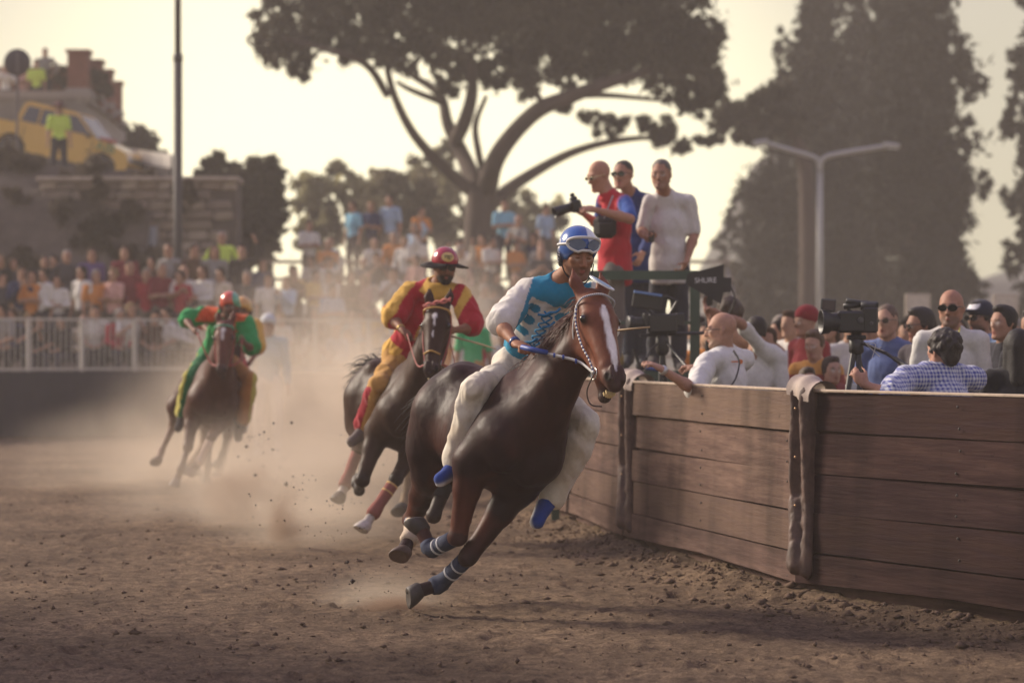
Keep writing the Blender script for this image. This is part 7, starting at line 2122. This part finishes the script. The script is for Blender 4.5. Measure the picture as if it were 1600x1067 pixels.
# ------------------------------------------------------------------ street furniture, house and pickup above the wall
def lamp_and_poles():
    D = 60; o = P(1281, 540, D); o.z = 0
    root = empty('street_lamp', o, 0, 'pale double armed street lamp in front of the cypresses', 'street lamp')
    m = mat('lamp_grey', (.42, .42, .40), .45, metal=.2)
    q = lambda x, y, dd=0: P(x, y, D + dd) - o
    b = MB(); b.tube([V(0, 0, 0), q(1281, 420), q(1281, 262)], [.1, .085, .075], 10); b.build('pole', m, root, True)
    for s, pts in ((1, [(1281, 266), (1285, 250), (1300, 243), (1340, 236), (1385, 229)]), (-1, [(1281, 266), (1277, 250), (1262, 243), (1230, 234), (1196, 224)])):
        b = MB(); b.tube(spline([q(x, y, -.15 * s) for x, y in pts], 5), .065, 8); a = b.build('arm', m, root, True)
        e = q(pts[-1][0] + s * 8, pts[-1][1] - 1.5, -.15 * s); R = Matrix.Rotation(-.14 * s, 3, 'Y').transposed()
        b = MB(); b.box(e, (.42, .2, .12), R, bev=.04); h = b.build('lamp_head', m, root)
        b = MB(); b.box(e - V(0, 0, .07), (.3, .14, .04), R, bev=.015); b.build('lamp_glass', mat('lamp_glass', (.7, .72, .72), .15), root)
    D = 47.2; o = P(278, 540, D); o.z = 0
    root = empty('pole', o, 0, 'tall dark metal pole rising out of the picture beside the stone wall', 'pole')
    m = mat('pole_dark', (.04, .035, .038), .6)
    b = MB(); b.tube([V(0, 0, .0), V(0, 0, 7.2)], .085, 12); b.build('lower_pole', m, root, True)
    b = MB(); b.tube([V(0, 0, 7.2), V(0, 0, 11.5)], .062, 12); b.build('upper_pole', m, root, True)
    b = MB(); b.tube([V(0, 0, 7.1), V(0, 0, 7.25)], .095, 12); b.build('collar', m, root, True)
    D = 51.5; o = P(27, 250, D)
    root = empty('traffic_sign', o, 0, 'round traffic sign seen from its dark back on a thin post at the top left', 'traffic sign')
    b = MB(); b.tube([V(0, 0, -.6), P(27, 96, D) - o], .03, 8); b.build('post', mat('sign_post', (.12, .1, .11), .5), root)
    b = MB(); b.lathe(P(27, 98, D - .05) - o, [(0, -.01), (.28, -.01), (.29, 0), (.28, .012), (0, .014)], 28, axis=(0, -1, 0)); b.build('disc', mat('sign_back', (.045, .035, .045), .6), root, True)
    b = MB(); b.box(P(27, 98, D - .08) - o, (.06, .02, .44)); b.build('bracket', mat('sign_post'), root)
    # white notice boards below the cypresses
    for x, lb in ((1434, 'square pale notice board behind the crowd, left of the bald man with sunglasses'), (1571, 'square pale notice board behind the crowd near the right edge')):
        D = 40; o = P(x, 540, D); o.z = 0
        root = empty('notice_board', o, 0, lb, 'sign')
        c = P(x, 479, D) - o
        b = MB(); b.box(c, (.42, .04, .42), bev=.008); b.build('board', mat('board_cream', (.5, .44, .36), .7, noise=.1), root)
        b = MB(); b.box(c - V(0, .025, 0), (.34, .006, .33)); b.build('notice', mat('notice_paper', (.58, .53, .46), .8, noise=.25, nscale=12), root)
        for s in (-1, 1):
            b = MB(); b.box(V(s * .17, .04, c.z / 2), (.04, .04, c.z)); b.build('post', mat('sign_post'), root)
lamp_and_poles()

def pickup():
    yel = mat('pickup_yellow', (.62, .36, .04), .35, coat=.5, noise=.05); bk = mat('tyre_black', (.02, .02, .02), .8); gl = mat('car_glass', (.03, .035, .04), .08, spec=.8); gr = mat('car_trim', (.05, .05, .055), .5); st = mat('rim_steel', (.3, .3, .3), .4, metal=.6)
    o = P(97, 276, 64)
    root = empty('pickup_truck', o, 0, 'yellow double cab pickup truck with green lettering parked on the road above the wall', 'pickup truck')
    root.rotation_euler = (0, math.radians(12.5), math.radians(-9))
    W = .86
    def hull(name, prof, w0, w1, m, z_in=.0, parent=root):
        """side profile extruded across the width; the upper points lean inwards"""
        zs = [p[1] for p in prof]; zl, zh = min(zs), max(zs); v = []
        for s in (-1, 1):
            for (x, z) in prof:
                w = w0 + (w1 - w0) * ((z - zl) / (zh - zl)); v.append((x, s * w, z))
        n = len(prof); f = [tuple(range(n))[::-1], tuple(range(n, 2 * n))] + [(i, (i + 1) % n, n + (i + 1) % n, n + i) for i in range(n)]
        return mk(name, v, f, m, parent)
    def arch(cx, r, z0, n=9): return [(cx + math.cos(a) * r, z0 + math.sin(a) * r) for a in np.linspace(math.pi, 0, n)]
    low = [(-2.45, .55)] + arch(-1.25, .43, .42) + arch(1.25, .43, .42) + [(1.86, .42), (1.96, .55), (1.94, .82), (1.8, .98), (1.2, 1.12), (.95, 1.14), (-2.45, 1.12)]
    hull('body', low, W, W - .04, yel)
    cab = [(.98, 1.13), (.35, 1.66), (.2, 1.72), (-1.0, 1.74), (-1.15, 1.68), (-1.28, 1.13)]
    hull('cab', cab, W - .045, W - .2, yel)
    for (a, b_) in (((.84, 1.18), (.05, 1.18)), ((-.02, 1.18), (-.62, 1.18)), ((-.68, 1.18), (-1.12, 1.18))):
        for s in (-1, 1):
            x0, x1 = a[0], b_[0]
            t0 = (.32 if x0 > .5 else x0); t1 = x1 if x1 > -1 else x1 + .08
            v = [(x0, s * (W - .042), 1.2), (x1, s * (W - .042), 1.2), (t1, s * (W - .165), 1.62), (t0, s * (W - .165), 1.62)]
            v += [(p[0], p[1] - s * .02, p[2]) for p in v]
            mk('side_window', v, [(0, 1, 2, 3), (7, 6, 5, 4), (0, 4, 5, 1), (1, 5, 6, 2), (2, 6, 7, 3), (3, 7, 4, 0)], gl, root)
    v = [(.995, y, 1.15) for y in (-.72, .72)] + [(.39, y, 1.65) for y in (.62, -.62)]
    mk('windscreen', v + [(p[0] - .02, p[1], p[2]) for p in v], [(0, 1, 2, 3), (7, 6, 5, 4), (0, 4, 5, 1), (1, 5, 6, 2), (2, 6, 7, 3), (3, 7, 4, 0)], gl, root)
    for x in (-1.25, 1.25):
        for s in (-1, 1):
            w = MB(); w.lathe((x, s * (W - .12), .38), [(.2, -.11), (.36, -.1), (.38, 0), (.36, .1), (.2, .11)], 22, axis=(0, s, 0)); wo = w.build('wheel', bk, root, True)
            w = MB(); w.lathe((x, s * (W - .12), .38), [(0, .08), (.08, .1), (.2, .07), (.22, .115), (.0, .06)], 16, axis=(0, s, 0)); w.build('rim', st, wo, True)
    for y in (-.66, .66):
        b = MB(); b.box((1.91, y, .78), (.1, .3, .16), bev=.03); b.build('headlight', mat('headlight_glass', (.6, .6, .6), .1), root)
    b = MB(); b.box((1.95, 0, .52), (.12, 1.7, .16), bev=.04); b.build('bumper', gr, root)
    b = MB(); b.box((1.94, 0, .78), (.05, .95, .14), bev=.01); b.build('grille', gr, root)
    for s in (-1, 1):
        b = MB(); b.box((.8, s * (W + .08), 1.2), (.1, .18, .14), bev=.03); b.build('wing_mirror', gr, root)
        b = MB(); b.box((.0, s * (W + .002), .98), (.16, .012, .03)); b.build('door_handle', gr, root)
        for x in (.92, .0, -.98):
            b = MB(); b.box((x, s * (W - .012), .8), (.012, .02, .55)); b.build('door_seam', gr, root)
    lettering('AIB', .36, .003, mat('print_green', (.06, .2, .08), .6), root, (1.02, -W + .0, .86), (math.radians(88), 0, 0))
    b = MB(); b.box((0, 0, .0), (.5, .22, .1), bev=.03); o2 = b.build('beacon_bar', mat('beacon_red', (.4, .06, .04), .4), root); o2.location = (1.1, -.3, 1.17); o2['label'] = 'low red and dark bar on the bonnet'
    # guardrail with pale banner along the road
    bn = mat('banner_white', (.62, .58, .52), .7, noise=.12, nscale=2)
    p0, p1 = P(128, 240, 69), P(268, 262, 62)
    root = empty('banner_rail', p0, 0, 'long white banner tied along the guardrail right of the yellow pickup', 'banner')
    d = p1 - p0; n = 9
    for i in range(n):
        a, c = d * (i / n), d * ((i + .96) / n)
        v = [a + V(0, 0, -.02), c + V(0, 0, -.02), c + V(0, 0, .34), a + V(0, 0, .34)]; v += [p + V(0, .02, 0) for p in v]
        mk('panel', v, [(0, 1, 2, 3), (7, 6, 5, 4), (0, 4, 5, 1), (1, 5, 6, 2), (2, 6, 7, 3), (3, 7, 4, 0)], bn, root)
    b = MB(); b.tube([V(0, .06, .3), d + V(0, .06, .3)], .03, 6); b.build('rail', mat('sign_post'), root)
    for i in range(5): b = MB(); b.tube([d * (i / 4) + V(0, .08, -1), d * (i / 4) + V(0, .08, .34)], .03, 6); b.build('post', mat('sign_post'), root)
    # dark retaining strip under the banner
    b = MB(); c = (p0 + p1) / 2; ang = math.atan2(d.y, d.x)
    b.box((0, 0, 0), (d.length * 1.02, .3, 1.3)); o = b.build('kerb_wall', mat('kerb_dark', (.09, .075, .07), .9, noise=.3, nscale=3)); o.location = c + V(0, .35, -.8); o.rotation_euler = (0, 0, ang); tag(o, 'low dark retaining wall under the white banner', 'wall')
pickup()

def house():
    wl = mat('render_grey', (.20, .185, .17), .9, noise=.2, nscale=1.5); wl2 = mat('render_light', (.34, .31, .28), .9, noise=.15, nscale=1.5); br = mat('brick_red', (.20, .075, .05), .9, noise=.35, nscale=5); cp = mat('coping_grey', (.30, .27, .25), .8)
    D = 66
    c0 = P(132, 150, D); zt = c0.z
    o = V(c0.x, D, 0)
    root = empty('house', o, 0, 'grey rendered house with a roof terrace and brick pillars at the top left', 'house')
    a1 = P(190, 200, D + 7) - o; a1.z = 0
    L = lambda p: p - o
    # front wall runs left from the corner, side wall runs back to the right
    def wall(name, p, q, z0, z1a, z1b, m, t=.25):
        p = Vector(p); q = Vector(q); nrm = (q - p).normalized(); nrm = V(-nrm.y, nrm.x, 0) * t
        v = [(p.x, p.y, z0), (q.x, q.y, z0), (q.x, q.y, z1b), (p.x, p.y, z1a)]; v += [(a + nrm.x, b + nrm.y, c) for a, b, c in v]
        return mk(name, v, [(0, 1, 2, 3), (7, 6, 5, 4), (0, 4, 5, 1), (1, 5, 6, 2), (2, 6, 7, 3), (3, 7, 4, 0)], m, root)
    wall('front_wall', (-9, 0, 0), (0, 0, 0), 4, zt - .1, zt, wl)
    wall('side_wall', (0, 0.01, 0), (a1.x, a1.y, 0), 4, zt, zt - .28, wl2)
    b = MB(); b.box((-4.6, .3, zt + .03), (9.6, .7, .2)); b.build('cornice', cp, root)
    R = None
    b = MB(); d = a1.normalized(); Rm = Matrix((d, V(-d.y, d.x, 0), V(0, 0, 1))).transposed(); b.box(a1 / 2 + V(0, 0, zt + .02) + V(-.05, .1, -.14), (a1.length + .2, .36, .14), Rm); b.build('cornice', cp, root)
    b = MB(); b.box((-4.7, 4.6, zt - .35), (8.8, 8.6, .3)); b.build('roof', cp, root)
    # brick pillars of the pergola, receding along the side
    for i, (x, y, w, ht, dd) in enumerate(((124, 150, .55, 0.95, .4), (146, 150, .5, .9, 1.8), (163, 160, .46, .85, 3.3), (178, 168, .44, .75, 5.0))):
        p = P(x, 150, D + dd) - o; p.z = zt + ht / 2 + .08 - i * .05
        b = MB(); b.box((p.x, dd, p.z), (w, w, ht + (.35 if i == 0 else .3))); b.build('brick_pillar', br, root)
        b = MB(); b.box((p.x, dd, p.z - ht / 2 + .06), (w + .08, w + .08, .16)); b.build('pillar_base', cp, root)
        b = MB(); b.box((p.x, dd, p.z + ht / 2 + .2), (w + .1, w + .1, .08)); b.build('pillar_cap', br, root)
    b = MB(); b.box((-1.75, .9, zt + .45), (2.6, .25, .85)); b.build('parapet', br, root)
    v = leaf_mat('vine_leaves', (.05, .045, .03), .2)
    mp = D / F_PX
    bl = [(P(x, y, D + 1.2) - V(0, 0, 0), (rx * mp, .8, ry * mp)) for x, y, rx, ry in ((90, 132, 34, 26), (115, 118, 26, 16), (72, 140, 18, 18), (150, 122, 20, 10), (165, 140, 12, 12))]
    o2 = foliage('vine', bl, 7000, .14, v, None, o, 44, shell=.1, lumps=26); o2.location = o; tag(o2, 'dark vine covering the roof terrace between the brick pillars', 'vine')
house()

def people_above():
    dkp = (.03, .03, .04)
    def put(kind, px, pyf, d, k, shirt, hair, label, yaw=0., grp='people on the road and roof at the top left'):
        p = P(px, pyf, d)
        return spectator(kind, p, yaw, k, shirt, dkp, hair, label, grp)
    r = put('down', 92, 286, 55, 1.02, 'neon yellow', 'dark', 'volunteer in a neon yellow vest and brimmed hat standing beside the yellow pickup', .3)
    b = MB(); b.lathe((0, -.03, 1.70), [(.0, .11), (.07, .1), (.1, .02), (.2, .0), (.21, -.012), (.0, -.012)], 20); b.build('hat', mat('hat_maroon', (.10, .03, .035), .9), r, True)
    put('hips', 71, 176, 66.6, 1.0, 'grey', 'dark', 'man with hands on hips standing highest on the roof terrace')
    put('down', 57, 190, 66.2, .95, 'neon yellow', 'dark', 'person in a neon yellow vest on the roof beside the man with hands on hips')
    put('cross', 36, 196, 66.4, .98, 'pink', 'dark', 'person in a pale top on the roof just right of the round sign')
    put('phone', 10, 196, 66.3, .98, 'white', 'dark', 'person in a white top at the far left of the roof')
people_above()
